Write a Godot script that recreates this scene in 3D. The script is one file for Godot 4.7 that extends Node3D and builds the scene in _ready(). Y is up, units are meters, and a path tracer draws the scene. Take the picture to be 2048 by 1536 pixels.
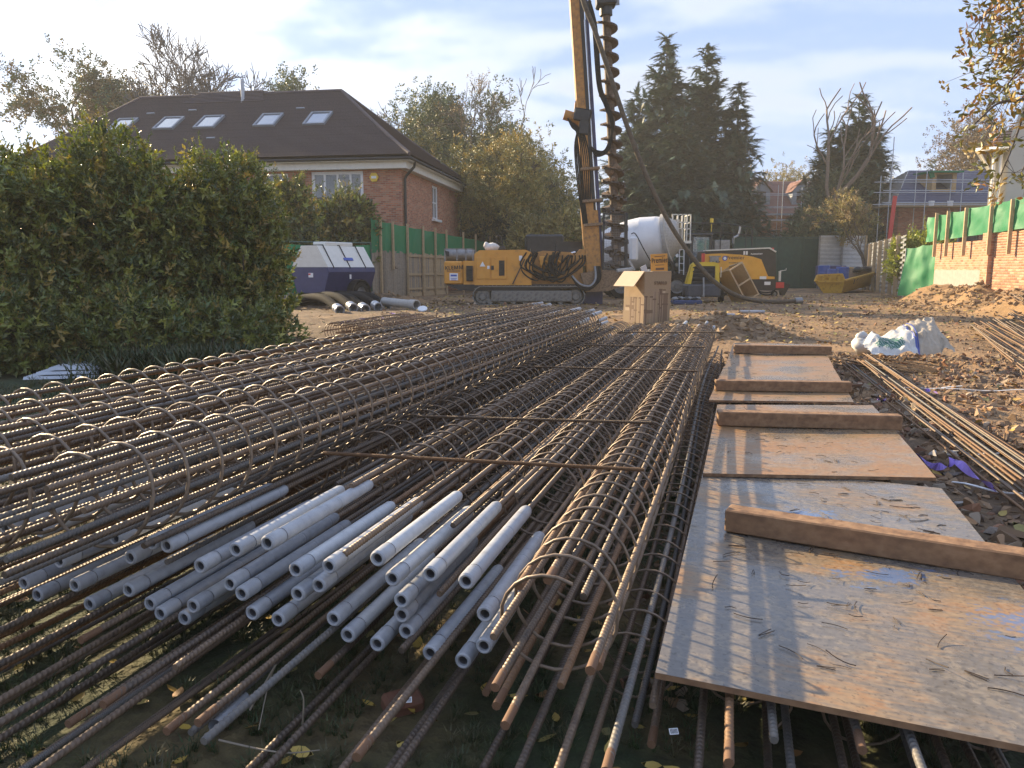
extends Node3D
# A piling site: rebar cages, boards and bar bundles in front, a drilling rig, plant, fences, houses and trees behind.

var M := {}
var taken := {}
var rng := RandomNumberGenerator.new()
var noise := FastNoiseLite.new()
const ALONG := Vector3(0.27859, 0, -0.96041)     # the direction the cages lie in
const ACROSS := Vector3(0.96041, 0, 0.27859)
const YAW := -0.28233

# ---------------------------------------------------------------- mesh builder
class B:
	var v := PackedVector3Array()
	var n := PackedVector3Array()
	var uv := PackedVector2Array()
	var c := PackedColorArray()
	var ix := PackedInt32Array()
	var tint := Color(1, 1, 1)
	func tri(a: Vector3, b: Vector3, d: Vector3) -> void:
		var nn := (d - a).cross(b - a).normalized()
		var k := v.size()
		v.append(a); v.append(b); v.append(d)
		for i in 3:
			n.append(nn); c.append(tint); uv.append(Vector2.ZERO)
		ix.append(k); ix.append(k + 1); ix.append(k + 2)
	func quad(a: Vector3, b: Vector3, d: Vector3, e: Vector3) -> void:
		var nn := (d - a).cross(b - e if (b - a).length() < 1e-6 else b - a)
		if nn.length() < 1e-12: nn = (e - a).cross(d - a)
		nn = nn.normalized()
		var k := v.size()
		v.append(a); v.append(b); v.append(d); v.append(e)
		uv.append(Vector2(0, 1)); uv.append(Vector2(0, 0)); uv.append(Vector2(1, 0)); uv.append(Vector2(1, 1))
		for i in 4:
			n.append(nn); c.append(tint)
		for i in [0, 1, 2, 0, 2, 3]: ix.append(k + i)
	# eight corners: p[0..3] one loop, p[4..7] the opposite loop
	func hexa(p: Array) -> B:
		var ctr := Vector3.ZERO
		for q in p: ctr += q
		ctr /= 8.0
		for f in [[0, 1, 2, 3], [4, 7, 6, 5], [0, 4, 5, 1], [1, 5, 6, 2], [2, 6, 7, 3], [3, 7, 4, 0]]:
			face([p[f[0]], p[f[1]], p[f[2]], p[f[3]]], ctr)
		return self
	# polygon whose normal points away from ctr
	func face(p: Array, ctr: Vector3) -> void:
		var nn: Vector3 = (p[1] - p[0]).cross(p[2] - p[0])
		if nn.length() < 1e-10 and p.size() > 3: nn = (p[2] - p[0]).cross(p[3] - p[0])
		var mid := Vector3.ZERO
		for q in p: mid += q
		mid /= p.size()
		var flip := nn.dot(mid - ctr) < 0
		nn = nn.normalized() * (-1.0 if flip else 1.0)
		var k := v.size()
		for q in p:
			v.append(q); n.append(nn); c.append(tint); uv.append(Vector2.ZERO)
		for i in range(1, p.size() - 1):
			ix.append(k)
			if flip: ix.append(k + i); ix.append(k + i + 1)
			else: ix.append(k + i + 1); ix.append(k + i)
	func box(ctr: Vector3, size: Vector3, bas := Basis.IDENTITY, bevel := 0.0) -> B:
		var h := size * 0.5
		if bevel <= 0.0:
			var p := []
			for s in [[-1, -1, -1], [1, -1, -1], [1, 1, -1], [-1, 1, -1], [-1, -1, 1], [1, -1, 1], [1, 1, 1], [-1, 1, 1]]:
				p.append(ctr + bas * Vector3(h.x * s[0], h.y * s[1], h.z * s[2]))
			return hexa(p)
		var b := minf(bevel, minf(h.x, minf(h.y, h.z)) * 0.9)
		for ax in 3:
			for s in [-1.0, 1.0]:
				var u := (ax + 1) % 3
				var w := (ax + 2) % 3
				var q := []
				for k in [[-1, -1], [1, -1], [1, 1], [-1, 1]]:
					var t := Vector3.ZERO
					t[ax] = h[ax] * s; t[u] = (h[u] - b) * k[0]; t[w] = (h[w] - b) * k[1]
					q.append(ctr + bas * t)
				face(q, ctr)
		for ax in 3:
			var u := (ax + 1) % 3
			var w := (ax + 2) % 3
			for k in [[-1, -1], [1, -1], [1, 1], [-1, 1]]:
				var q := []
				for t4 in [[-1, 0], [1, 0], [1, 1], [-1, 1]]:
					var t := Vector3.ZERO
					t[ax] = (h[ax] - b) * t4[0]
					t[u] = (h[u] - (b if t4[1] else 0.0)) * k[0]
					t[w] = (h[w] - (0.0 if t4[1] else b)) * k[1]
					q.append(ctr + bas * t)
				face(q, ctr)
		for sx in [-1, 1]:
			for sy in [-1, 1]:
				for sz in [-1, 1]:
					face([ctr + bas * Vector3(h.x * sx, (h.y - b) * sy, (h.z - b) * sz), ctr + bas * Vector3((h.x - b) * sx, h.y * sy, (h.z - b) * sz), ctr + bas * Vector3((h.x - b) * sx, (h.y - b) * sy, h.z * sz)], ctr)
		return self
	# a straight square bar from a to b, w wide (sideways) and t thick
	func bar(a: Vector3, b: Vector3, w: float, t: float, up := Vector3.UP) -> B:
		var z := (b - a).normalized()
		var x := up.cross(z)
		if x.length() < 0.01: x = Vector3.RIGHT.cross(z)
		x = x.normalized()
		var y := z.cross(x)
		return box((a + b) * 0.5, Vector3(w, t, (b - a).length()), Basis(x, y, z))
	func tube(pts: Array, r0: float, r1 := -1.0, sides := 8, caps := true) -> B:
		if r1 < 0.0: r1 = r0
		var m := pts.size()
		var prev := Vector3.ZERO
		var k0 := v.size()
		for i in m:
			var z: Vector3 = (pts[mini(i + 1, m - 1)] - pts[maxi(i - 1, 0)]).normalized()
			var x: Vector3
			if i == 0:
				x = Vector3.UP.cross(z)
				if x.length() < 0.1: x = Vector3.RIGHT.cross(z)
			else:
				x = prev - z * prev.dot(z)
			x = x.normalized(); prev = x
			var y := z.cross(x)
			var r := lerpf(r0, r1, float(i) / maxf(1.0, m - 1))
			for j in sides:
				var a := TAU * j / sides
				var o := x * cos(a) + y * sin(a)
				v.append(pts[i] + o * r); n.append(o); c.append(tint); uv.append(Vector2(float(j) / sides, i))
		for i in m - 1:
			for j in sides:
				var j2 := (j + 1) % sides
				var a := k0 + i * sides + j
				var b := k0 + i * sides + j2
				var d := a + sides
				var e := b + sides
				for q in [a, d, b, b, d, e]: ix.append(q)
		if caps:
			for end in [0, m - 1]:
				var q := []
				for j in sides: q.append(v[k0 + end * sides + j])
				face(q, pts[1 if end == 0 else m - 2])
		return self
	func cyl(a: Vector3, b: Vector3, r: float, sides := 12, r1 := -1.0) -> B:
		return tube([a, b], r, r1, sides)
	# profile of (radius, height) turned about an axis
	func lathe(at: Vector3, prof: Array, sides := 24, bas := Basis.IDENTITY) -> B:
		for i in prof.size() - 1:
			var p: Vector2 = prof[i]
			var q: Vector2 = prof[i + 1]
			var sl := (q - p).normalized()
			var nn := Vector2(sl.y, -sl.x)
			var k := v.size()
			for j in sides + 1:
				var a := TAU * j / sides
				var o := Vector3(cos(a), 0, sin(a))
				for pt in [p, q]:
					v.append(at + bas * (o * pt.x + Vector3.UP * pt.y)); n.append((bas * (o * nn.x + Vector3.UP * nn.y)).normalized()); c.append(tint); uv.append(Vector2(float(j) / sides, 0))
			for j in sides:
				var b := k + j * 2
				for e in [b, b + 2, b + 1, b + 2, b + 3, b + 1]: ix.append(e)
		return self
	# polygon of Vector2 (x, y) drawn out along z from z0 to z1
	func prism(poly: Array, z0: float, z1: float, bas := Basis.IDENTITY, at := Vector3.ZERO) -> B:
		var pk := PackedVector2Array(poly)
		var t := Geometry2D.triangulate_polygon(pk)
		var area := 0.0
		for i in poly.size():
			var a: Vector2 = poly[i]
			var b: Vector2 = poly[(i + 1) % poly.size()]
			area += a.cross(b)
		var sg := 1.0 if area > 0 else -1.0
		for zz in [z0, z1]:
			var nn := bas * Vector3(0, 0, -1.0 if zz == minf(z0, z1) else 1.0)
			var k := v.size()
			for q in poly:
				v.append(at + bas * Vector3(q.x, q.y, zz)); n.append(nn); c.append(tint); uv.append(q)
			for q in range(0, t.size(), 3): put(k + t[q], k + t[q + 1], k + t[q + 2])
		for i in poly.size():
			var a: Vector2 = poly[i]
			var b: Vector2 = poly[(i + 1) % poly.size()]
			var e := (b - a).normalized()
			var nn := bas * Vector3(e.y * sg, -e.x * sg, 0)
			var k := v.size()
			for q in [[a, z0], [b, z0], [b, z1], [a, z1]]:
				v.append(at + bas * Vector3(q[0].x, q[0].y, q[1])); n.append(nn); c.append(tint); uv.append(Vector2.ZERO)
			put(k, k + 1, k + 2); put(k, k + 2, k + 3)
		return self
	# a triangle turned so that it faces the way its normals point
	func put(a: int, b: int, d: int) -> void:
		ix.append(a)
		if (v[b] - v[a]).cross(v[d] - v[a]).dot(n[a]) > 0: ix.append(d); ix.append(b)
		else: ix.append(b); ix.append(d)
	func mesh() -> ArrayMesh:
		var a := []
		a.resize(Mesh.ARRAY_MAX)
		a[Mesh.ARRAY_VERTEX] = v; a[Mesh.ARRAY_NORMAL] = n; a[Mesh.ARRAY_TEX_UV] = uv; a[Mesh.ARRAY_COLOR] = c; a[Mesh.ARRAY_INDEX] = ix
		var m := ArrayMesh.new()
		m.add_surface_from_arrays(Mesh.PRIMITIVE_TRIANGLES, a)
		return m

# ---------------------------------------------------------------- scene helpers
func numbered(called: String) -> String:
	taken[called] = taken.get(called, -1) + 1
	return called if taken[called] == 0 else "%s_%03d" % [called, taken[called]]

func tag(o: Node, label: String, category: String, group := "") -> Node:
	o.set_meta("label", label); o.set_meta("category", category)
	if group: o.set_meta("group", group)
	return o

func thing(called: String, label: String, category: String, at := Vector3.ZERO, turn := 0.0, group := "") -> Node3D:
	var o := Node3D.new()
	o.name = numbered(called)
	add_child(o)
	o.position = at; o.rotation.y = turn
	tag(o, label, category, group)
	return o

func part(called: String, m, mat, parent: Node) -> MeshInstance3D:
	var o := MeshInstance3D.new()
	o.name = called
	o.mesh = m.mesh() if m is B else m
	o.material_override = M[mat] if mat is String else mat
	parent.add_child(o, true)
	return o

# a thing that is one mesh
func single(called: String, m, mat, label: String, category: String, at := Vector3.ZERO, turn := 0.0, group := "") -> MeshInstance3D:
	var o := part(numbered(called), m, mat, self)
	o.position = at; o.rotation.y = turn
	tag(o, label, category, group)
	return o

func structure(called: String, m, mat) -> MeshInstance3D:
	var o := part(called, m, mat, self)
	o.set_meta("kind", "structure")
	return o

func scatter(called: String, m: Mesh, mat, xf: Array, cols: Array, parent: Node) -> MultiMeshInstance3D:
	var mm := MultiMesh.new()
	mm.transform_format = MultiMesh.TRANSFORM_3D
	mm.use_colors = true
	mm.mesh = m
	mm.instance_count = xf.size()
	for i in xf.size():
		mm.set_instance_transform(i, xf[i])
		mm.set_instance_color(i, cols[i % cols.size()] if cols.size() else Color.WHITE)
	var o := MultiMeshInstance3D.new()
	o.name = called
	o.multimesh = mm
	o.material_override = M[mat] if mat is String else mat
	parent.add_child(o, true)
	return o

func us(u: float, s: float, y := 0.0) -> Vector3:
	return ACROSS * u + ALONG * s + Vector3.UP * y

func text(called: String, words: String, size: float, mat, parent: Node, at: Vector3, bas := Basis.IDENTITY, depth := 0.006, face := "Droid Sans") -> MeshInstance3D:
	var t := TextMesh.new()
	var f := SystemFont.new()
	f.font_names = PackedStringArray([face])
	f.font_weight = 700
	t.font = f
	t.text = words
	t.font_size = 24
	t.pixel_size = size / 24.0
	t.depth = depth
	var o := part(called, t, mat, parent)
	o.transform = Transform3D(bas, at)
	return o

# ---------------------------------------------------------------- materials
func lin(r: float, g: float, b: float) -> Color:
	return Color(r, g, b).linear_to_srgb()

func noise_image(seed_: int, freq: float, octaves: int, size := 256, kind := FastNoiseLite.TYPE_SIMPLEX_SMOOTH) -> Image:
	var f := FastNoiseLite.new()
	f.seed = seed_; f.frequency = freq; f.noise_type = kind
	f.fractal_type = FastNoiseLite.FRACTAL_FBM; f.fractal_octaves = octaves
	f.fractal_gain = 0.6
	var im := f.get_seamless_image(size, size, false, false, 0.15, true)
	im.convert(Image.FORMAT_L8)
	return im

# colours are linear base colours along the noise
func ramp_tex(im: Image, cols: Array) -> ImageTexture:
	var lut := PackedByteArray()
	for i in 256:
		var t := i / 255.0 * (cols.size() - 1)
		var k := mini(int(t), cols.size() - 2)
		var a: Color = cols[k]
		var c := a.lerp(cols[k + 1], t - k).linear_to_srgb()
		lut.append(int(clampf(c.r, 0, 1) * 255)); lut.append(int(clampf(c.g, 0, 1) * 255)); lut.append(int(clampf(c.b, 0, 1) * 255))
	var src := im.get_data()
	var o := PackedByteArray()
	o.resize(src.size() * 3)
	for i in src.size():
		var k := src[i] * 3
		o[i * 3] = lut[k]; o[i * 3 + 1] = lut[k + 1]; o[i * 3 + 2] = lut[k + 2]
	return ImageTexture.create_from_image(Image.create_from_data(im.get_width(), im.get_height(), false, Image.FORMAT_RGB8, o))

func bump_tex(im: Image, strength: float) -> ImageTexture:
	var b := im.duplicate()
	b.convert(Image.FORMAT_RGBA8)
	b.bump_map_to_normal_map(strength)
	return ImageTexture.create_from_image(b)

var shared_bumps := {}

# plain(ish) surface: base colour with mottling from the ramp, metres per repeat, relief strength
func mk(called: String, cols: Array, rough := 0.8, metal := 0.0, scale := 1.0, bump := 0.0, freq := 0.02, oct := 5) -> StandardMaterial3D:
	var m := StandardMaterial3D.new()
	m.resource_name = called
	m.roughness = rough; m.metallic = metal
	if cols.size() == 1:
		m.albedo_color = cols[0].linear_to_srgb()
	else:
		var im := noise_image(hash(called) % 9999, freq, oct)
		m.albedo_texture = ramp_tex(im, cols)
		if bump > 0.0:
			m.normal_enabled = true
			var key := .2 if bump <= .25 else (.7 if bump <= .7 else 1.3)
			if not shared_bumps.has(key): shared_bumps[key] = bump_tex(noise_image(99, .025, 5), key)
			m.normal_texture = shared_bumps[key]
		m.uv1_triplanar = true; m.uv1_world_triplanar = true
		m.uv1_scale = Vector3.ONE / scale
	M[called] = m
	return m

func leafmat(called: String, glow: Color, rough := 0.45) -> StandardMaterial3D:
	var m := StandardMaterial3D.new()
	m.resource_name = called
	m.vertex_color_use_as_albedo = true
	m.roughness = rough
	m.cull_mode = BaseMaterial3D.CULL_DISABLED
	m.backlight_enabled = true
	m.backlight = glow.linear_to_srgb()
	M[called] = m
	return m

func materials() -> void:
	var K := func(r, g, b): return Color(r, g, b)
	# metals and steel
	mk("rebar_dark", [K.call(.05, .038, .03), K.call(.1, .078, .062), K.call(.15, .108, .076), K.call(.17, .105, .062)], .5, .35, .7, 1.0, .03)
	mk("rebar_brown", [K.call(.08, .056, .04), K.call(.155, .11, .078), K.call(.21, .145, .095), K.call(.19, .15, .118)], .55, .25, .6, 1.0, .03)
	mk("rebar_rust", [K.call(.09, .052, .03), K.call(.17, .095, .05), K.call(.23, .13, .065), K.call(.16, .11, .075)], .65, .15, .5, 1.0, .03)
	mk("rebar_grey", [K.call(.07, .068, .066), K.call(.14, .135, .13), K.call(.17, .15, .13), K.call(.14, .105, .08)], .6, .2, .7, .6, .03)
	mk("spiral_wire", [K.call(.1, .072, .05), K.call(.2, .148, .105), K.call(.28, .205, .135)], .5, .3, .5, .5, .04)
	mk("bar_end", [K.call(.09, .05, .03), K.call(.17, .085, .042), K.call(.17, .11, .072)], .8, .0, .05, .7, .04)
	mk("tie_wire", [K.call(.03, .022, .018), K.call(.08, .05, .03)], .6, .3, .2)
	mk("sleeve_plastic", [K.call(.22, .22, .225), K.call(.33, .34, .365), K.call(.37, .385, .41), K.call(.41, .42, .44)], .42, 0, .35, .2, .02)
	mk("sleeve_grey", [K.call(.15, .15, .155), K.call(.22, .235, .265), K.call(.27, .285, .315), K.call(.31, .32, .345)], .42, 0, .35, .2, .02)
	mk("sleeve_pale", [K.call(.3, .3, .3), K.call(.44, .45, .46), K.call(.5, .505, .51), K.call(.53, .53, .53)], .42, 0, .3, .2, .02)
	mk("sleeve_inside", [K.call(.12, .12, .13)], .7)
	mk("rubber", [K.call(.012, .012, .013), K.call(.02, .02, .021), K.call(.035, .032, .03)], .85, 0, .5, .3)
	M.rubber.metallic_specular = .15
	mk("black_paint", [K.call(.01, .011, .014), K.call(.018, .019, .022), K.call(.03, .03, .032)], .4, .1, 1.2, .1)
	mk("grey_metal", [K.call(.16, .165, .17), K.call(.23, .235, .24), K.call(.3, .3, .3)], .45, .5, 1.0, .3)
	mk("chrome", [K.call(.6, .6, .62)], .18, 1.0)
	mk("galvanised", [K.call(.36, .38, .4), K.call(.44, .46, .49), K.call(.5, .52, .54)], .4, .5, 1.3, .15)
	mk("track_steel", [K.call(.09, .08, .07), K.call(.16, .15, .135), K.call(.22, .21, .19), K.call(.2, .16, .11)], .7, .2, .6, 1.0)
	mk("mud_steel", [K.call(.09, .06, .035), K.call(.19, .125, .075), K.call(.27, .18, .11), K.call(.2, .14, .1)], .85, .0, .5, 1.5)
	mk("auger_steel", [K.call(.05, .035, .027), K.call(.09, .062, .045), K.call(.15, .1, .066), K.call(.2, .14, .095)], .7, .1, .6, 1.2)
	mk("rig_orange", [K.call(.34, .17, .045), K.call(.58, .26, .035), K.call(.63, .29, .04), K.call(.58, .29, .06)], .42, 0, 2.0, .15, .012)
	mk("rig_orange_dirty", [K.call(.15, .085, .04), K.call(.34, .165, .045), K.call(.46, .215, .045), K.call(.3, .17, .075)], .55, 0, 1.1, .6, .02)
	mk("yellow_paint", [K.call(.62, .42, .02), K.call(.7, .48, .025), K.call(.72, .52, .05)], .38, 0, 1.5, .1, .012)
	mk("amber_paint", [K.call(.6, .29, .025), K.call(.68, .335, .03), K.call(.7, .36, .045)], .38, 0, 1.7, .1, .012)
	mk("skip_yellow", [K.call(.3, .16, .04), K.call(.58, .33, .035), K.call(.64, .39, .045), K.call(.5, .27, .05)], .55, 0, 1.0, .5, .02)
	mk("white_paint", [K.call(.66, .68, .7), K.call(.74, .75, .76), K.call(.79, .79, .78)], .42, 0, 1.5, .1)
	mk("drum_white", [K.call(.5, .49, .47), K.call(.68, .68, .68), K.call(.74, .74, .74), K.call(.77, .77, .76)], .45, 0, 2.4, .1, .012)
	mk("cream_paint", [K.call(.6, .585, .52), K.call(.68, .665, .6), K.call(.72, .71, .65)], .5, 0, 1.2, .15)
	mk("navy_paint", [K.call(.022, .026, .085), K.call(.03, .035, .115), K.call(.04, .046, .14)], .42, 0, 1.4, .1)
	mk("blue_plastic", [K.call(.02, .06, .24), K.call(.03, .085, .32), K.call(.035, .1, .36)], .4, 0, 1.0, .1)
	mk("red_paint", [K.call(.5, .03, .03), K.call(.6, .045, .04)], .5, 0, 1.0)
	mk("grout_grey", [K.call(.25, .24, .22), K.call(.36, .35, .33), K.call(.44, .43, .41)], .85, 0, .6, .6)
	mk("dark_glass", [K.call(.015, .018, .022)], .08)
	mk("ink_black", [K.call(.015, .015, .015)], .6)
	mk("ink_blue", [K.call(.04, .09, .4)], .6)
	mk("ink_white", [K.call(.75, .75, .75)], .6)
	mk("ink_brown", [K.call(.13, .07, .04)], .7)
	mk("ink_green", [K.call(.02, .1, .06)], .6)
	mk("mud_hose", [K.call(.045, .038, .03), K.call(.09, .07, .05), K.call(.15, .115, .075)], .8, 0, .8, .8)
	mk("grey_dark", [K.call(.05, .055, .07), K.call(.08, .085, .1)], .6, .1, 1.0, .2)
	mk("blue_dark", [K.call(.012, .03, .1), K.call(.02, .045, .14)], .5, 0, 1.0)
	# timber, card, cloth
	mk("timber_old", [K.call(.1, .055, .03), K.call(.19, .105, .055), K.call(.27, .155, .08), K.call(.34, .21, .12)], .8, 0, .55, 1.2, .025)
	mk("timber_pale", [K.call(.33, .235, .13), K.call(.43, .31, .18), K.call(.5, .37, .22)], .75, 0, .9, .6, .025)
	mk("timber_grey", [K.call(.2, .165, .125), K.call(.28, .235, .18), K.call(.36, .3, .23)], .85, 0, .8, .8, .025)
	mk("timber_grey_dark", [K.call(.14, .115, .085), K.call(.22, .18, .135), K.call(.28, .24, .18)], .85, 0, .8, .8, .025)
	mk("plywood", [K.call(.36, .23, .1), K.call(.46, .3, .14), K.call(.5, .34, .17)], .75, 0, 1.0, .3, .02)
	mk("cardboard", [K.call(.3, .2, .115), K.call(.36, .25, .145), K.call(.4, .28, .165)], .85, 0, .9, .25, .02)
	mk("cardboard_light", [K.call(.44, .34, .23), K.call(.5, .39, .27)], .85, 0, .9, .2, .02)
	mk("card_print", [K.call(.15, .09, .055), K.call(.19, .12, .07)], .85, 0, .7)
	mk("card_print_grey", [K.call(.24, .18, .13), K.call(.28, .21, .15)], .85, 0, .7)
	mk("purple_web", [K.call(.22, .13, .52), K.call(.3, .2, .62), K.call(.36, .27, .66)], .7, 0, .2, .3)
	mk("bag_white", [K.call(.42, .41, .38), K.call(.54, .53, .5), K.call(.6, .59, .57)], .6, 0, .5, .5)
	mk("bag_beige", [K.call(.28, .23, .17), K.call(.4, .34, .26), K.call(.47, .41, .33)], .6, 0, .5, .5)
	mk("brick_face", [K.call(.1, .05, .032), K.call(.19, .08, .045), K.call(.16, .09, .06)], .9, 0, .3, 1.0)
	# the setting
	mk("roof_tile", [K.call(.05, .04, .044), K.call(.075, .058, .062), K.call(.1, .074, .074), K.call(.12, .084, .076)], .85, 0, 1.6, .6, .06, 4)
	mk("roof_red", [K.call(.16, .085, .07), K.call(.24, .125, .1), K.call(.29, .155, .125)], .85, 0, 1.2, .6, .05, 4)
	mk("roof_felt", [K.call(.05, .055, .09), K.call(.065, .07, .115), K.call(.085, .088, .135)], .75, 0, 2.0, .3)
	mk("roof_batten", [K.call(.28, .26, .24), K.call(.36, .33, .3)], .8, 0, 1.0)
	mk("render_wall", [K.call(.5, .45, .37), K.call(.57, .52, .43), K.call(.6, .55, .46)], .9, 0, 2.5, .2)
	mk("concrete_block", [K.call(.3, .28, .25), K.call(.38, .36, .32)], .9, 0, 1.0, .3)
	mk("lead_grey", [K.call(.2, .22, .25), K.call(.26, .28, .31)], .6, .2, 1.0)
	mk("hoarding_green", [K.call(.012, .045, .03), K.call(.016, .06, .038), K.call(.022, .072, .046)], .55, 0, 2.0, .1)
	mk("frame_green", [K.call(.03, .075, .06), K.call(.045, .1, .08)], .5, .1, 1.0)
	mk("gravel_tone", [K.call(.3, .3, .3), K.call(1, 1, 1)], .9)
	mk("bark", [K.call(.05, .04, .03), K.call(.1, .08, .062), K.call(.15, .125, .1)], .9, 0, .8, 1.5, .03)
	mk("bark_pale", [K.call(.12, .1, .085), K.call(.2, .175, .15), K.call(.27, .24, .21)], .9, 0, .9, 1.0, .03)
	mk("bark_pruned", [K.call(.16, .115, .085), K.call(.25, .185, .14), K.call(.3, .23, .18)], .9, 0, .8, 1.0, .03)
	M["glass"] = StandardMaterial3D.new()
	M.glass.albedo_color = Color(.75, .82, .88, .12); M.glass.roughness = .04
	M.glass.transparency = BaseMaterial3D.TRANSPARENCY_ALPHA
	mk("room_wall", [K.call(.42, .4, .37), K.call(.5, .48, .45)], .9, 0, 2.0)
	mk("roof_pane", [K.call(.32, .36, .42)], .06, .55)
	M["netting"] = StandardMaterial3D.new()
	M.netting.albedo_color = lin(.008, .17, .065); M.netting.roughness = .55
	M.netting.backlight_enabled = true; M.netting.backlight = lin(.006, .16, .05)
	M.netting.cull_mode = BaseMaterial3D.CULL_DISABLED
	for q in [["stone", .88], ["fallen_leaf", .6], ["grass_blade", .6], ["chip", .85]]:
		var m := StandardMaterial3D.new()
		m.vertex_color_use_as_albedo = true; m.roughness = q[1]; m.cull_mode = BaseMaterial3D.CULL_DISABLED
		M[q[0]] = m
	M.grass_blade.backlight_enabled = true; M.grass_blade.backlight = lin(.05, .1, .02)
	leafmat("leaf_laurel", Color(.42, .46, .08), .3)
	leafmat("leaf_autumn", Color(.34, .24, .06), .5)
	leafmat("leaf_dark", Color(.17, .2, .06), .5)
	leafmat("needles", Color(.05, .085, .045), .6)
	# brickwork: courses far too small to tell apart, so colour and fine relief only
	M.roof_tile.vertex_color_use_as_albedo = true; M.roof_red.vertex_color_use_as_albedo = true
	brick_material("brick_red", [K.call(.38, .135, .07), K.call(.45, .18, .095), K.call(.31, .11, .062), K.call(.42, .2, .12)], K.call(.33, .27, .21))
	brick_material("brick_orange", [K.call(.42, .19, .1), K.call(.48, .23, .13), K.call(.36, .16, .09), K.call(.5, .28, .18)], K.call(.47, .36, .27))

func brick_material(called: String, cols: Array, mortar: Color) -> void:
	var w := 384
	var h := 384
	var im := Image.create(w, h, false, Image.FORMAT_RGB8)
	var hm := Image.create(w, h, false, Image.FORMAT_RGBA8)
	var r := RandomNumberGenerator.new()
	r.seed = hash(called)
	im.fill(mortar.linear_to_srgb()); hm.fill(Color(.2, .2, .2))
	for row in 24:
		for k in 8:
			var c: Color = cols[r.randi() % cols.size()]
			c = c * r.randf_range(.8, 1.15)
			var x0 := k * 48 + (24 if row % 2 else 0)
			for part_ in [[x0, mini(x0 + 45, w)], [0, maxi(0, x0 + 45 - w)]]:
				if part_[1] > part_[0]:
					im.fill_rect(Rect2i(part_[0], row * 16, part_[1] - part_[0], 13), c.linear_to_srgb())
					hm.fill_rect(Rect2i(part_[0], row * 16, part_[1] - part_[0], 13), Color(.7, .7, .7))
	hm.bump_map_to_normal_map(4.0)
	var m := StandardMaterial3D.new()
	m.resource_name = called
	m.albedo_texture = ImageTexture.create_from_image(im)
	m.normal_enabled = true; m.normal_texture = ImageTexture.create_from_image(hm)
	m.roughness = .9
	m.uv1_triplanar = true
	m.uv1_scale = Vector3.ONE / 1.8
	m.uv1_triplanar_sharpness = 8.0
	M[called] = m


# ---------------------------------------------------------------- ground shape
func smooth(a: float, b: float, x: float) -> float:
	var t := clampf((x - a) / (b - a), 0.0, 1.0)
	return t * t * (3.0 - 2.0 * t)

func bump(x: float, z: float, cx: float, cz: float, rx: float, rz: float, h: float) -> float:
	var d := Vector2((x - cx) / rx, (z - cz) / rz).length()
	return h * (1.0 - smooth(0.0, 1.0, d)) if d < 1.0 else 0.0

# 1 along the foot of the brick wall, falling to 0 beside it
func bank(x: float, z: float) -> float:
	var a := Vector2(14.6, -27.0)
	var d := Vector2(12.1, -16.0) - a
	var p := Vector2(x, z) - a
	var t := clampf(p.dot(d) / d.length_squared(), 0.0, 1.0)
	return 1.0 - smooth(0.15, 1.25 + noise.get_noise_2d(x * 20.0, z * 20.0) * .5, (p - d * t).length())

func ground_h(x: float, z: float) -> float:
	var p := Vector3(x, 0, z)
	var u := p.dot(ACROSS)
	var s := p.dot(ALONG)
	var h := 0.27 * smooth(13.5, 19.0, -z)
	var rough := noise.get_noise_2d(x * 40.0, z * 40.0) * 0.05 + noise.get_noise_2d(x * 130.0, z * 130.0) * 0.03 + noise.get_noise_2d(x * 9.0, z * 9.0) * 0.06
	# the heap of loose earth along the brick wall and small heaps about the site
	var w := noise.get_noise_2d(x * 25.0 + 300.0, z * 25.0)
	h += bank(x, z) * (0.5 + w * 0.4)
	h += bump(x, z, 4.3, -16.2, 1.9, 1.3, 0.34 + w * 0.25)
	h += bump(x, z, -4.6, -13.6, 2.4, 1.5, 0.25 + w * 0.2)
	h += bump(x, z, -6.0, -27.5, 4.5, 1.2, 0.3 + w * 0.3)
	var keep := 1.0
	if u > -4.6 and u < 1.45 and s < 15.0:
		keep = maxf(smooth(1.2, 1.45, u), maxf(smooth(-4.3, -4.6, u), smooth(13.6, 15.0, s)))
	return lerpf(minf(h, 0.0) - 0.012, h + rough, keep)

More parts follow.
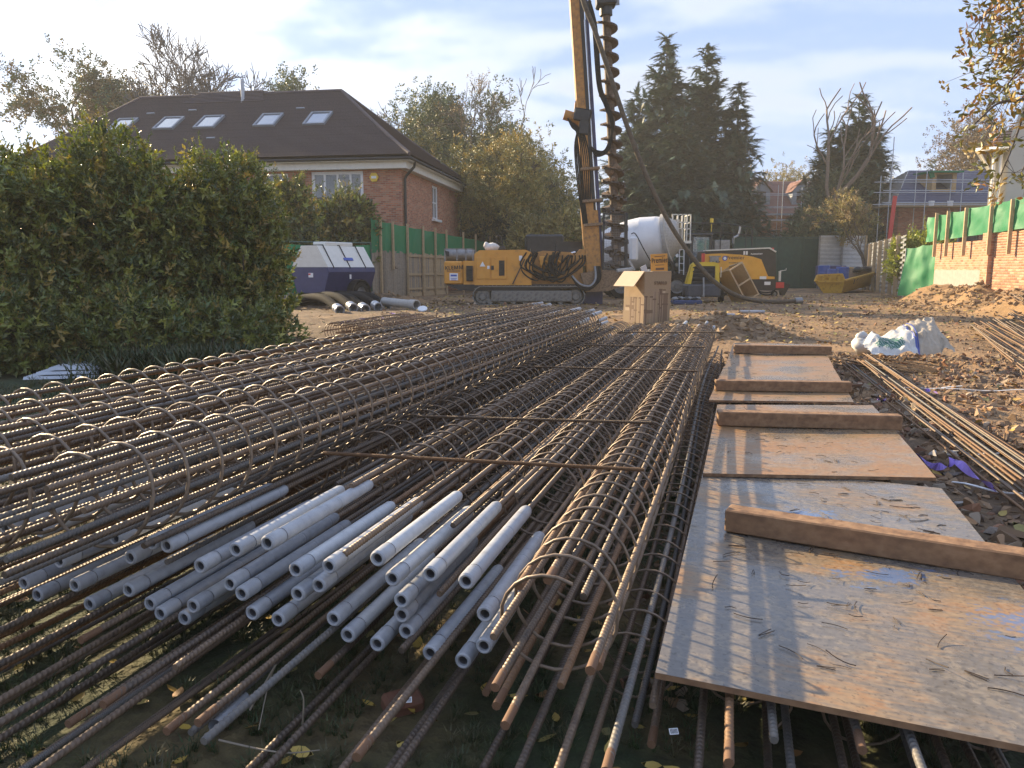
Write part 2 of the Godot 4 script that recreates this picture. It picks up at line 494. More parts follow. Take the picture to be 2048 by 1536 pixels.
func ground() -> void:
	var x0 := -30.0
	var z0 := 4.0
	var st := 0.25
	var nx := 257
	var nz := 257
	var b := B.new()
	var soil := Color(.26, .162, .085)
	var clay := Color(.35, .215, .105)
	var dark := Color(.085, .058, .038)
	var grass := Color(.035, .05, .018)
	for j in nz:
		for i in nx:
			var x := x0 + i * st
			var z := z0 - j * st
			var edge := i == 0 or j == 0 or i == nx - 1 or j == nz - 1
			b.v.append(Vector3(x, 0.1 if edge else ground_h(x, z), z))
			b.uv.append(Vector2.ZERO)
			var p := Vector3(x, 0, z)
			var u := p.dot(ACROSS)
			var s := p.dot(ALONG)
			var a := noise.get_noise_2d(x * 14.0, z * 14.0)
			var d := noise.get_noise_2d(x * 60.0 + 90.0, z * 60.0)
			var c := soil.lerp(clay, smooth(-.3, .5, a + d * .4)).lerp(dark, .75 * smooth(.12, .5, d - a * .3))
			var g := smooth(7.5, 3.0, s + a * 5.0) * smooth(1.6, .9, u + d * .4)
			g = maxf(g, smooth(-3.8, -4.8, u + a * 2.0) * smooth(14.0, 9.0, s + d * 3.0))
			if u > 1.0 and s < 9.0: c = c.lerp(dark, .6 * smooth(9.0, 6.0, s + a * 4.0 + d * 3.0))
			if u < -3.6 and s < 24.0: c = c.lerp(Color(.13, .085, .05), .75 * smooth(-.5, .1, a + d * .8))
			if z < -15.0: c = c.lerp(dark, .6 * smooth(.1, .45, noise.get_noise_2d(x * 6.0 + 40.0, z * 45.0) + d * .2))
			if bank(x, z) > .1: c = c.lerp(Color(.34, .205, .095), .7)
			c = c.lerp(grass, clampf(g * (1.0 + d * .8), 0.0, 1.0))
			b.c.append(c)
	for j in nz:
		for i in nx:
			var l := b.v[j * nx + maxi(i - 1, 0)]
			var r := b.v[j * nx + mini(i + 1, nx - 1)]
			var f := b.v[mini(j + 1, nz - 1) * nx + i]
			var k := b.v[maxi(j - 1, 0) * nx + i]
			b.n.append((k - f).cross(r - l).normalized())
	for j in nz - 1:
		for i in nx - 1:
			var k := j * nx + i
			for q in [k, k + nx, k + 1, k + 1, k + nx, k + nx + 1]: b.ix.append(q)
	b.tint = soil
	var xa := x0; var xb := x0 + (nx - 1) * st; var za := z0; var zb := z0 - (nz - 1) * st
	var far := 500.0
	b.tint = Color(.12, .1, .05)
	for q in [[-far, far, xa, -far], [xb, far, far, -far], [xa, far, xb, za], [xa, zb, xb, -far]]:
		var y := 0.1
		var k := b.v.size()
		for t in [[q[0], q[1]], [q[2], q[1]], [q[2], q[3]], [q[0], q[3]]]:
			b.v.append(Vector3(t[0], y, t[1])); b.n.append(Vector3.UP); b.c.append(b.tint); b.uv.append(Vector2.ZERO)
		b.put(k, k + 1, k + 2); b.put(k, k + 2, k + 3)
	var m := StandardMaterial3D.new()
	m.vertex_color_use_as_albedo = true
	var im := noise_image(41, .03, 6, 512)
	m.albedo_texture = ramp_tex(im, [Color(.45, .43, .4), Color(.75, .73, .7), Color(1, 1, 1), Color(1, .97, .9)])
	m.normal_enabled = true; m.normal_texture = bump_tex(im, 6.0)
	m.uv1_triplanar = true; m.uv1_world_triplanar = true
	m.uv1_scale = Vector3.ONE / 1.7
	m.roughness = .95
	M["soil"] = m
	structure("ground", b, m)

# ---------------------------------------------------------------- sky: thin broken cloud, brightest round the sun
func sky_texture(sun: Vector3) -> ImageTexture:
	var w := 1536
	var h := 768
	var n1 := FastNoiseLite.new()
	n1.seed = 12; n1.frequency = .8; n1.fractal_octaves = 7; n1.fractal_gain = .6; n1.noise_type = FastNoiseLite.TYPE_SIMPLEX_SMOOTH
	var n2 := FastNoiseLite.new()
	n2.seed = 77; n2.frequency = .25; n2.fractal_octaves = 3
	var px := PackedFloat32Array()
	px.resize(w * h * 3)
	var zen := Color(.19, .285, .52)
	var hor := Color(.38, .49, .68)
	for j in h:
		var el := (0.5 - (j + .5) / h) * PI
		var y := sin(el)
		var ce := cos(el)
		var base := zen.lerp(hor, pow(1.0 - clampf(y, 0.0, 1.0), 2.6))
		for i in w:
			# the first column of a panorama lies towards -z
			var az := (i + .5) / w * TAU
			var dx := sin(az) * ce
			var dz := -cos(az) * ce
			var c := base
			if y > -0.02:
				var k := 1.0 / (maxf(y, 0.0) + .16)
				var cx := dx * k
				var cz := dz * k
				var big := n2.get_noise_2d(cx * 1.1, cz * 2.2)
				var fine := n1.get_noise_2d(cx * 1.0 + big, cz * 1.9)
				var cl := smooth(-.3, .42, fine * 1.15 + big * .55)
				var dens := smooth(.1, .6, fine * .8 + big * .5)
				c = c.lerp(Color(.52, .565, .65), cl * .62)
				c = c.lerp(Color(.35, .39, .48), dens * .5)
				var ct := dx * sun.x + y * sun.y + dz * sun.z
				var ang := acos(clampf(ct, -1.0, 1.0))
				var glow := exp(-ang * ang / .17) * 1.0 + exp(-ang / .42) * .24
				c += Color(1.0, .965, .88) * glow * (.42 + .75 * cl)
			else:
				c = Color(.16, .14, .11)
			var o := (j * w + i) * 3
			px[o] = c.r; px[o + 1] = c.g; px[o + 2] = c.b
	return ImageTexture.create_from_image(Image.create_from_data(w, h, false, Image.FORMAT_RGBF, px.to_byte_array()))

func _ready() -> void:
	rng.seed = 20
	noise.seed = 5
	noise.frequency = .02
	noise.fractal_octaves = 3
	# --- camera
	var cam := Camera3D.new()
	cam.name = "camera"
	add_child(cam)
	cam.position = Vector3(0, 1.45, 0)
	cam.rotation_degrees = Vector3(-8.5253, 0, 0)
	cam.fov = 52.98
	cam.near = .05
	cam.far = 1500.0
	cam.current = true
	# --- sky, sun, exposure
	var az := deg_to_rad(46.0)
	var el := deg_to_rad(21.0)
	var sun := Vector3(-sin(az) * cos(el), sin(el), -cos(az) * cos(el))
	var e := Environment.new()
	e.background_mode = Environment.BG_SKY
	var sk := Sky.new()
	var pm := PanoramaSkyMaterial.new()
	pm.panorama = sky_texture(sun)
	sk.sky_material = pm
	e.sky = sk
	e.background_energy_multiplier = .7
	e.tonemap_mode = Environment.TONE_MAPPER_LINEAR
	e.tonemap_exposure = 2.55
	e.fog_enabled = true
	e.fog_density = .0013
	e.fog_light_color = Color(.92, .91, .88)
	e.sdfgi_enabled = true
	e.ssao_enabled = true
	e.ssil_enabled = true
	var we := WorldEnvironment.new()
	we.name = "environment"
	we.environment = e
	add_child(we)
	var light := DirectionalLight3D.new()
	light.name = "sun"
	add_child(light)
	light.light_energy = 1.6
	light.light_color = Color(1.0, .9, .73)
	light.light_angular_distance = .6
	light.shadow_enabled = true
	light.look_at_from_position(sun * 100.0, Vector3.ZERO)
	# --- setting, structures, things
	materials()
	ground()
	print("ground ", Time.get_ticks_msec())
	call_builders()
	print("done ", Time.get_ticks_msec())


# ---------------------------------------------------------------- ribbed bars
var bar_mesh: Array = []
var spiral_meshes := {}

func rebar_mesh(length: float, r: float, sway: float, seed_: int, pitch := .021) -> ArrayMesh:
	var b := B.new()
	var sides := 8
	var ribs := int(length / pitch)
	var prof := [[0.0, 1.0], [.4, 1.0], [.55, 1.18], [.8, 1.18]]
	var ph := float(seed_)
	var rows := ribs * 4 + 1
	for k in rows:
		var i := k / 4
		var q: Array = prof[k % 4]
		var z := (i + float(q[0])) * pitch
		var off := Vector3(sin(z * .55 + ph) * sway, sin(z * .8 + ph * 2.0) * sway * .4, 0)
		var rr: float = r * q[1]
		for j in sides:
			var a := TAU * j / sides
			var zz := clampf(z + sin(a * 1.0) * pitch * .45, 0.0, length) if k > 0 and k < rows - 1 else z
			b.v.append(Vector3(cos(a) * rr, sin(a) * rr, -zz) + off)
			b.n.append(Vector3(cos(a), sin(a), [-.3, .3, .35, -.35][k % 4]).normalized())
			b.c.append(Color.WHITE); b.uv.append(Vector2.ZERO)
	for k in rows - 1:
		for j in sides:
			var j2 := (j + 1) % sides
			var a := k * sides + j
			var c := k * sides + j2
			for q in [a, c, a + sides, c, c + sides, a + sides]: b.ix.append(q)
	var near := []
	var far := []
	for j in sides:
		near.append(b.v[j]); far.append(b.v[(rows - 1) * sides + j])
	b.face(near, Vector3(0, 0, -1)); b.face(far, Vector3(0, 0, -length + 1))
	return b.mesh()

func spiral(r: float, length: float, pitch: float, wire: float, seed_: int) -> ArrayMesh:
	var key := "%s %s %s %s" % [r, length, pitch, seed_]
	if not spiral_meshes.has(key):
		var b := B.new()
		var pts := []
		var turns := length / pitch
		var seg := 22
		var f := RandomNumberGenerator.new()
		f.seed = seed_
		var slack := 0.0
		for i in int(turns * seg):
			var a := TAU * i / seg
			if i % seg == 0: slack = f.randf_range(-.022, .022)
			var rr := r + sin(a * .37 + seed_) * .004
			pts.append(Vector3(cos(a + 1.2) * rr, sin(a + 1.2) * rr, -pitch * i / seg + slack * sin(a * .5)))
		b.tube(pts, wire, wire, 5)
		spiral_meshes[key] = b.mesh()
	return spiral_meshes[key]

func place_bar(parent: Node3D, x: float, y: float, s0: float, s1: float, mat, variant: int, rusty := false) -> void:
	var o := part("bar", bar_mesh[variant % 3], mat, parent)
	o.position = Vector3(x, y, -s0)
	o.scale = Vector3(1, 1, (s1 - s0) / 12.0)
	if rusty:
		# freshly cut end, rusted brighter than the bar
		if end_mesh == null:
			var b := B.new()
			b.tube([Vector3(0, 0, .004), Vector3(0, 0, -.03), Vector3(0, 0, -.075)], .0131, .0127, 8)
			end_mesh = b.mesh()
		var off: Vector3 = [Vector3(sin(1.0) * .0, 0, 0), Vector3(sin(4.0) * .016, sin(8.0) * .0064, 0), Vector3(sin(7.0) * .028, sin(14.0) * .0112, 0)][variant % 3]
		var e := part("cut_end", end_mesh, "bar_end", parent)
		e.position = Vector3(x, y, -s0) + off

var end_mesh: ArrayMesh
var sleeve_parts: Array = []

func make_sleeve_meshes() -> void:
	# a plastic sleeve: main tube with two shallow joints, a cap with a recessed hole
	var b := B.new()
	var r := .0258
	var roll := Basis(Vector3.RIGHT, -PI / 2)     # lathe axis along -z
	b.lathe(Vector3.ZERO, [Vector2(r, .085), Vector2(r, .45), Vector2(r * .93, .457), Vector2(r, .464), Vector2(r, .655), Vector2(r * .93, .661), Vector2(r * .98, .668), Vector2(r * .98, .715), Vector2(r * .8, .735), Vector2(.017, .738)], 18, roll)
	sleeve_parts.append(b.mesh())
	b = B.new()
	b.lathe(Vector3.ZERO, [Vector2(.015, .012), Vector2(.016, .002), Vector2(r * .85, 0), Vector2(r * 1.05, .006), Vector2(r * 1.05, .078), Vector2(r * .96, .084)], 18, roll)
	sleeve_parts.append(b.mesh())
	b = B.new()
	b.lathe(Vector3.ZERO, [Vector2(0.0, .05), Vector2(.0145, .05), Vector2(.0155, .012)], 12, roll)
	sleeve_parts.append(b.mesh())

func place_sleeve(parent: Node3D, x: float, y: float, s: float, len_ := 1.0, turned := false) -> void:
	var o := part("sleeve", sleeve_parts[0], ["sleeve_plastic", "sleeve_pale", "sleeve_grey"][rng.randi() % 3], parent)
	o.position = Vector3(x, y, -s)
	o.scale = Vector3(1, 1, len_)
	if turned: o.rotation.y = PI
	o.rotation.z = rng.randf() * TAU
	if not turned: o.rotation.x = rng.randf_range(-.008, .008); o.rotation.y = rng.randf_range(-.01, .01)
	part("end_cap", sleeve_parts[1], "sleeve_plastic", o)
	part("hole", sleeve_parts[2], "sleeve_inside", o)

const TONES := ["rebar_dark", "rebar_brown", "rebar_brown", "rebar_dark", "rebar_grey", "rebar_rust"]

func cages() -> void:
	for i in 3: bar_mesh.append(rebar_mesh(12.0, .0106, [.0, .016, .028][i], i * 3 + 1))
	make_sleeve_meshes()
	var mids := [-.46, -.79, -1.1, -1.45, -1.78, -2.11, -2.44, -2.77, -3.1]
	var lows := [-.27, -.6, -.94, -1.28, -1.62, -1.96, -2.3, -2.64, -2.98]
	var sleeves := [["M", 2, -1.06, 0.54, 2.12], ["M", 2, -1.02, 0.47, 2.14], ["M", 2, -1.24, 0.49, 2.13], ["M", 3, -1.28, 0.42, 2.13], ["M", 1, -0.89, 0.50, 2.14], ["M", 2, -0.99, 0.40, 2.14], ["M", 2, -1.23, 0.31, 2.13], ["G", 3, -1.18, 0.26, 2.13], ["M", 2, -1.00, 0.34, 2.16], ["M", 2, -1.07, 0.25, 2.12], ["G", 2, -0.99, 0.28, 2.17], ["M", 1, -0.77, 0.49, 2.14], ["G", 2, -0.89, 0.24, 2.13], ["M", 1, -0.71, 0.39, 2.14], ["M", 1, -0.71, 0.29, 2.13], ["M", 1, -0.78, 0.23, 2.13], ["M", 4, -1.88, 0.49, 2.14], ["M", 5, -1.95, 0.49, 2.15], ["M", 3, -1.59, 0.51, 2.13], ["M", 3, -1.46, 0.55, 2.12], ["M", 5, -2.05, 0.31, 2.13], ["M", 4, -1.73, 0.44, 2.12], ["M", 3, -1.37, 0.46, 2.14], ["M", 3, -1.36, 0.38, 2.13], ["M", 4, -1.63, 0.38, 2.14], ["M", 3, -1.57, 0.36, 2.12], ["M", 3, -1.54, 0.29, 2.13], ["M", 3, -1.44, 0.28, 2.13], ["M", 4, -1.77, 0.29, 2.12], ["M", 4, -1.81, 0.24, 2.12], ["G", 5, -1.96, 0.27, 2.13], ["G", 5, -1.90, 0.25, 2.11], ["G", 6, -2.22, 0.24, 2.12], ["M", 6, -2.47, 0.24, 2.13], ["M", 6, -2.53, 0.28, 2.13], ["G", 6, -2.29, 0.30, 2.13], ["M", 6, -2.58, 0.31, 2.13], ["M", 6, -2.34, 0.39, 2.12], ["M", 5, -2.04, 0.43, 2.14], ["M", 6, -2.58, 0.49, 2.12], ["M", 6, -2.44, 0.49, 2.14], ["M", 5, -2.09, 0.50, 2.13]]
	var ordinal := ["first", "second", "third", "fourth", "fifth", "sixth", "seventh", "eighth", "ninth"]
	# middle layer: the row of cages in the open, sleeves on the near bar ends
	for k in mids.size():
		var u: float = mids[k]
		var lab := "rusty rebar cage right beside the boards, its bare bars ending in open spiral rings" if k == 0 else "%s rebar cage from the boards, in the middle layer of the stack" % ordinal[k]
		var t := thing("rebar_cage", lab, "rebar cage", us(u, 0), YAW, "rebar cages stacked on the grass")
		var s0: float = 1.98 if k == 0 else [0, 3.14, 3.3, 3.2, 3.45, 3.3, 3.4, 3.3, 3.2][k]
		var s1: float = 12.55 - k * .04
		var sp := part("spiral", spiral(.162, s1 - s0 - .15 if k == 0 else 9.1, .165 if k < 5 else .185, .0058, k), "spiral_wire", t)
		sp.position = Vector3(0, .44, -s0)
		sp.rotation.z = k * 1.7
		var used := 0
		for q in sleeves:
			if q[0] == "M" and q[1] == k:
				place_bar(t, q[2] - u, q[3], q[4] + .06, s1 + rng.randf_range(-.1, .3), TONES[rng.randi() % 6], 0)
				place_sleeve(t, q[2] - u, q[3], q[4])
				used += 1
		var extra := 9 if k == 0 else maxi(3, 7 - used)
		for j in extra:
			var a := TAU * (j + .3) / extra + k
			var st := rng.randf_range(1.68, 2.0) if k == 0 else rng.randf_range(1.9, 3.0)
			if k == 0 and sin(a) > .6: st += .1
			place_bar(t, cos(a) * .139, .44 + sin(a) * .139, st, s1 + rng.randf_range(-.1, .3), TONES[rng.randi() % 6] if k else ["rebar_brown", "rebar_dark", "rebar_brown", "rebar_rust"][j % 4], rng.randi(), k == 0 and j % 3 != 1)
		if k < 6:
			for j in 3:
				var a := .5 + j * 1.0 + k
				place_sleeve(t, cos(a) * .139, .44 + sin(a) * .139, s1 + .45, .9, true)
	# bottom layer, on the grass and under the boards
	var all_lows := [.8, .44, .08] + lows + [-3.32]
	for k in all_lows.size():
		var u: float = all_lows[k]
		var lab: String
		if k < 3: lab = ["rebar cage lying under the right side of the boards", "rebar cage lying under the middle of the boards", "rebar cage lying under the left side of the boards"][k]
		elif k == 3: lab = "low rebar cage on the ground in the gap between the boards and the stack"
		else: lab = "%s rebar cage from the boards in the bottom layer on the grass" % ["second", "third", "fourth", "fifth", "sixth", "seventh", "eighth", "ninth", "tenth"][k - 4]
		var t := thing("rebar_cage", lab, "rebar cage", us(u, 0), YAW, "rebar cages stacked on the grass")
		var s0 := 2.35 if k < 4 else 3.2
		var sp := part("spiral", spiral(.137, 9.0, .185, .0045, k % 3), "spiral_wire", t)
		sp.position = Vector3(0, .143, -s0)
		sp.rotation.z = k * 2.1
		for q in sleeves:
			if q[0] == "G" and absf(lows[q[1]] - u) < .01:
				place_bar(t, q[2] - u, q[3], q[4] + .06, 12.4, TONES[rng.randi() % 6], 0)
				place_sleeve(t, q[2] - u, q[3], q[4])
		for j in 6:
			var a := TAU * (j + .5) / 6 + k * .7
			if k >= 4 and j == 5: break
			var foot := 1.93 + u * .25                          # where the ground leaves the picture
			var st := foot + rng.randf_range(-.25, .55)
			if k < 3: st = rng.randf_range(1.72, 2.02)
			place_bar(t, cos(a) * .114 + rng.randf_range(-.02, .02) * float(k > 3), .143 + sin(a) * .114, st, rng.randf_range(12.1, 12.6), ["rebar_dark", "rebar_brown", "rebar_dark", "rebar_rust", "rebar_grey", "rebar_brown"][rng.randi() % 6], rng.randi(), (j + k) % 2 == 0)
	# top layer on the left
	var tops := [-1.95, -2.27, -2.61, -2.95, -3.29]
	for k in tops.size():
		var u: float = tops[k]
		var t := thing("rebar_cage", ["large front rebar cage on top of the left stack, nearest the sleeved bars", "second rebar cage from the front on top of the left stack", "middle one of the five rebar cages on top of the left stack", "fourth rebar cage from the front on top of the left stack", "rearmost rebar cage on top of the left stack, beside the shrubs"][k], "rebar cage", us(u, 0), YAW, "rebar cages stacked on the grass")
		var s0: float = [1.86, 1.7, 1.75, 1.9, 2.0][k]
		var s1: float = [10.7, 11.1, 11.6, 12.2, 12.9][k]
		var sp := part("spiral", spiral(.162, s1 - s0 - .1, .175, .0066, 20 + k), "spiral_wire", t)
		sp.position = Vector3(0, .716, -s0)
		for j in 8:
			var a := TAU * (j + .2) / 8 + k * .5
			var mt: String = ["rebar_brown", "rebar_grey", "rebar_dark", "rebar_brown", "rebar_rust", "rebar_dark"][rng.randi() % 6]
			place_bar(t, cos(a) * .139, .716 + sin(a) * .139, s0 - rng.randf_range(.05, .4), s1 + rng.randf_range(-.05, .25), mt, rng.randi())
			if j % 3 == k % 3 or (k == 0 and j < 5): place_sleeve(t, cos(a) * .139, .716 + sin(a) * .139, s1 + rng.randf_range(.2, .5), .9, true)
	# cages further back on the left, behind the stack
	for k in 4:
		var u: float = [-6.15, -6.6, -7.05, -7.55][k]
		var t := thing("rebar_cage", ["short rebar cage behind the stack, nearest the purple straps", "second short rebar cage behind the stack", "third short rebar cage behind the stack", "short rebar cage behind the stack, next to the shrubs"][k], "rebar cage", us(u, 12.4 + k * .35, ground_h(us(u, 13.6).x, us(u, 13.6).z) - .02), YAW, "short rebar cages behind the stack")
		var sp := part("spiral", spiral(.19, 3.6, .11, .007, 40 + k % 2), "spiral_wire", t)
		sp.position = Vector3(0, .2, 0)
		for j in 6:
			var a := TAU * j / 6 + k
			place_bar(t, cos(a) * .165, .2 + sin(a) * .165, -.1, 3.8, "rebar_rust", j)
	# bars laid across the middle layer
	var cross := [[-1.78, 3.05, -.34, 3.16], [-1.72, 3.99, -.42, 4.17], [-1.66, 6.34, -.28, 6.43], [-1.6, 8.32, -.3, 8.46], [-1.5, 10.15, -.14, 10.5]]
	for k in cross.size():
		var q: Array = cross[k]
		var a := us(q[0], q[1], .6185)
		var b := us(q[2], q[3], .6185)
		var o := single("cross_bar", bar_mesh[0], "rebar_brown" if k else "rebar_rust", "ribbed bar laid across the cages, %s from the front" % ordinal[k], "rebar", a, 0.0, "bars laid across the cages")
		o.look_at_from_position(a, b)
		o.scale = Vector3(.72, .72, a.distance_to(b) / 12.0)
	boards()
	loose_bars()

func board_texture(seed_: int, warm: float, with_blue: bool) -> StandardMaterial3D:
	var w := 320
	var h := 640
	var r := FastNoiseLite.new()
	r.seed = seed_; r.frequency = .004; r.fractal_octaves = 5; r.fractal_gain = .5
	var r2 := FastNoiseLite.new()
	r2.seed = seed_ + 9; r2.frequency = .03; r2.fractal_octaves = 5
	var im := Image.create(w, h, false, Image.FORMAT_RGB8)
	var rg := Image.create(w, h, false, Image.FORMAT_L8)
	var grey := Color(.145, .128, .11)
	var tan_ := Color(.265, .18, .1)
	var rust := Color(.29, .15, .062)
	var pale := Color(.25, .2, .14)
	var r3 := FastNoiseLite.new()
	r3.seed = seed_ + 31; r3.frequency = .09; r3.fractal_octaves = 4
	for y in h:
		for x in w:
			var a := r.get_noise_2d(x, y)
			var b := r2.get_noise_2d(x * .7, y * 1.2)
			var d := r2.get_noise_2d(x * 4.0 + 500.0, y * 4.0)
			var g := r3.get_noise_2d(x * .25, y * 2.0)
			var c := grey.lerp(tan_, smooth(-.3, .3, a + warm + g * .25))
			c = c.lerp(rust, smooth(.0, .55, a + b * .8 + g * .4 + warm * .8 - .05) * .8)
			c = c.lerp(pale, smooth(.1, .45, b - a * .3 + d * .5) * .5)
			c *= 1.0 + d * .25 + g * .16
			if r3.get_noise_2d(x * 1.7 + 900.0, y * 1.7) > .42: c *= .6
			var gl := (.2 if with_blue else .28) + .2 * smooth(-.2, .3, a + b * .5) + d * .08
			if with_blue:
				# soft-edged blue patches blended into the board colour
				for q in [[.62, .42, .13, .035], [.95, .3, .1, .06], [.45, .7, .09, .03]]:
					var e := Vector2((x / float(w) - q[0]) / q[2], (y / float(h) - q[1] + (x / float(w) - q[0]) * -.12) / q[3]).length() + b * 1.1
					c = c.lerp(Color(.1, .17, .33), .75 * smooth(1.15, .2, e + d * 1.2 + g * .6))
			im.set_pixel(x, y, c.linear_to_srgb())
			rg.set_pixel(x, y, Color(gl, gl, gl))
	var m := StandardMaterial3D.new()
	m.albedo_texture = ImageTexture.create_from_image(im)
	m.roughness = 1.0
	m.roughness_texture = ImageTexture.create_from_image(rg)
	m.normal_enabled = true
	var nb := noise_image(seed_, .03, 5, 256)
	m.normal_texture = bump_tex(nb, .35)
	return m

# a thin board given by four (across, along) corners: near left, far left, far right, near right
func board(label: String, q: Array, y: float, mat: Material, lift := 0.0) -> void:
	var ctr := Vector3.ZERO
	var top := []
	for i in 4:
		var p := us(q[i].x, q[i].y, y + (lift if i == 1 or i == 2 else 0.0))
		top.append(p); ctr += p * .25
	var t := thing("board_sheet", label, "board", ctr, 0.0, "large boards laid end to end over the cages")
	var b := B.new()
	var th := Vector3.UP * .018
	# a grid, so that the sheet sags slightly between its supports
	var nu := 8
	var ns := 14
	var pt := func(i: int, j: int) -> Vector3:
		var fu := float(i) / nu
		var fs := float(j) / ns
		var p: Vector3 = (top[0] as Vector3).lerp(top[3], fu).lerp((top[1] as Vector3).lerp(top[2], fu), fs)
		return p - ctr - Vector3.UP * .006 * sin(fs * PI) * sin(fu * PI * 1.3)
	for j in ns + 1:
		for i in nu + 1:
			b.v.append(pt.call(i, j)); b.n.append(Vector3.UP); b.c.append(Color.WHITE); b.uv.append(Vector2(float(i) / nu, float(j) / ns))
	for j in ns:
		for i in nu:
			var k := j * (nu + 1) + i
			for e in [k, k + nu + 1, k + 1, k + 1, k + nu + 1, k + nu + 2]: b.ix.append(e)
	part("top_face", b, mat, t)
	var e := B.new()
	for side in [[0, 0, 1, 0, nu], [0, ns, 1, 0, nu], [0, 0, 0, 1, ns], [nu, 0, 0, 1, ns]]:
		for k in side[4]:
			var a: Vector3 = pt.call(side[0] + side[2] * k, side[1] + side[3] * k) - Vector3.UP * .0005
			var c: Vector3 = pt.call(side[0] + side[2] * (k + 1), side[1] + side[3] * (k + 1)) - Vector3.UP * .0005
			e.face([a, c, c - th, a - th], Vector3(0, -.009, 0))
	e.face([pt.call(0, 0) - th, pt.call(0, ns) - th, pt.call(nu, ns) - th, pt.call(nu, 0) - th], Vector3.UP)
	part("edge", e, "timber_old", t)

func boards() -> void:
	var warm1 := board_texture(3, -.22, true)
	var warm2 := board_texture(14, .3, false)
	var warm3 := board_texture(25, .2, false)
	var y := .302
	board("nearest large grey-brown board with soft blue patches and wire offcuts", [Vector2(-.18, 2.1), Vector2(-.14, 4.62), Vector2(1.08, 4.42), Vector2(1.0, 1.97)], y, warm1)
	board("second board from the front, its rusty face half under the dark timber", [Vector2(-.14, 4.3), Vector2(-.12, 6.62), Vector2(1.13, 6.95), Vector2(1.085, 4.56)], y + .021, warm2, -.006)
	board("third board from the front, overlapping the second one", [Vector2(-.195, 6.75), Vector2(-.11, 9.18), Vector2(1.1, 9.55), Vector2(.99, 7.0)], y + .028, warm3)
	board("farthest board, at the end of the row", [Vector2(-.1, 9.25), Vector2(-.02, 12.35), Vector2(1.25, 12.5), Vector2(1.12, 9.62)], y + .012, warm2)
	# squared timbers lying across the boards
	var tim := [[0.0, 3.44, 1.42, 3.1, "nearest and longest squared timber lying across the boards", .05, .0], [-.1, 5.73, 1.15, 5.92, "second squared timber from the front, across the boards", .052, .017], [-.16, 7.33, 1.03, 7.55, "third squared timber from the front, across the boards", .048, .028], [-.01, 10.83, 1.23, 10.96, "farthest squared timber, at the end of the boards", .055, .015]]
	for k in tim.size():
		var q: Array = tim[k]
		var a := us(q[0], q[1], y + q[6] + q[5] + .002)
		var b := us(q[2], q[3], y + q[6] + q[5] + .002)
		var bx := B.new()
		bx.box(Vector3.ZERO, Vector3(q[5] * 2, q[5] * 2, a.distance_to(b)), Basis.IDENTITY, .006)
		var o := single("squared_timber", bx, "timber_old", q[4], "timber", (a + b) * .5, 0.0, "timbers on the boards")
		o.look_at_from_position((a + b) * .5, b)
	# offcuts of tie wire on the boards
	var wires := []
	for k in 5:
		var b := B.new()
		var pts := []
		var n := 6
		for i in n:
			var f := float(i) / (n - 1)
			pts.append([Vector3(f * .11 - .05, .003, sin(f * 3.0) * .012), Vector3(f * .07 - .035, .003 + .004 * sin(f * PI), 0), Vector3(f * .05, .003, absf(f - .5) * .03), Vector3(f * .09, .003 + .02 * f * f, f * f * .03), Vector3(sin(f * PI) * .08, .003, f * .016)][k])
		b.tube(pts, .0019, .0019, 4)
		wires.append(b.mesh())
	for k in 170:
		var u := rng.randf_range(-.05, .93)
		var s := 2.25 + pow(rng.randf(), 1.5) * 6.6 if k % 2 else rng.randf_range(2.25, 3.3)
		if k % 3 == 0:
			u = .72 + rng.randfn() * .14; s = 3.9 + rng.randfn() * .25
		if k % 5 == 1:
			u = .45 + rng.randfn() * .25; s = 5.2 + rng.randfn() * .35
		if u < -.08 or u > .95: u = rng.randf_range(0.0, .9)
		if s < 2.2 or s > 9.0: s = rng.randf_range(2.4, 4.0)
		var o := single("wire_offcut", wires[k % 5], "tie_wire", "thin bent offcut of rusty tie wire lying on the boards", "wire", us(u, s, y + (.001 if s < 4.3 else (.02 if s < 6.7 else .028))), rng.randf() * TAU, "tie wire offcuts on the boards")
		o.scale = Vector3.ONE * rng.randf_range(.45, .95)

func loose_bar(a: Vector3, b: Vector3, thick: float, mat: String, label: String, group: String) -> void:
	var o := single("loose_bar", bar_mesh[rng.randi() % 2], mat, label, "rebar", a, 0.0, group)
	o.look_at_from_position(a, b)
	o.scale = Vector3(thick, thick, a.distance_to(b) / 12.0)

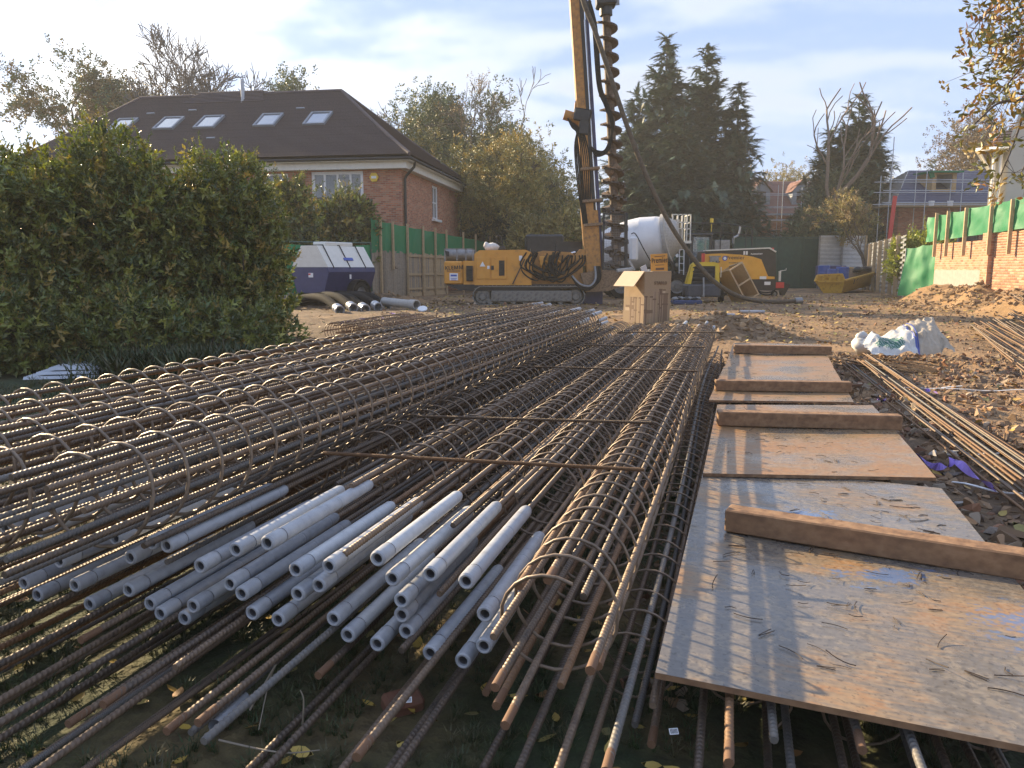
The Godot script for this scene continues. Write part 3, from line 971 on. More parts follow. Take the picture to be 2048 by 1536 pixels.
func loose_bars() -> void:
	# the long bundle right of the boards
	var fa := Vector3(5.016, 0.06, -11.319)
	var fb := Vector3(5.685, 0.06, -12.027)
	var na := Vector3(2.934, 0.06, -4.061)
	var nb := Vector3(3.623, 0.06, -4.85)
	for k in 15:
		var f := k / 14.0
		var lift := .03 * float(k % 2) + .02
		var a := fa.lerp(fb, f) + Vector3(rng.randf_range(-.1, .1), 0, rng.randf_range(-.35, .25))
		var b := na.lerp(nb, f) + Vector3(rng.randf_range(-.03, .03), 0, 0)
		a.y = ground_h(a.x, a.z) + lift + .03; b.y = ground_h(b.x, b.z) + lift + .03
		loose_bar(a, b, .8, ["rebar_rust", "rebar_brown", "rebar_grey", "rebar_rust", "rebar_dark"][k % 5], "long rusty bar in the straight bundle right of the boards", "long bars bundled right of the boards")
	# a fanned pile at the right edge
	for k in 22:
		var f := k / 21.0
		var a := (Vector3(9.524, 0.1, -16.035)).lerp(Vector3(12.372, 0.1, -18.961), f) + Vector3(rng.randf_range(-.2, .2), 0, rng.randf_range(-.2, .2))
		var b := (Vector3(5.914, 0.1, -8.205)).lerp(Vector3(9.765, 0.1, -12.847), f)
		a.y = ground_h(a.x, a.z) + .05 + .03 * (k % 4); b.y = ground_h(b.x, b.z) + .04 + .03 * (k % 4)
		loose_bar(a, b, .95, ["rebar_rust", "rebar_brown", "rebar_dark"][k % 3], "rusty bar in the fanned pile at the right edge", "fanned bars at the right edge")
	# short bars under the white sack
	for k in 16:
		var f := k / 15.0
		var b := (Vector3(5.117, 0.05, -10.551)).lerp(Vector3(6.084, 0.05, -10.551), f) + Vector3(rng.randf_range(-.08, .08), 0, rng.randf_range(-.15, .1))
		var a := b + Vector3(-.45 + rng.randf_range(-.12, .12), 0, -1.1 + rng.randf_range(-.1, .1))
		a.y = ground_h(a.x, a.z) + .06 + .025 * (k % 3); b.y = ground_h(b.x, b.z) + .03 + .025 * (k % 3)
		loose_bar(a, b, .7, ["rebar_dark", "rebar_brown"][k % 2], "short dark bar sticking out from under the white sack", "short bars under the white sack")
	# bars strewn in the grass, bottom left
	for k in 9:
		var f := k / 8.0
		var a := us(-2.5 + f * .75 + .1 * (k % 2), 1.05 + f * .1, .02)
		var b := us(-2.4 + f * .8, 5.2, .02)
		loose_bar(a, b, .8, ["rebar_grey", "rebar_dark", "rebar_brown"][k % 3], "ribbed bar lying flat in the grass at the bottom left", "bars lying in the grass")


# ---------------------------------------------------------------- walls, windows, roofs
# wall face with openings; o is its lower left corner seen from outside, xd runs to the right
func wall(b: B, o: Vector3, xd: Vector3, w: float, h: float, holes: Array, th := .12) -> void:
	var xs := [0.0, w]
	var ys := [0.0, h]
	var inw := -xd.cross(Vector3.UP).normalized()
	for q in holes:
		xs.append(q[0]); xs.append(q[2]); ys.append(q[1]); ys.append(q[3])
	xs.sort(); ys.sort()
	var P := func(x: float, y: float, d := 0.0) -> Vector3: return o + xd * x + Vector3.UP * y + inw * d
	for i in xs.size() - 1:
		for j in ys.size() - 1:
			if xs[i + 1] - xs[i] < .001 or ys[j + 1] - ys[j] < .001: continue
			var cx: float = (xs[i] + xs[i + 1]) * .5
			var cy: float = (ys[j] + ys[j + 1]) * .5
			var open := false
			for q in holes:
				if cx > q[0] and cx < q[2] and cy > q[1] and cy < q[3]: open = true
			if not open: b.face([P.call(xs[i], ys[j]), P.call(xs[i + 1], ys[j]), P.call(xs[i + 1], ys[j + 1]), P.call(xs[i], ys[j + 1])], P.call(cx, cy, 1.0))
	for q in holes:
		var c: Vector3 = P.call((q[0] + q[2]) * .5, (q[1] + q[3]) * .5, th * .5)
		var cs := [[q[0], q[1]], [q[2], q[1]], [q[2], q[3]], [q[0], q[3]]]
		for k in 4:
			var a: Array = cs[k]
			var d: Array = cs[(k + 1) % 4]
			var mid: Vector3 = (P.call(a[0], a[1], th * .5) + P.call(d[0], d[1], th * .5)) * .5
			b.face([P.call(a[0], a[1]), P.call(d[0], d[1]), P.call(d[0], d[1], th), P.call(a[0], a[1], th)], mid + (mid - c))

func window(parent: Node, o: Vector3, xd: Vector3, w: float, h: float, cols: int, rows: int, frame_mat := "white_paint", fw := .06, glazed := true) -> Node3D:
	var inw := -xd.cross(Vector3.UP).normalized()
	var bas := Basis(xd, Vector3.UP, -inw)
	var c := o + xd * w * .5 + Vector3.UP * h * .5 + inw * .08
	var f := B.new()
	for s in [-1.0, 1.0]:
		f.box(c + xd * s * (w - fw) * .5, Vector3(fw, h, .07), bas)
		f.box(c + Vector3.UP * s * (h - fw) * .5, Vector3(w - fw * 2, fw, .07), bas)
	for i in range(1, cols): f.box(c + xd * (w * i / cols - w * .5), Vector3(fw * .7, h - fw * 2, .05), bas)
	for i in range(1, rows): f.box(c + Vector3.UP * (h * i / rows - h * .5) + inw * .004, Vector3(w - fw * 2, fw * .7, .05), bas)
	var win := part("window", f, frame_mat, parent)
	if glazed:
		var g := B.new()
		g.box(c, Vector3(w - fw, h - fw, .012), bas)
		part("pane", g, "glass", win)
	part("room", room(c + inw * .06, bas, w + .1, h + .1, 2.6), "room_wall", win)
	return win

# the inside of the room behind an opening: back, sides, floor and ceiling
func room(c: Vector3, bas: Basis, w: float, h: float, depth: float) -> B:
	var b := B.new()
	var P := func(x: float, y: float, z: float) -> Vector3: return c + bas * Vector3(x * w * .5, y * h * .5, -z * depth)
	var q := [P.call(-1, -1, 0), P.call(1, -1, 0), P.call(1, 1, 0), P.call(-1, 1, 0), P.call(-1, -1, 1), P.call(1, -1, 1), P.call(1, 1, 1), P.call(-1, 1, 1)]
	for f in [[4, 5, 6, 7], [0, 1, 5, 4], [2, 3, 7, 6], [1, 2, 6, 5], [3, 0, 4, 7]]:
		var m: Vector3 = (q[f[0]] + q[f[2]]) * .5
		var mid := c - bas.z * depth * .5
		b.face([q[f[0]], q[f[1]], q[f[2]], q[f[3]]], m + (m - mid))
	return b

# one roof slope from an eave edge a-b up to a ridge edge d-c, laid in stepped tile courses
func slope(b: B, a: Vector3, bb: Vector3, c: Vector3, d: Vector3, courses: int, flare := 0.0, lip := .03) -> void:
	var nn := (bb - a).cross(d - a).normalized()
	if nn.y < 0: nn = -nn
	var E := func(p: Vector3, q: Vector3, t: float) -> Vector3: return p.lerp(q, t) + Vector3.UP * flare * pow(1.0 - t, 4.0)
	for k in courses:
		var t0 := float(k) / courses
		var t1 := float(k + 1) / courses
		var a0: Vector3 = E.call(a, d, t0) + nn * lip
		var b0: Vector3 = E.call(bb, c, t0) + nn * lip
		var a1: Vector3 = E.call(a, d, t1)
		var b1: Vector3 = E.call(bb, c, t1)
		var under := (a0 + b1) * .5 - nn * 5.0
		b.tint = Color.WHITE * (1.0 + .16 * sin(k * 12.9898) * cos(k * 4.1))
		if (a1 - b1).length() < .01: b.face([a0, b0, b1], under)
		else: b.face([a0, b0, b1, a1], under)
		b.face([a0 - nn * lip, b0 - nn * lip, b0, a0], (a1 + b1) * .5)

func left_house() -> void:
	var t := thing("brick_house", "red brick house with dark hipped roof and five rooflights behind the fence", "house", Vector3(-4.62, .2, -33.0), -.161)
	var L := 17.6
	var W := 11.0
	var H := 5.55
	var b := B.new()
	var fr := [[L - 3.95, 3.25, L - 1.65, 5.3], [L - 6.3, 3.9, L - 5.0, 5.25], [L - 10.4, 3.9, L - 9.0, 5.25]]
	var sd := [[4.95, 3.62, 6.05, 5.2]]
	wall(b, Vector3(-L, 0, 0), Vector3.RIGHT, L, H, fr)
	wall(b, Vector3.ZERO, Vector3.FORWARD, W, H, sd)
	wall(b, Vector3(0, 0, -W), Vector3.LEFT, L, H, [])
	wall(b, Vector3(-L, 0, -W), Vector3.BACK, W, H, [])
	part("wall", b, "brick_red", t)
	var w1 := window(t, Vector3(-3.95, 3.25, 0), Vector3.RIGHT, 2.3, 2.05, 4, 1, "white_paint", .13)
	w1.set_meta("label", "white french window with a small railing")
	window(t, Vector3(-6.3, 3.9, 0), Vector3.RIGHT, 1.3, 1.35, 2, 2)
	window(t, Vector3(-10.4, 3.9, 0), Vector3.RIGHT, 1.4, 1.35, 2, 2)
	var w2 := window(t, Vector3(0, 3.62, -4.95), Vector3.FORWARD, 1.1, 1.58, 2, 2, "white_paint", .09)
	var sill := B.new()
	sill.box(Vector3(.07, 3.56, -5.5), Vector3(.18, .1, 1.36))
	part("sill", sill, "white_paint", w2)
	var lb := B.new()
	for k in 14: lb.cyl(Vector3(-4.0 + k * .185, 3.25, .12), Vector3(-4.0 + k * .185, 4.2, .12), .012, 5)
	lb.bar(Vector3(-4.1, 4.2, .12), Vector3(-1.5, 4.2, .12), .03, .03)
	part("railing", lb, "black_paint", t)
	# string course, cornice, fascia, gutter
	var s := B.new()
	s.box(Vector3(-1.6, 2.72, .06), Vector3(3.0, .14, .12))
	s.box(Vector3(-2.4, 1.5, .06), Vector3(3.0, .12, .12))
	part("stone_band", s, "white_paint", t)
	var f := B.new()
	f.box(Vector3(-L * .5, H - .06, .16), Vector3(L + .64, .3, .32))
	f.box(Vector3(.16, H - .061, -W * .5), Vector3(.32, .3, W))
	f.box(Vector3(-L * .5, H + .12, .27), Vector3(L + 1.06, .1, .5))
	f.box(Vector3(.27, H + .119, -W * .5), Vector3(.5, .1, W + .02))
	part("cornice", f, "cream_paint", t)
	var g := B.new()
	g.tube([Vector3(-L - .5, H + .16, .56), Vector3(.56, H + .16, .56), Vector3(.56, H + .16, -W - .5)], .065, .065, 8)
	part("gutter", g, "black_paint", t)
	for z in [-.25, -W + .5]:
		var dp := B.new()
		dp.tube([Vector3(.54, H + .1, z), Vector3(.5, H - .1, z), Vector3(.16, H - .45, z), Vector3(.09, H - .6, z), Vector3(.09, 0, z)], .06, .06, 8)
		part("downpipe", dp, "black_paint", t)
	# roof
	var r := B.new()
	var e := .55
	var A := Vector3(-L - e, H + .18, e)
	var Bc := Vector3(e, H + .18, e)
	var Cc := Vector3(e, H + .18, -W - e)
	var D := Vector3(-L - e, H + .18, -W - e)
	var r1 := Vector3(-4.6, 9.78, -W * .5)
	var r0 := Vector3(-15.4, 9.78, -W * .5)
	slope(r, A, Bc, r1, r0, 62, .14)
	slope(r, Bc, Cc, r1, r1, 62, .14)
	slope(r, Cc, D, r0, r1, 30, .14)
	slope(r, D, A, r0, r0, 62, .14)
	var ro := part("roof", r, "roof_tile", t)
	var rd := B.new()
	rd.tube([r0, r1], .11, .11, 8)
	for q in [[r1, Bc], [r1, Cc], [r0, A], [r0, D]]:
		var pts := []
		for k in 9: pts.append((q[0] as Vector3).lerp(q[1], k / 8.0) + Vector3.UP * .14 * pow(k / 8.0, 4.0))
		rd.tube(pts, .09, .09, 6)
	part("ridge_tiles", rd, "roof_tile", ro)
	var up := B.new()
	var u0 := Vector3(-12.6, 9.3, -W * .5 + .75)
	slope(up, u0, u0 + Vector3(4.3, 0, 0), u0 + Vector3(3.9, .68, -.75), u0 + Vector3(.5, .68, -.75), 8)
	slope(up, u0 + Vector3(4.3, 0, -1.5), u0 + Vector3(0, 0, -1.5), u0 + Vector3(.5, .68, -.75), u0 + Vector3(3.9, .68, -.75), 8)
	part("raised_ridge", up, "roof_tile", ro)
	var fl := B.new()
	fl.cyl(Vector3(-9.45, 9.2, -4.9), Vector3(-9.45, 10.35, -4.9), .09, 10)
	fl.cyl(Vector3(-9.45, 9.25, -4.9), Vector3(-9.45, 9.4, -4.9), .2, 10, .1)
	part("flue", fl, "galvanised", t)
	var fa := Vector3(0, H + .18, e)
	var dir := Vector3(0, 9.78 - H - .18, -W * .5 - e)
	var sn := Vector3.RIGHT.cross(dir).normalized()
	if sn.y < 0: sn = -sn
	for x in [-15.0, -12.6, -10.55, -7.6, -5.2]:
		var c := fa + dir * .545 + Vector3(x + .5, 0, 0) + sn * .07
		var bas := Basis(Vector3.RIGHT, dir.normalized(), Vector3.RIGHT.cross(dir.normalized()))
		var k := B.new()
		var hh := 1.32
		for q in [-1.0, 1.0]:
			k.box(c + Vector3.RIGHT * q * .47, Vector3(.1, hh, .12), bas)
			k.box(c + dir.normalized() * q * (hh - .1) * .5, Vector3(.84, .1, .121), bas)
		var fo := part("rooflight", k, "lead_grey", ro)
		var p := B.new()
		p.box(c, Vector3(.86, hh - .16, .04), bas)
		part("pane", p, "roof_pane", fo)
	for q in [[-13.7, .72], [-11.6, .75], [-9.2, .31], [-6.0, .72]]:
		var v := B.new()
		v.box(fa + dir * q[1] + Vector3(q[0], 0, 0) + sn * .05, Vector3(.4, .1, .06), Basis(Vector3.RIGHT, dir.normalized(), Vector3.RIGHT.cross(dir.normalized())))
		part("tile_vent", v, "lead_grey", ro)
	var al := B.new()
	var hx := []
	for k in 6: hx.append(Vector2(cos(k * PI / 3), sin(k * PI / 3)) * .2)
	al.prism(hx, 0, .09, Basis.IDENTITY, Vector3(-1.15, 5.02, .01))
	var ao := part("alarm_box", al, "yellow_paint", t)
	var am := B.new()
	am.box(Vector3(-1.15, 5.02, .105), Vector3(.22, .1, .01))
	part("alarm_label", am, "ink_white", ao)
	# a slate roof further left, seen over the shrubs
	var n := thing("neighbour_house", "low slate-roofed building at the far left edge", "house", Vector3(-33.5, .2, -46.0))
	var nb := B.new()
	nb.box(Vector3(0, 2.4, 0), Vector3(13, 4.8, 9))
	part("wall", nb, "brick_red", n)
	var nr := B.new()
	slope(nr, Vector3(-7, 4.7, 5), Vector3(7, 4.7, 5), Vector3(4, 8.3, 0), Vector3(-7, 8.3, 0), 30)
	slope(nr, Vector3(7, 4.7, 5), Vector3(7, 4.7, -5), Vector3(4, 8.3, 0), Vector3(4, 8.3, 0), 30)
	part("roof", nr, "lead_grey", n)

func pole(b: B, a: Vector3, c: Vector3, r := .026) -> void:
	b.tube([a, c], r, r, 6)

func scaffold(t: Node3D, xs: Array, z0: float, z1: float, lifts: Array, top: float, boards_at: float) -> void:
	for x in xs:
		for z in [z0, z1]:
			var b := B.new()
			pole(b, Vector3(x, 0, z), Vector3(x, top + rng.randf_range(-.3, .6), z))
			part("standard", b, "galvanised", t)
	for y in lifts:
		for z in [z0, z1]:
			var b := B.new()
			pole(b, Vector3(xs[0] - .4, y, z + .06), Vector3(xs[-1] + .4, y, z + .06))
			part("ledger", b, "galvanised", t)
	for k in 5:
		var b := B.new()
		b.box(Vector3((xs[0] + xs[-1]) * .5, boards_at, lerpf(z0, z1, (k + .5) / 5.0)), Vector3(xs[-1] - xs[0] + .6, .04, absf(z1 - z0) / 5.0 - .02))
		part("scaffold_board", b, "timber_pale", t)

func far_houses() -> void:
	# red-roofed house at the back
	var D := 64.0
	var x0 := 16.863
	var x1 := 25.212
	var t := thing("unfinished_house", "unfinished house with red tiled roof and two dormers at the back", "house", Vector3(x0, .2, -D))
	var w := x1 - x0
	var eave := 5.872 - .2
	var ridge := 8.852 - .2
	var b := B.new()
	var holes := [[1.495, 2.4, 2.492, 4.2], [4.402, 2.4, 5.482, 4.2], [6.853, 2.4, 7.891, 4.2]]
	wall(b, Vector3(0, 0, 0), Vector3.RIGHT, w, eave, holes, .2)
	wall(b, Vector3(w, 0, 0), Vector3.FORWARD, 8, eave, [])
	wall(b, Vector3(0, 0, -8), Vector3.BACK, 8, eave, [])
	part("wall", b, "brick_orange", t)
	for q in holes: window(t, Vector3(q[0], q[1], -.1), Vector3.RIGHT, q[2] - q[0], q[3] - q[1], 2, 1, "timber_grey", .1, false)
	var r := B.new()
	var rl := 2.409
	slope(r, Vector3(rl - .2, eave, .5), Vector3(w + .4, eave, .5), Vector3(w + .4, ridge, -4), Vector3(rl - .2, ridge, -4), 30)
	slope(r, Vector3(w + .4, eave, -8.5), Vector3(rl - .2, eave, -8.5), Vector3(rl - .2, ridge, -4), Vector3(w + .4, ridge, -4), 30)
	var ro := part("roof", r, "roof_red", t)
	var gb := B.new()
	gb.face([Vector3(rl, eave, .3), Vector3(rl, ridge - .1, -4), Vector3(rl, eave, -8.3)], Vector3(rl + 5, eave, -4))
	part("gable", gb, "brick_orange", t)
	var fl := B.new()
	fl.box(Vector3(rl * .5, eave - .06, -4), Vector3(rl, .12, 8.2))
	part("flat_roof", fl, "lead_grey", t)
	var ft := B.new()
	ft.box(Vector3(rl * .5 + w * .5, eave - .1, .52), Vector3(w - rl + .6, .16, .06))
	part("gutter", ft, "lead_grey", t)
	for px in [3.53, 6.77]:
		var dw := 1.412
		var c := Vector3(px, eave + .75, -.55)
		var fb := B.new()
		wall(fb, c + Vector3(-dw * .5, 0, 0), Vector3.RIGHT, dw, 1.15, [[dw * .24, .12, dw * .76, 1.05]], .12)
		wall(fb, c + Vector3(dw * .5, 0, 0), Vector3.FORWARD, 2.5, 1.1, [])
		wall(fb, c + Vector3(-dw * .5, 0, -2.5), Vector3.BACK, 2.5, 1.1, [])
		fb.face([c + Vector3(-dw * .5, 1.15, .0), c + Vector3(dw * .5, 1.15, 0), c + Vector3(0, 1.9, 0)], c - Vector3(0, 0, 3))
		var fo := part("dormer", fb, "lead_grey", ro)
		part("room", room(c + Vector3(0, .58, -.1), Basis.IDENTITY, dw * .7, 1.05, 2.0), "room_wall", fo)
		var dr := B.new()
		slope(dr, c + Vector3(-dw * .62, 1.0, .25), c + Vector3(-dw * .62, 1.0, -2.6), c + Vector3(0, 2.0, -2.6), c + Vector3(0, 2.0, .25), 8)
		slope(dr, c + Vector3(dw * .62, 1.0, -2.6), c + Vector3(dw * .62, 1.0, .25), c + Vector3(0, 2.0, .25), c + Vector3(0, 2.0, -2.6), 8)
		part("dormer_roof", dr, "roof_red", fo)
	var sc := thing("scaffold", "scaffold along the front of the red-roofed unfinished house", "scaffold", Vector3(x0, .2, -D + 1.6), 0.0, "scaffolds on the unfinished houses")
	scaffold(sc, [.2, 2.409, 4.527, 6.437, w], -1.1, 0, [1.9, 2.9, eave - .6, eave + .4, eave + 1.4], eave + 1.9, eave - .7)
	for x in [2.367, 6.52]:
		var rb := B.new()
		rb.box(Vector3(x, eave - 1.0, .12), Vector3(.28, 3.4, .05), Basis(Vector3.FORWARD, -.04))
		part("red_netting", rb, "red_paint", sc)
	# hipped house under felt, on the right
	var D2 := 48.0
	var y0 := 23.575
	var h := thing("felted_house", "unfinished house with blue-grey felted hip roof behind the right-hand fence", "house", Vector3(y0, .2, -D2))
	var ww := 12.0
	var ev := 5.332 - .2
	var rg := 7.865 - .2
	var hb := B.new()
	var hh := [[.6, 1.6, 2.1, 3.6], [2.9, 1.2, 5.0, 3.6], [6.0, 1.2, 8.2, 3.6]]
	wall(hb, Vector3(0, 0, 0), Vector3.RIGHT, ww, ev, hh, .2)
	wall(hb, Vector3(0, 0, -9), Vector3.BACK, 9, ev, [])
	part("wall", hb, "brick_red", h)
	for q in hh: window(h, Vector3(q[0], q[1], -.1), Vector3.RIGHT, q[2] - q[0], q[3] - q[1], 1, 1, "timber_grey", .1, false)
	var hr := B.new()
	var e := .55
	var rx := 2.671
	slope(hr, Vector3(-e, ev, e), Vector3(ww, ev, e), Vector3(ww, rg, -4.5), Vector3(rx, rg, -4.5), 14, 0.0, .012)
	var hro := part("roof", hr, "roof_felt", h)
	var hl := B.new()
	slope(hl, Vector3(-e, ev, -9.5), Vector3(-e, ev, e), Vector3(rx, rg, -4.5), Vector3(rx, rg, -4.5), 22, 0.0, .03)
	part("battened_slope", hl, "roof_batten", hro)
	var hf := B.new()
	hf.box(Vector3(ww * .5 - .3, ev - .08, e), Vector3(ww + .8, .18, .08))
	hf.box(Vector3(-e, ev - .08, -4.5), Vector3(.08, .18, 10))
	part("fascia", hf, "timber_grey", h)
	# dormer box under green felt
	var dc := Vector3(3.146, ev + 1.32, -.95)
	var db := B.new()
	wall(db, dc + Vector3(-.75, -.5, 0), Vector3.RIGHT, 1.5, 1.15, [[.25, .15, 1.25, 1.05]], .1)
	wall(db, dc + Vector3(-.75, -.5, -2), Vector3.BACK, 2, 1.15, [])
	wall(db, dc + Vector3(.75, -.5, 0), Vector3.FORWARD, 2, 1.15, [])
	var dor := part("dormer", db, "plywood", hro)
	part("room", room(dc + Vector3(0, .1, -.09), Basis.IDENTITY, 1.2, 1.0, 1.6), "room_wall", dor)
	var dg := B.new()
	dg.box(dc + Vector3(0, .72, -.8), Vector3(1.95, .1, 2.3), Basis(Vector3.RIGHT, .04))
	dg.box(dc + Vector3(-.86, .5, .1), Vector3(.3, .36, .06), Basis(Vector3.FORWARD, -.3))
	part("green_felt", dg, "netting", dor)
	var s2 := thing("scaffold", "scaffold with guard rails round the felted hip-roofed house", "scaffold", Vector3(y0, .2, -D2 + 2.0), 0.0, "scaffolds on the unfinished houses")
	scaffold(s2, [-1.6, .5, 2.6, 4.9, 6.9, 9.4], -1.2, 0, [1.8, 2.6, ev - .1, ev + .6, ev + 1.2], ev + 1.4, ev - .28)
	for q in [[-1.4, 0.0], [4.2, .1]]:
		var rb := B.new()
		rb.box(Vector3(q[0], ev - 1.2, q[1] + .1), Vector3(.24, 3.0, .05), Basis(Vector3.FORWARD, .06))
		part("red_netting", rb, "red_paint", s2)
	for q in [[-1.6, 4.6], [5.6, 3.6], [6.9, 3.2]]:
		var b2 := B.new()
		pole(b2, Vector3(q[0], ev, .1), Vector3(q[0], ev + q[1] - 1.0, .1))
		part("tall_pole", b2, "galvanised", s2)
	var br := B.new()
	br.bar(Vector3(4.6, ev + .05, .2), Vector3(6.6, ev + 2.7, .2), .1, .1)
	part("brace", br, "timber_pale", s2)
	for x in [1.1, 2.2]:
		var bk := B.new()
		bk.lathe(Vector3(x, ev - .25, -.4), [Vector2(0, 0), Vector2(.13, 0), Vector2(.17, .3), Vector2(.15, .3), Vector2(.12, .02)], 12)
		part("tub", bk, "white_paint", s2)
	# rendered house at the right edge
	var wz := 27.0
	var wx := 16.265
	var wh := thing("rendered_house", "cream rendered house with chimney at the right edge", "house", Vector3(wx, .3, -wz), -.6)
	var we := 5.422 - .3
	var wb := B.new()
	wall(wb, Vector3.ZERO, Vector3.RIGHT, 8, we, [])
	wall(wb, Vector3(0, 0, -8), Vector3.BACK, 8, we, [])
	part("wall", wb, "render_wall", wh)
	var cx0 := 0.526
	var cy := 8.085 - .3
	var ch := B.new()
	ch.prism([Vector2(cx0, 0), Vector2(cx0 + 3.0, 0), Vector2(cx0 + 3.0, cy), Vector2(cx0 + .28, cy), Vector2(cx0 + .28, cy - 1.35), Vector2(cx0 + .02, cy - 2.3)], .003, .75)
	part("chimney", ch, "render_wall", wh)
	var rr := B.new()
	slope(rr, Vector3(-.35, we, .35), Vector3(8, we, .35), Vector3(8, we + 2.6, -4), Vector3(2.2, we + 2.6, -4), 24)
	slope(rr, Vector3(-.35, we, -8.4), Vector3(-.35, we, .35), Vector3(2.2, we + 2.6, -4), Vector3(2.2, we + 2.6, -4), 24)
	part("roof", rr, "roof_tile", wh)
	var gt := B.new()
	gt.tube([Vector3(-.4, we - .02, -8.2), Vector3(-.4, we - .02, .42), Vector3(cx0 - .02, we - .02, .42)], .07, .07, 8)
	part("gutter", gt, "white_paint", wh)
	for q in [[.1, 0.0], [.3, -1.2]]:
		var dp := B.new()
		dp.tube([Vector3(q[0], we - .1, .12), Vector3(q[0], we + q[1], .1), Vector3(q[0], 0, .1)], .05, .05, 8)
		part("downpipe", dp, "white_paint", wh)


# ---------------------------------------------------------------- fences and site walls
# a hanging sheet of netting between two posts lines: top and bottom polylines, with sag and ripples
func net_sheet(tops: Array, bots: Array, seed_: int, ripple := .04) -> B:
	var b := B.new()
	var f := FastNoiseLite.new()
	f.seed = seed_; f.frequency = .9
	var per := 8
	var ny := 8
	var cols := (tops.size() - 1) * per + 1
	var across: Vector3 = (tops[-1] - tops[0]).cross(Vector3.UP).normalized()
	for i in cols:
		var k := mini(i / per, tops.size() - 2)
		var t := float(i - k * per) / per
		var a: Vector3 = (tops[k] as Vector3).lerp(tops[k + 1], t)
		var c: Vector3 = (bots[k] as Vector3).lerp(bots[k + 1], t)
		a.y -= sin(t * PI) * ripple * .9
		for j in ny + 1:
			var p := a.lerp(c, float(j) / ny)
			p += across * (f.get_noise_3d(p.x * 2.0, p.y * 1.5, p.z * 2.0) * ripple * 1.6 - sin(t * PI) * ripple)
			b.v.append(p); b.c.append(Color.WHITE); b.uv.append(Vector2(t, float(j) / ny))
	for i in cols:
		for j in ny + 1:
			var l := b.v[maxi(i - 1, 0) * (ny + 1) + j]
			var r := b.v[mini(i + 1, cols - 1) * (ny + 1) + j]
			var u := b.v[i * (ny + 1) + maxi(j - 1, 0)]
			var d := b.v[i * (ny + 1) + mini(j + 1, ny)]
			b.n.append((r - l).cross(u - d).normalized())
	for i in cols - 1:
		for j in ny:
			var k := i * (ny + 1) + j
			b.put(k, k + 1, k + ny + 1); b.put(k + 1, k + ny + 1, k + ny + 2)
	return b

func left_fence() -> void:
	var A := Vector3(-5.248, .27, -29.0)
	var Z := Vector3(-3.128, .24, -36.5)
	var d := (Z - A).normalized()
	var L := A.distance_to(Z)
	var toward := d.cross(Vector3.UP).normalized()
	if toward.z < 0: toward = -toward
	var t := thing("timber_fence", "tall close-boarded timber fence with green netting beside the brick house", "fence", A)
	var bd := B.new(); bd.box(Vector3(0, .92, 0), Vector3(.1, 1.84, .02))
	var bm := bd.mesh()
	var yaw := atan2(-d.z, d.x)
	var n := int(L / .108)
	for k in n:
		var p := d * (k + .5) * .108
		var old: bool = k < n * .42
		var o := part("board", bm, (["timber_grey", "timber_grey_dark", "timber_grey"] if old else ["timber_pale", "timber_pale", "timber_grey"])[rng.randi() % 3], t)
		o.position = p + toward * rng.randf_range(-.008, .008) + Vector3.UP * (rng.randf_range(-.02, .02) + (.03 if old else .0))
		o.rotation.y = yaw
		o.rotation.z = rng.randf_range(-.008, .008)
	for y in [.35, .95, 1.72]:
		var r := B.new()
		r.bar(d * n * .108 * .42 + Vector3.UP * y + toward * .04, d * n * .108 + Vector3.UP * y + toward * .04, .05, .09)
		part("rail", r, "timber_pale", t)
	var gb := B.new()
	gb.bar(d * n * .108 * .42 + Vector3.UP * .1 + toward * .03, d * n * .108 + Vector3.UP * .1 + toward * .03, .03, .18)
	part("gravel_board", gb, "timber_pale", t)
	var E := Vector3(-1.097, .2, -44.0) - A
	var tops := []
	var bots := []
	var posts := []
	for q in [0.68, 1.81, 3.22, 4.88, 6.34, 7.73]: posts.append(d * float(q))
	var e2 := (E - d * L).normalized()
	for s in [2.4, 4.4, 7.0]: posts.append(d * L + e2 * s)
	tops.append(Vector3(0, 3.06, 0)); bots.append(Vector3(0, 1.75, 0))
	for k in posts.size():
		var p: Vector3 = posts[k]
		var pb := B.new()
		var low := 0.0 if k % 2 == 0 else (1.15 if k < 2 else .0)
		pb.box(Vector3(0, (3.0 + low) * .5, 0), Vector3(.1, 3.0 - low, .07))
		var o := part("post", pb, "timber_pale", t)
		o.position = p + toward * .1
		o.rotation = Vector3(0, yaw, rng.randf_range(-.012, .012))
		tops.append(p + Vector3.UP * (2.98 - k * .035)); bots.append(p + Vector3.UP * 1.8)
	var net := net_sheet(tops, bots, 3)
	var no := part("netting", net, "netting", t)
	no.position = toward * .04
	# mesh panel behind the tank trailer
	var h := thing("mesh_panel", "grey framed mesh panel with green netting behind the tank trailer", "fence", Vector3(-4.869, .27, -27.0))
	var ex := Vector3(-7.567, .27, -25.5) - Vector3(-4.869, .27, -27.0)
	var ed := ex.normalized()
	for k in 3:
		var p := ed * (ex.length() * k / 2.0)
		var pb := B.new()
		pb.cyl(p, p + Vector3.UP * 2.05, .022, 8)
		part("upright", pb, "frame_green", h)
	for y in [.1, 2.05]:
		var rb := B.new()
		rb.cyl(Vector3.UP * y, ex + Vector3.UP * y, .022, 8)
		part("rail", rb, "frame_green", h)
	part("netting", net_sheet([Vector3.UP * 2.0, ex * .5 + Vector3.UP * 2.0, ex + Vector3.UP * 2.0], [Vector3.UP * .05, ex * .5 + Vector3.UP * .05, ex + Vector3.UP * .05], 9, .06), "netting", h)

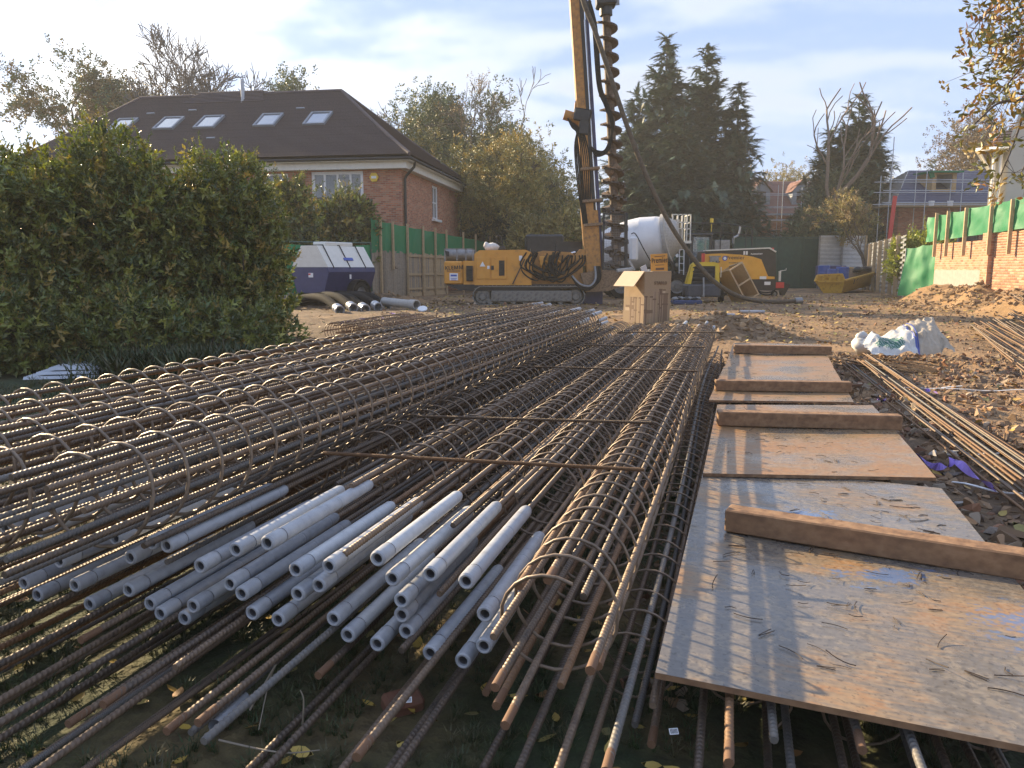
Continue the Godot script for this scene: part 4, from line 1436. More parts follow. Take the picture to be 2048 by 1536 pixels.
# a sheet with ribs running along xd
func ribbed(o: Vector3, xd: Vector3, w: float, h: float, ribs: int, depth := .05) -> B:
	var b := B.new()
	var nn := xd.cross(Vector3.UP).normalized()
	for k in ribs:
		var y0 := h * k / ribs
		var st := h / ribs
		var ys := [0.0, .35, .45, .8, .9, 1.0]
		var zs := [0.0, 0.0, 1.0, 1.0, 0.0, 0.0]
		for q in 5:
			var a: Vector3 = o + Vector3.UP * (y0 + st * ys[q]) + nn * depth * zs[q]
			var c: Vector3 = o + Vector3.UP * (y0 + st * ys[q + 1]) + nn * depth * zs[q + 1]
			b.face([a, a + xd * w, c + xd * w, c], (a + c) * .5 + xd * w * .5 - nn)
	return b

func right_fences() -> void:
	# green hoarding at the back, each panel with its frame
	var hz := 46.0
	var t := thing("green_hoarding", "dark green metal hoarding panels at the back of the site", "hoarding", Vector3(13.12, .27, -hz))
	var top := 3.221 - .27
	var pw := 1.403
	for k in 4:
		var x := pw * k - .2
		if x + pw > 4.955: pw = 4.955 - x
		var b := B.new()
		b.box(Vector3(x + pw * .5, top * .5, 0), Vector3(pw - .06, top - .05, .04))
		var p := part("panel", b, "hoarding_green", t)
		var f := B.new()
		for y in [.15, .9, 1.75, top - .06]: f.box(Vector3(x + pw * .5, y, .05), Vector3(pw - .1, .06, .05))
		for q in [.04, pw - .04]: f.box(Vector3(x + q, top * .5, .051), Vector3(.06, top, .06))
		part("frame", f, "hoarding_green", p)
	var cap := B.new()
	cap.box(Vector3(2.478, top + .03, .02), Vector3(4.955, .05, .12))
	part("top_rail", cap, "frame_green", t)
	# blue-grey ribbed sheets facing the camera
	var g := thing("ribbed_hoarding", "blue-grey ribbed metal hoarding behind the yellow skip", "hoarding", Vector3(17.641, .27, -45.0))
	var gh := 3.323 - .27
	for k in 2:
		part("sheet", ribbed(Vector3(1.343 * k, 0, .02 * k), Vector3.RIGHT, 1.343, gh, 13), "galvanised", g)
	for px in [0, 45, 91]:
		var b := B.new()
		b.box(Vector3(px * .0292, gh * .5, .12), Vector3(.09, gh, .07))
		part("post", b, "timber_pale" if px == 91 else "grey_metal", g)
	# pale ribbed fence running towards the camera
	var a := Vector3(19.779, .27, -43.5)
	var z := Vector3(15.602, .35, -31.0)
	var d := (z - a).normalized()
	var L := a.distance_to(z)
	var f := thing("ribbed_fence", "pale ribbed metal fence with timber posts running towards the right", "fence", a)
	var fh := 2.55
	var nsh := 6
	for k in nsh:
		part("sheet", ribbed(d * L * k / nsh, d, L / nsh - .01, fh - .03 * (k % 2) - .02 * k, 12, .07), "galvanised", f)
	for s in [.6, 2.6, 4.6, 6.6, 8.6, 10.6, 12.2]:
		var b := B.new()
		var side := d.cross(Vector3.UP).normalized()
		b.bar(d * s + side * .14 + Vector3.UP * .0, d * s + side * .14 + Vector3.UP * (fh - .1), .16, .07, d)
		part("post", b, "timber_pale", f)
	# green netting panel leaning between fence and wall
	var n := thing("green_net_panel", "green netted mesh panel between the ribbed fence and the brick wall", "fence", Vector3(14.614, .35, -29.0))
	var e := Vector3(14.984, .35, -27.5) - n.position
	var nt := 2.202 - .35
	var nt2 := 2.37 - .35
	for q in [Vector3.ZERO, e]:
		var b := B.new()
		b.cyl(q, q + Vector3.UP * (nt if q == Vector3.ZERO else nt2), .022, 8)
		part("upright", b, "galvanised", n)
	part("netting", net_sheet([Vector3.UP * nt, e * .5 + Vector3.UP * (nt + nt2) * .5, e + Vector3.UP * nt2], [Vector3(-.15, .1, 0), e * .5 + Vector3(0, .1, .1), e + Vector3.UP * .1], 17, .06), "netting", n)
	# brick wall
	var wa := Vector3(15.019, .3, -27.5)
	var wz := Vector3(13.5, .3, -17.5)
	var wd := (wz - wa).normalized()
	var wl := wa.distance_to(wz)
	var side := wd.cross(Vector3.UP).normalized()
	var w := thing("brick_wall", "orange brick garden wall with green netting above, on the right", "wall", wa)
	w.rotation.y = atan2(-wd.z, wd.x)
	var wh := 2.2
	var b1 := B.new()
	b1.box(Vector3(2.0, wh * .5 - .1, 0), Vector3(4.0, wh - .2, .2))
	part("old_section", b1, "brick_orange", w)
	var b2 := B.new()
	b2.box(Vector3(2.0, .55, .06), Vector3(3.9, 1.1, .1))
	part("block_plinth", b2, "concrete_block", w)
	var b3 := B.new()
	b3.box(Vector3(4.25, wh * .5, .06), Vector3(.46, wh, .4))
	part("pier", b3, "brick_orange", w)
	# courses of the newer section stand slightly proud of their joints
	for k in 30:
		var c := B.new()
		c.box(Vector3(4.5 + (wl - 4.5) * .5, .04 + k * .076, .02), Vector3(wl - 4.5, .064, .215))
		part("brick_course", c, "brick_orange", w)
	var b4 := B.new()
	b4.box(Vector3(4.5 + (wl - 4.5) * .5, 1.13, .01), Vector3(wl - 4.5 - .02, 2.26, .19))
	part("mortar_core", b4, "concrete_block", w)
	var s0 := thing("wall_netting", "strip of green netting on timber posts above the brick wall", "netting", wa)
	var tops := []
	var bots := []
	for q in [[-.7, 0], [.35, 1], [1.35, 1], [2.75, 1], [4.5, 1], [5.75, 1], [6.95, 1], [8.4, 1], [10.0, 0]]:
		var p: Vector3 = wd * q[0]
		tops.append(p + Vector3.UP * (2.98 + .02 * q[0]) + side * .2)
		bots.append(p + Vector3.UP * (2.1 + .02 * q[0]) + side * .22)
		if q[1]:
			var pb := B.new()
			pb.bar(p + Vector3.UP * 1.55 + side * .28, p + Vector3.UP * 3.05 + side * .28, .1, .06, wd)
			part("post", pb, "timber_pale", s0)
	part("netting", net_sheet(tops, bots, 23, .045), "netting", s0)
	var lp := B.new()
	lp.bar(wd * 7.9 + side * .25, wd * 7.9 + side * .25 + Vector3.UP * 2.4, .12, .1, wd)
	part("tall_post", lp, "timber_pale", s0)


# ---------------------------------------------------------------- drilling rig
func wheel(parent: Node, at: Vector3, r: float, w: float, axis: Vector3) -> void:
	var bas := Basis(Quaternion(Vector3.UP, axis.normalized()))
	var b := B.new()
	b.lathe(at, [Vector2(r * .58, -w * .5), Vector2(r * .93, -w * .5), Vector2(r, -w * .3), Vector2(r, w * .3), Vector2(r * .93, w * .5), Vector2(r * .58, w * .5)], 24, bas)
	for k in 20:
		var a := TAU * k / 20
		b.box(at + bas * Vector3(cos(a) * r * .995, 0, sin(a) * r * .995), Vector3(r * .06, w * .9, r * .12), bas * Basis(Vector3.UP, -a))
	var o := part("wheel", b, "rubber", parent)
	var h := B.new()
	h.lathe(at, [Vector2(0, w * .3), Vector2(r * .2, w * .3), Vector2(r * .25, w * .2), Vector2(r * .48, w * .15), Vector2(r * .58, w * .42), Vector2(r * .6, w * .42), Vector2(r * .6, -w * .42)], 20, bas)
	part("rim", h, "grey_metal", o)

func bolts(b: B, pts: Array, r: float, depth: float) -> void:
	for p in pts: b.cyl(p, p + Vector3(0, 0, depth), r, 6)

func curve(pts: Array, steps := 6) -> Array:
	var c := Curve3D.new()
	for i in pts.size():
		var t: Vector3 = ((pts[mini(i + 1, pts.size() - 1)] - pts[maxi(i - 1, 0)]) as Vector3) / 6.0
		c.add_point(pts[i], -t, t)
	var out := []
	for i in (pts.size() - 1) * steps + 1: out.append(c.samplef(float(i) / steps))
	return out

func rig() -> void:
	var t := thing("drilling_rig", "orange tracked piling rig with tall mast and auger in the middle of the site", "drilling rig", Vector3(-1.263, .27, -25.0))
	# --- tracks
	var shoe := B.new()
	shoe.box(Vector3.ZERO, Vector3(.145, .03, .5))
	shoe.box(Vector3(.04, .025, 0), Vector3(.02, .03, .5))
	var sm := shoe.mesh()
	for zz in [-.25, -2.15]:
		var fb := B.new()
		fb.box(Vector3(1.898, 0.292, zz + .08), Vector3(2.62, .36, .3), Basis.IDENTITY, .03)
		bolts(fb, [Vector3(0.698, 0.308, zz + .23), Vector3(2.628, 0.243, zz + .23), Vector3(2.109, 0.195, zz + .23)], .045, .04)
		var fo := part("track_frame", fb, "track_steel", t)
		for q in [[Vector2(0.308, 0.276), .26], [Vector2(3.326, 0.276), .24]]:
			var b := B.new()
			b.lathe(Vector3(q[0].x, q[0].y, zz), [Vector2(0, .17), Vector2(.1, .17), Vector2(.13, .12), Vector2(q[1] - .04, .12), Vector2(q[1], .08), Vector2(q[1], -.12)], 20, Basis(Vector3.RIGHT, PI / 2))
			part("track_wheel", b, "track_steel", fo)
		for k in 7:
			var b := B.new()
			b.cyl(Vector3(.55 + k * .38, .12, zz - .15), Vector3(.55 + k * .38, .12, zz + .17), .09, 12)
			part("roller", b, "track_steel", fo)
		# shoes round the stadium
		var r := .3
		var x0 := .31
		var x1 := 3.3
		var cy := .305
		var per := 2.0 * (x1 - x0) + TAU * r
		var n := 56
		for k in n:
			var s := per * k / n
			var p: Vector3
			var a: float
			if s < x1 - x0: p = Vector3(x0 + s, cy + r, zz); a = 0.0
			elif s < x1 - x0 + PI * r:
				var g := (s - (x1 - x0)) / r
				p = Vector3(x1 + sin(g) * r, cy + cos(g) * r, zz); a = -g
			elif s < 2.0 * (x1 - x0) + PI * r:
				p = Vector3(x1 - (s - (x1 - x0) - PI * r), cy - r + .02, zz); a = PI
			else:
				var g := (s - 2.0 * (x1 - x0) - PI * r) / r
				p = Vector3(x0 - sin(g) * r, cy - cos(g) * r, zz); a = PI - g
			var o := part("track_shoe", sm, "track_steel", fo)
			o.position = p; o.rotation.z = a
	# --- undercarriage and slew platform
	var u := B.new()
	u.box(Vector3(1.8, .5, -1.2), Vector3(2.2, .4, 1.5), Basis.IDENTITY, .04)
	u.cyl(Vector3(1.8, .62, -1.2), Vector3(1.8, .74, -1.2), .7, 24)
	part("undercarriage", u, "black_paint", t)
	var un := B.new()
	un.prism([Vector2(-0.892, 0.665), Vector2(-0.649, 0.568), Vector2(-0.438, 0.487), Vector2(0.049, 0.454), Vector2(3.488, 0.552), Vector2(3.488, 0.681)], -2.3, -.12)
	part("platform", un, "black_paint", t)
	# --- counterweight and engine housing
	var cw := B.new()
	cw.box(Vector3(-0.625, 1.046, -1.2), Vector3(.6, .74, 2.2), Basis.IDENTITY, .04)
	var cwo := part("counterweight", cw, "rig_orange", t)
	text("lettering", "KLEMM", .17, "ink_black", cwo, Vector3(-0.6, 1.209, -.095), Basis(Vector3.BACK, .04))
	text("lettering", "Bohrtechnik", .075, "ink_brown", cwo, Vector3(-0.616, 1.103, -.095))
	var pl := B.new()
	pl.box(Vector3(-0.616, 0.917, -.092), Vector3(.27, .23, .01))
	var plo := part("sticker", pl, "ink_white", cwo)
	var pb := B.new()
	pb.box(Vector3(-0.616, 0.957, -.085), Vector3(.2, .06, .006))
	pb.box(Vector3(-0.616, 0.868, -.085), Vector3(.2, .02, .006))
	pb.box(Vector3(-0.616, 0.819, -.085), Vector3(.17, .018, .006))
	part("print", pb, "ink_blue", plo)
	var en := B.new()
	en.prism([Vector2(-0.308, 1.428), Vector2(0.049, 1.428), Vector2(0.049, 0.649), Vector2(-0.308, 0.665)], -2.28, -.14)
	en.prism([Vector2(0.049, 1.639), Vector2(0.211, 1.76), Vector2(1.703, 1.776), Vector2(1.898, 1.687), Vector2(1.898, 0.649), Vector2(0.049, 0.649)], -2.3, -.1)
	var eno := part("engine_housing", en, "rig_orange", t)
	for q in [[952, 980, 513, 556], [981, 1013, 513, 556]]:
		var d := B.new()
		var cx: float = ((q[0] + q[1]) * .5 - 945) * .016223
		var cy: float = (608 - (q[2] + q[3]) * .5) * .016223
		d.box(Vector3(cx, cy, -.088), Vector3((q[1] - q[0]) * .016223 - .02, (q[3] - q[2]) * .016223, .03), Basis.IDENTITY, .008)
		part("door", d, "rig_orange", eno)
	for q in [[932, 945, 530, 560], [997, 1008, 519.5, 549.5]]:
		var g := B.new()
		var cx: float = ((q[0] + q[1]) * .5 - 945) * .016223
		var cy: float = (608 - (q[2] + q[3]) * .5) * .016223
		var w: float = (q[1] - q[0]) * .016223
		var h: float = (q[3] - q[2]) * .016223
		g.box(Vector3(cx, cy, -.1), Vector3(w, h, .06))
		for k in 9: g.box(Vector3(cx, cy - h * .45 + h * .9 * k / 8.0, -.066), Vector3(w * .9, .012, .02), Basis(Vector3.RIGHT, .5))
		part("vent", g, "black_paint", eno)
	var st := B.new()
	st.prism([Vector2(-.09, -.07), Vector2(.09, -.07), Vector2(0, .09)], 0, .008, Basis.IDENTITY, Vector3(0.316, 1.314, -.07))
	st.box(Vector3(1.541, 1.509, -.094), Vector3(.1, .16, .01))
	st.box(Vector3(0.503, 1.217, -.07), Vector3(.08, .1, .008))
	part("sticker", st, "ink_white", eno)
	var s2 := B.new()
	s2.box(Vector3(0.633, 1.201, -.07), Vector3(.09, .14, .008))
	part("sticker", s2, "ink_black", eno)
	var ra := B.new()
	ra.bar(Vector3(1.671, 1.476, -.07), Vector3(1.282, 0.681, -.07), .035, .035)
	part("prop", ra, "black_paint", t)
	# grey tank and guard on the rear
	var tk := B.new()
	tk.cyl(Vector3(-0.892, 1.622, -.7), Vector3(-0.016, 1.622, -.7), .19, 18)
	tk.cyl(Vector3(-0.892, 1.622, -1.6), Vector3(-0.016, 1.622, -1.6), .19, 18)
	part("tank", tk, "grey_metal", t)
	var gd := B.new()
	for x in [889, 913, 931, 945]: gd.bar(Vector3((x - 945) * .016223, 1.43, -.25), Vector3((x - 945) * .016223, 1.82, -.25), .04, .04)
	gd.bar(Vector3(-0.925, 1.801, -.25), Vector3(0.016, 1.801, -.25), .04, .04)
	gd.bar(Vector3(-0.925, 1.801, -2.1), Vector3(0.016, 1.801, -2.1), .04, .04)
	part("guard_rail", gd, "grey_metal", t)
	var tb := B.new()
	tb.prism([Vector2(-0.909, 1.752), Vector2(-0.762, 1.72), Vector2(-0.779, 1.574), Vector2(-0.86, 1.574)], -.3, -.22)
	part("tool_bucket", tb, "black_paint", t)
	# --- dirty front: hydraulics between housing and mast
	var fr := B.new()
	fr.prism([Vector2(1.898, 1.655), Vector2(2.271, 1.752), Vector2(3.164, 1.703), Vector2(3.569, 1.428), Vector2(3.569, 0.616), Vector2(1.898, 0.649)], -2.1, -.35)
	part("front_frame", fr, "rig_orange_dirty", t)
	var bk := B.new()
	bk.box(Vector3(2.677, 1.703, -1.2), Vector3(1.6, .25, 1.3))
	bk.box(Vector3(3.196, 1.785, -1.7), Vector3(.9, .6, .5))
	part("valve_block", bk, "black_paint", t)
	for x in [1083, 1109]:
		var v := B.new()
		var bx: float = (x - 945) * .016223
		v.box(Vector3(bx, 1.5, -.22), Vector3(.2, .14, .16), Basis.IDENTITY, .02)
		v.box(Vector3(bx, 1.36, -.22), Vector3(.15, .2, .14), Basis.IDENTITY, .02)
		v.cyl(Vector3(bx, 1.28, -.22), Vector3(bx, 1.1, -.22), .05, 10)
		v.cyl(Vector3(bx + .06, 1.42, -.2), Vector3(bx + .17, 1.38, -.12), .035, 8)
		part("valve", v, "rig_orange", t)
	for k in 16:
		var h := B.new()
		var x0 := rng.randf_range(1050, 1120)
		var x1 := rng.randf_range(1085, 1165)
		var dip := rng.randf_range(540, 563)
		var z := rng.randf_range(-.34, -.06)
		var pts := curve([Vector3((x0 - 945) * .0162, 1.68 + rng.randf_range(-.05, .06), z), Vector3((x0 - 955) * .0162, (608 - dip + 20) * .0162, z + .06), Vector3(((x0 + x1) * .5 - 945) * .0162, (608 - dip) * .0162, z + .1), Vector3((x1 - 945) * .0162, (608 - dip + 28) * .0162, z + .04), Vector3((x1 - 940) * .0162, 1.6, z)])
		h.tube(pts, .024 if k % 3 else .033, -1.0, 6)
		part("hydraulic_hose", h, "rubber", t)
	for k in 3:
		var h := B.new()
		var o := k * 4.0
		h.tube(curve([Vector3((1188 - 945 + o) * .0162, 1.25, -.1), Vector3((1189 - 945 + o) * .0162, .85, -.02), Vector3((1178 - 945) * .0162, .62 - k * .04, .02), Vector3((1158 - 945) * .0162, .68 - k * .05, 0), Vector3((1142 - 945) * .0162, .95, -.1)]), .045, -1.0, 8)
		part("hydraulic_hose", h, "grey_metal" if k == 0 else "rubber", t)
	# mast cradle, dirty plates, lift cylinder
	var cr := B.new()
	cr.prism([Vector2(3.164, 1.428), Vector2(3.456, 1.801), Vector2(3.618, 1.785), Vector2(3.683, 1.265), Vector2(3.326, 1.298)], -1.0, -.3)
	part("mast_hinge", cr, "rig_orange_dirty", t)
	var cl := B.new()
	cl.cyl(Vector3(2.936, 1.606, -.4), Vector3(3.326, 1.703, -.4), .04, 10)
	part("cylinder_rod", cl, "chrome", t)
	var ba := B.new()
	ba.prism([Vector2(3.488, 1.022), Vector2(4.137, 1.136), Vector2(4.883, 1.103), Vector2(4.932, 0.649), Vector2(4.38, 0.454), Vector2(3.65, 0.422)], -1.1, -.15)
	part("mast_foot", ba, "mud_steel", t)
	var bb := B.new()
	bb.box(Vector3(3.942, 0.26, -1.4), Vector3(.7, .5, 1.0))
	part("rear_guard", bb, "navy_paint", t)
	# --- mast
	var lean := atan2(40.0, 500.0)
	var mb := Basis(Vector3.BACK, lean)
	var mo := Vector3(3.958, 1.428, -.55)
	var P := func(x: float, y: float, z: float) -> Vector3: return mo + mb * Vector3(x, y, z)
	var m := B.new()
	m.box(P.call(-.12, 5.3, 0), Vector3(.27, 12.2, .5), mb, .02)
	var mm := part("mast", m, "rig_orange_dirty", t)
	var mw := B.new()
	mw.box(P.call(-.12, .55, .0), Vector3(.36, 2.6, .56), mb, .02)
	mw.box(P.call(.1, .5, .12), Vector3(.18, 2.2, .34), mb, .02)
	part("mast_base", mw, "rig_orange_dirty", mm)
	for y in [1.9, 2.9, 1.15]:
		var c := B.new()
		c.box(P.call(.02, y, .05), Vector3(.62, .09, .66), mb, .015)
		part("mast_clamp", c, "mud_steel", mm)
	for q in [[.09, "black_paint", .13], [.235, "navy_paint", .09]]:
		var r := B.new()
		r.box(P.call(q[0], 5.4, .12), Vector3(q[2], 12.0, .12), mb)
		part("guide_rail", r, q[1], mm)
	var ch := B.new()
	ch.cyl(P.call(.145, -.6, .22), P.call(.145, 7.4, .22), .028, 8)
	part("feed_rod", ch, "chrome", mm)
	var lc := B.new()
	lc.cyl(P.call(-.3, 3.6, .2), P.call(-.3, 2.4, .2), .035, 8)
	part("cylinder_rod", lc, "chrome", mm)
	var lc2 := B.new()
	lc2.cyl(P.call(-.3, 2.45, .2), P.call(-.28, .5, .2), .075, 10)
	part("cylinder_barrel", lc2, "rig_orange_dirty", mm)
	for k in 4:
		var h := B.new()
		h.tube(curve([P.call(-.25 - k * .03, 4.2, .24), P.call(-.42 + k * .04, 3.6, .27), P.call(-.4 + k * .05, 2.4, .27), P.call(-.3 + k * .04, 1.2, .3)]), .024, -1.0, 6)
		part("hydraulic_hose", h, "rubber", mm)
	# bracket with feed motor on the left of the mast
	var bp := B.new()
	bp.prism([Vector2(3.52, 6.944), Vector2(3.504, 6.927), Vector2(3.261, 6.392), Vector2(3.245, 6.197), Vector2(3.748, 6.262), Vector2(3.748, 6.944)], -.62, -.42)
	part("bracket", bp, "rig_orange_dirty", mm)
	var bh := B.new()
	bh.cyl(Vector3(3.48, 6.457, -.43), Vector3(3.48, 6.457, -.405), .045, 12)
	part("bracket_hole", bh, "ink_black", mm)
	var wn := B.new()
	wn.cyl(Vector3(2.92, 6.019, -.5), Vector3(3.196, 5.938, -.5), .16, 14)
	wn.cyl(Vector3(3.196, 5.938, -.5), Vector3(3.65, 5.84, -.5), .22, 14)
	part("winch_drum", wn, "rig_orange_dirty", mm)
	var wm := B.new()
	wm.box(Vector3(3.488, 5.97, -.45), Vector3(.55, .4, .4), Basis(Vector3.BACK, -.15), .04)
	wm.box(Vector3(3.553, 5.613, -.4), Vector3(.34, .5, .3), Basis(Vector3.BACK, -.1), .04)
	part("feed_motor", wm, "black_paint", mm)
	for k in 5:
		var h := B.new()
		h.tube(curve([Vector3(3.034, 5.873, -.35 - k * .04), Vector3((1140 + k * 3 - 945) * .0162, (608 - 262) * .0162, -.3), Vector3((1153 + k * 3 - 945) * .0162, (608 - 278) * .0162, -.3), Vector3((1160 + k * 4 - 945) * .0162, (608 - 330) * .0162, -.32), Vector3((1166 + k * 3 - 945) * .0162, (608 - 400) * .0162, -.3)]), .025, -1.0, 6)
		part("hydraulic_hose", h, "rubber", mm)
	# --- rotary head at the top of the auger
	var rh := B.new()
	rh.box(Vector3(4.169, 9.637, -.5), Vector3(.62, .8, .6), mb, .05)
	rh.box(Vector3(3.975, 10.188, -.5), Vector3(.7, .7, .7), mb, .05)
	rh.cyl(Vector3(4.186, 9.377, -.5), Vector3(4.202, 8.988, -.5), .2, 16)
	rh.box(Vector3(3.65, 9.134, -.4), Vector3(.16, .45, .3), mb, .02)
	var rho := part("rotary_head", rh, "black_paint", t)
	var rp := B.new()
	rp.box(Vector3(4.494, 9.604, -.28), Vector3(.12, .75, .05), mb)
	part("side_plate", rp, "grey_metal", rho)
	# --- auger
	var a0 := Vector3(4.202, 9.053, -.5)
	var a1 := Vector3(4.721, 0.909, -.5)
	var ax := (a1 - a0).normalized()
	var sx := ax.cross(Vector3.BACK).normalized()
	var sz := sx.cross(ax)
	var stem := B.new()
	stem.tube([a0, a1], .13, .15, 14)
	var ao := part("auger", stem, "auger_steel", t)
	var fl := B.new()
	var seg := 20
	var L := a0.distance_to(a1) - .3
	var turns := L / .44
	var k0 := 0
	for i in int(turns * seg) + 1:
		var g := TAU * i / seg
		var s := .25 + .44 * i / seg
		var o := sx * cos(g) + sz * sin(g)
		var ro := .345 + .07 * smooth(L * .55, L * .75, s)
		var cpt := a0 + ax * s
		var mud := .05 * smooth(L * .5, L * .7, s) * (.6 + .4 * sin(g * 2.3))
		var up := -ax
		for q in [[.1, .05 + mud, 1.0], [ro, .028 + mud, 1.0], [ro, -.028 - mud, -1.0], [.1, -.05 - mud, -1.0]]:
			fl.v.append(cpt + o * q[0] + up * q[1]); fl.n.append(up * q[2]); fl.c.append(Color.WHITE); fl.uv.append(Vector2.ZERO)
	for i in int(turns * seg):
		var k := i * 4
		for q in [[0, 1], [2, 3]]:
			fl.put(k + q[0], k + q[1], k + 4 + q[0]); fl.put(k + q[1], k + 4 + q[1], k + 4 + q[0])
		fl.put(k + 1, k + 2, k + 5); fl.put(k + 2, k + 6, k + 5)
	part("flight", fl, "auger_steel", ao)
	# clods of earth stuck on the lower flights
	for k in 34:
		var c := B.new()
		var s := L * rng.randf_range(.58, .99)
		var g := rng.randf() * TAU
		var p := a0 + ax * s + (sx * cos(g) + sz * sin(g)) * rng.randf_range(.12, .26)
		c.box(p, Vector3(rng.randf_range(.1, .2), rng.randf_range(.08, .2), rng.randf_range(.1, .18)), Basis(Vector3(rng.randfn(), rng.randfn(), rng.randfn()).normalized(), rng.randf() * 3.0), .04)
		part("earth_clod", c, "mud_steel", ao)
	# --- guard cage at the foot of the auger
	var gf := B.new()
	gf.bar(Vector3(4.908, 2.936, -.2), Vector3(4.948, 1.103, -.2), .12, .1)
	gf.bar(Vector3(4.169, 2.92, -.2), Vector3(4.981, 2.888, -.2), .05, .05)
	gf.bar(Vector3(4.202, 1.136, -.2), Vector3(4.981, 1.103, -.2), .07, .07)
	gf.bar(Vector3(4.202, 2.92, -.2), Vector3(4.202, 1.136, -.2), .06, .06)
	var gfo := part("guard_frame", gf, "black_paint", t)
	var gm := B.new()
	for k in 14: gm.bar(Vector3(4.2 + k * .053, 1.15, -.2), Vector3(4.2 + k * .053, 2.9, -.2), .006, .006)
	for k in 32: gm.bar(Vector3(4.2, 1.16 + k * .055, -.2), Vector3(4.92, 1.16 + k * .055, -.2), .006, .006)
	part("guard_mesh", gm, "grey_metal", gfo)
	var lk := B.new()
	lk.box(Vector3(4.851, 1.136, .15), Vector3(.5, .12, .35), Basis(Vector3.BACK, .1), .03)
	lk.bar(Vector3(4.981, 1.428, .2), Vector3(5.159, 1.136, .2), .12, .06)
	part("clamp_jaw", lk, "grout_grey", t)
	# hoses hanging between head and mast
	for k in 4:
		var h := B.new()
		h.tube(curve([Vector3(3.618, 9.539, -.25 - k * .05), Vector3((1178 + k * 2 - 945) * .0162, (608 - 80) * .0162, -.2), Vector3((1188 + k * 2 - 945) * .0162, (608 - 185) * .0162, -.15), Vector3((1203 + k * 2 - 945) * .0162, (608 - 225) * .0162, -.12), Vector3((1216 + k - 945) * .0162, (608 - 262) * .0162, -.12), Vector3((1212 - k * 2 - 945) * .0162, (608 - 305) * .0162, -.12), Vector3((1190 - 945) * .0162, (608 - 318 + k * 3) * .0162, -.15), Vector3((1176 - 945) * .0162, (608 - 300) * .0162, -.2)]), .035, -1.0, 7)
		part("hydraulic_hose", h, "rubber", t)
	# --- thick delivery hose from the head to the ground
	var hz := thing("delivery_hose", "long thick concrete hose sweeping from the mast top down to the earth", "hose", Vector3.ZERO)
	var hp := B.new()
	hp.tube(curve([Vector3(1.986, 10.198, -24.4), Vector3(2.115, 9.362, -24.4), Vector3(2.487, 8.488, -24.4), Vector3(2.881, 7.446, -24.4), Vector3(3.456, 5.941, -24.5), Vector3(4.157, 4.319, -24.6), Vector3(4.987, 2.839, -24.8), Vector3(5.897, 1.656, -25.0), Vector3(6.617, 0.985, -25.2), Vector3(7.407, 0.559, -25.4), Vector3(8.333, 0.375, -25.5), Vector3(9.522, 0.387, -25.6)], 8), .074, -1.0, 12)
	part("hose", hp, "mud_hose", hz)
	var hc := B.new()
	hc.cyl(Vector3(9.357, 0.387, -25.6), Vector3(9.588, 0.396, -25.6), .11, 12)
	part("coupling", hc, "grey_metal", hz)
	# sacks and a fan heater frame on the housing
	var sk := B.new()
	lump(sk, Vector3(.62, 1.86, -.9), Vector3(.24, .16, .22), 3)
	lump(sk, Vector3(.42, 1.92, -.9), Vector3(.1, .12, .1), 4)
	single("white_sack", sk, "bag_white", "crumpled white sack on top of the rig's engine housing", "sack", Vector3(-1.263, .27, -25.0))
	var ch2 := B.new()
	ch2.tube(curve([Vector3(0.844, 1.817, -1.0), Vector3(0.746, 2.206, -1.0), Vector3(0.876, 2.223, -1.0), Vector3(0.99, 1.849, -1.0)]), .02, -1.0, 6)
	ch2.box(Vector3(0.909, 1.849, -1.0), Vector3(.3, .12, .3), Basis.IDENTITY, .02)
	ch2.bar(Vector3(0.811, 2.028, -1.0), Vector3(0.957, 2.028, -1.0), .015, .015)
	single("pump_handle", ch2, "black_paint", "small black frame with a loop handle on the rig's engine housing", "pump", Vector3(-1.263, .27, -25.0))

# an irregular rounded lump
func lump(b: B, at: Vector3, size: Vector3, seed_: int, rows := 7, cols := 12) -> void:
	var f := FastNoiseLite.new()
	f.seed = seed_; f.frequency = 1.1
	var k0 := b.v.size()
	for i in rows + 1:
		var th := PI * i / rows
		for j in cols:
			var ph := TAU * j / cols
			var d := Vector3(sin(th) * cos(ph), cos(th), sin(th) * sin(ph))
			var q := 1.0 + .45 * f.get_noise_3dv(d * 1.3 + Vector3.ONE * seed_)
			b.v.append(at + d * size * q); b.n.append((d / size).normalized()); b.c.append(b.tint); b.uv.append(Vector2.ZERO)
	for i in rows:
		for j in cols:
			var a := k0 + i * cols + j
			var c := k0 + i * cols + (j + 1) % cols
			b.put(a, c, a + cols); b.put(c, c + cols, a + cols)

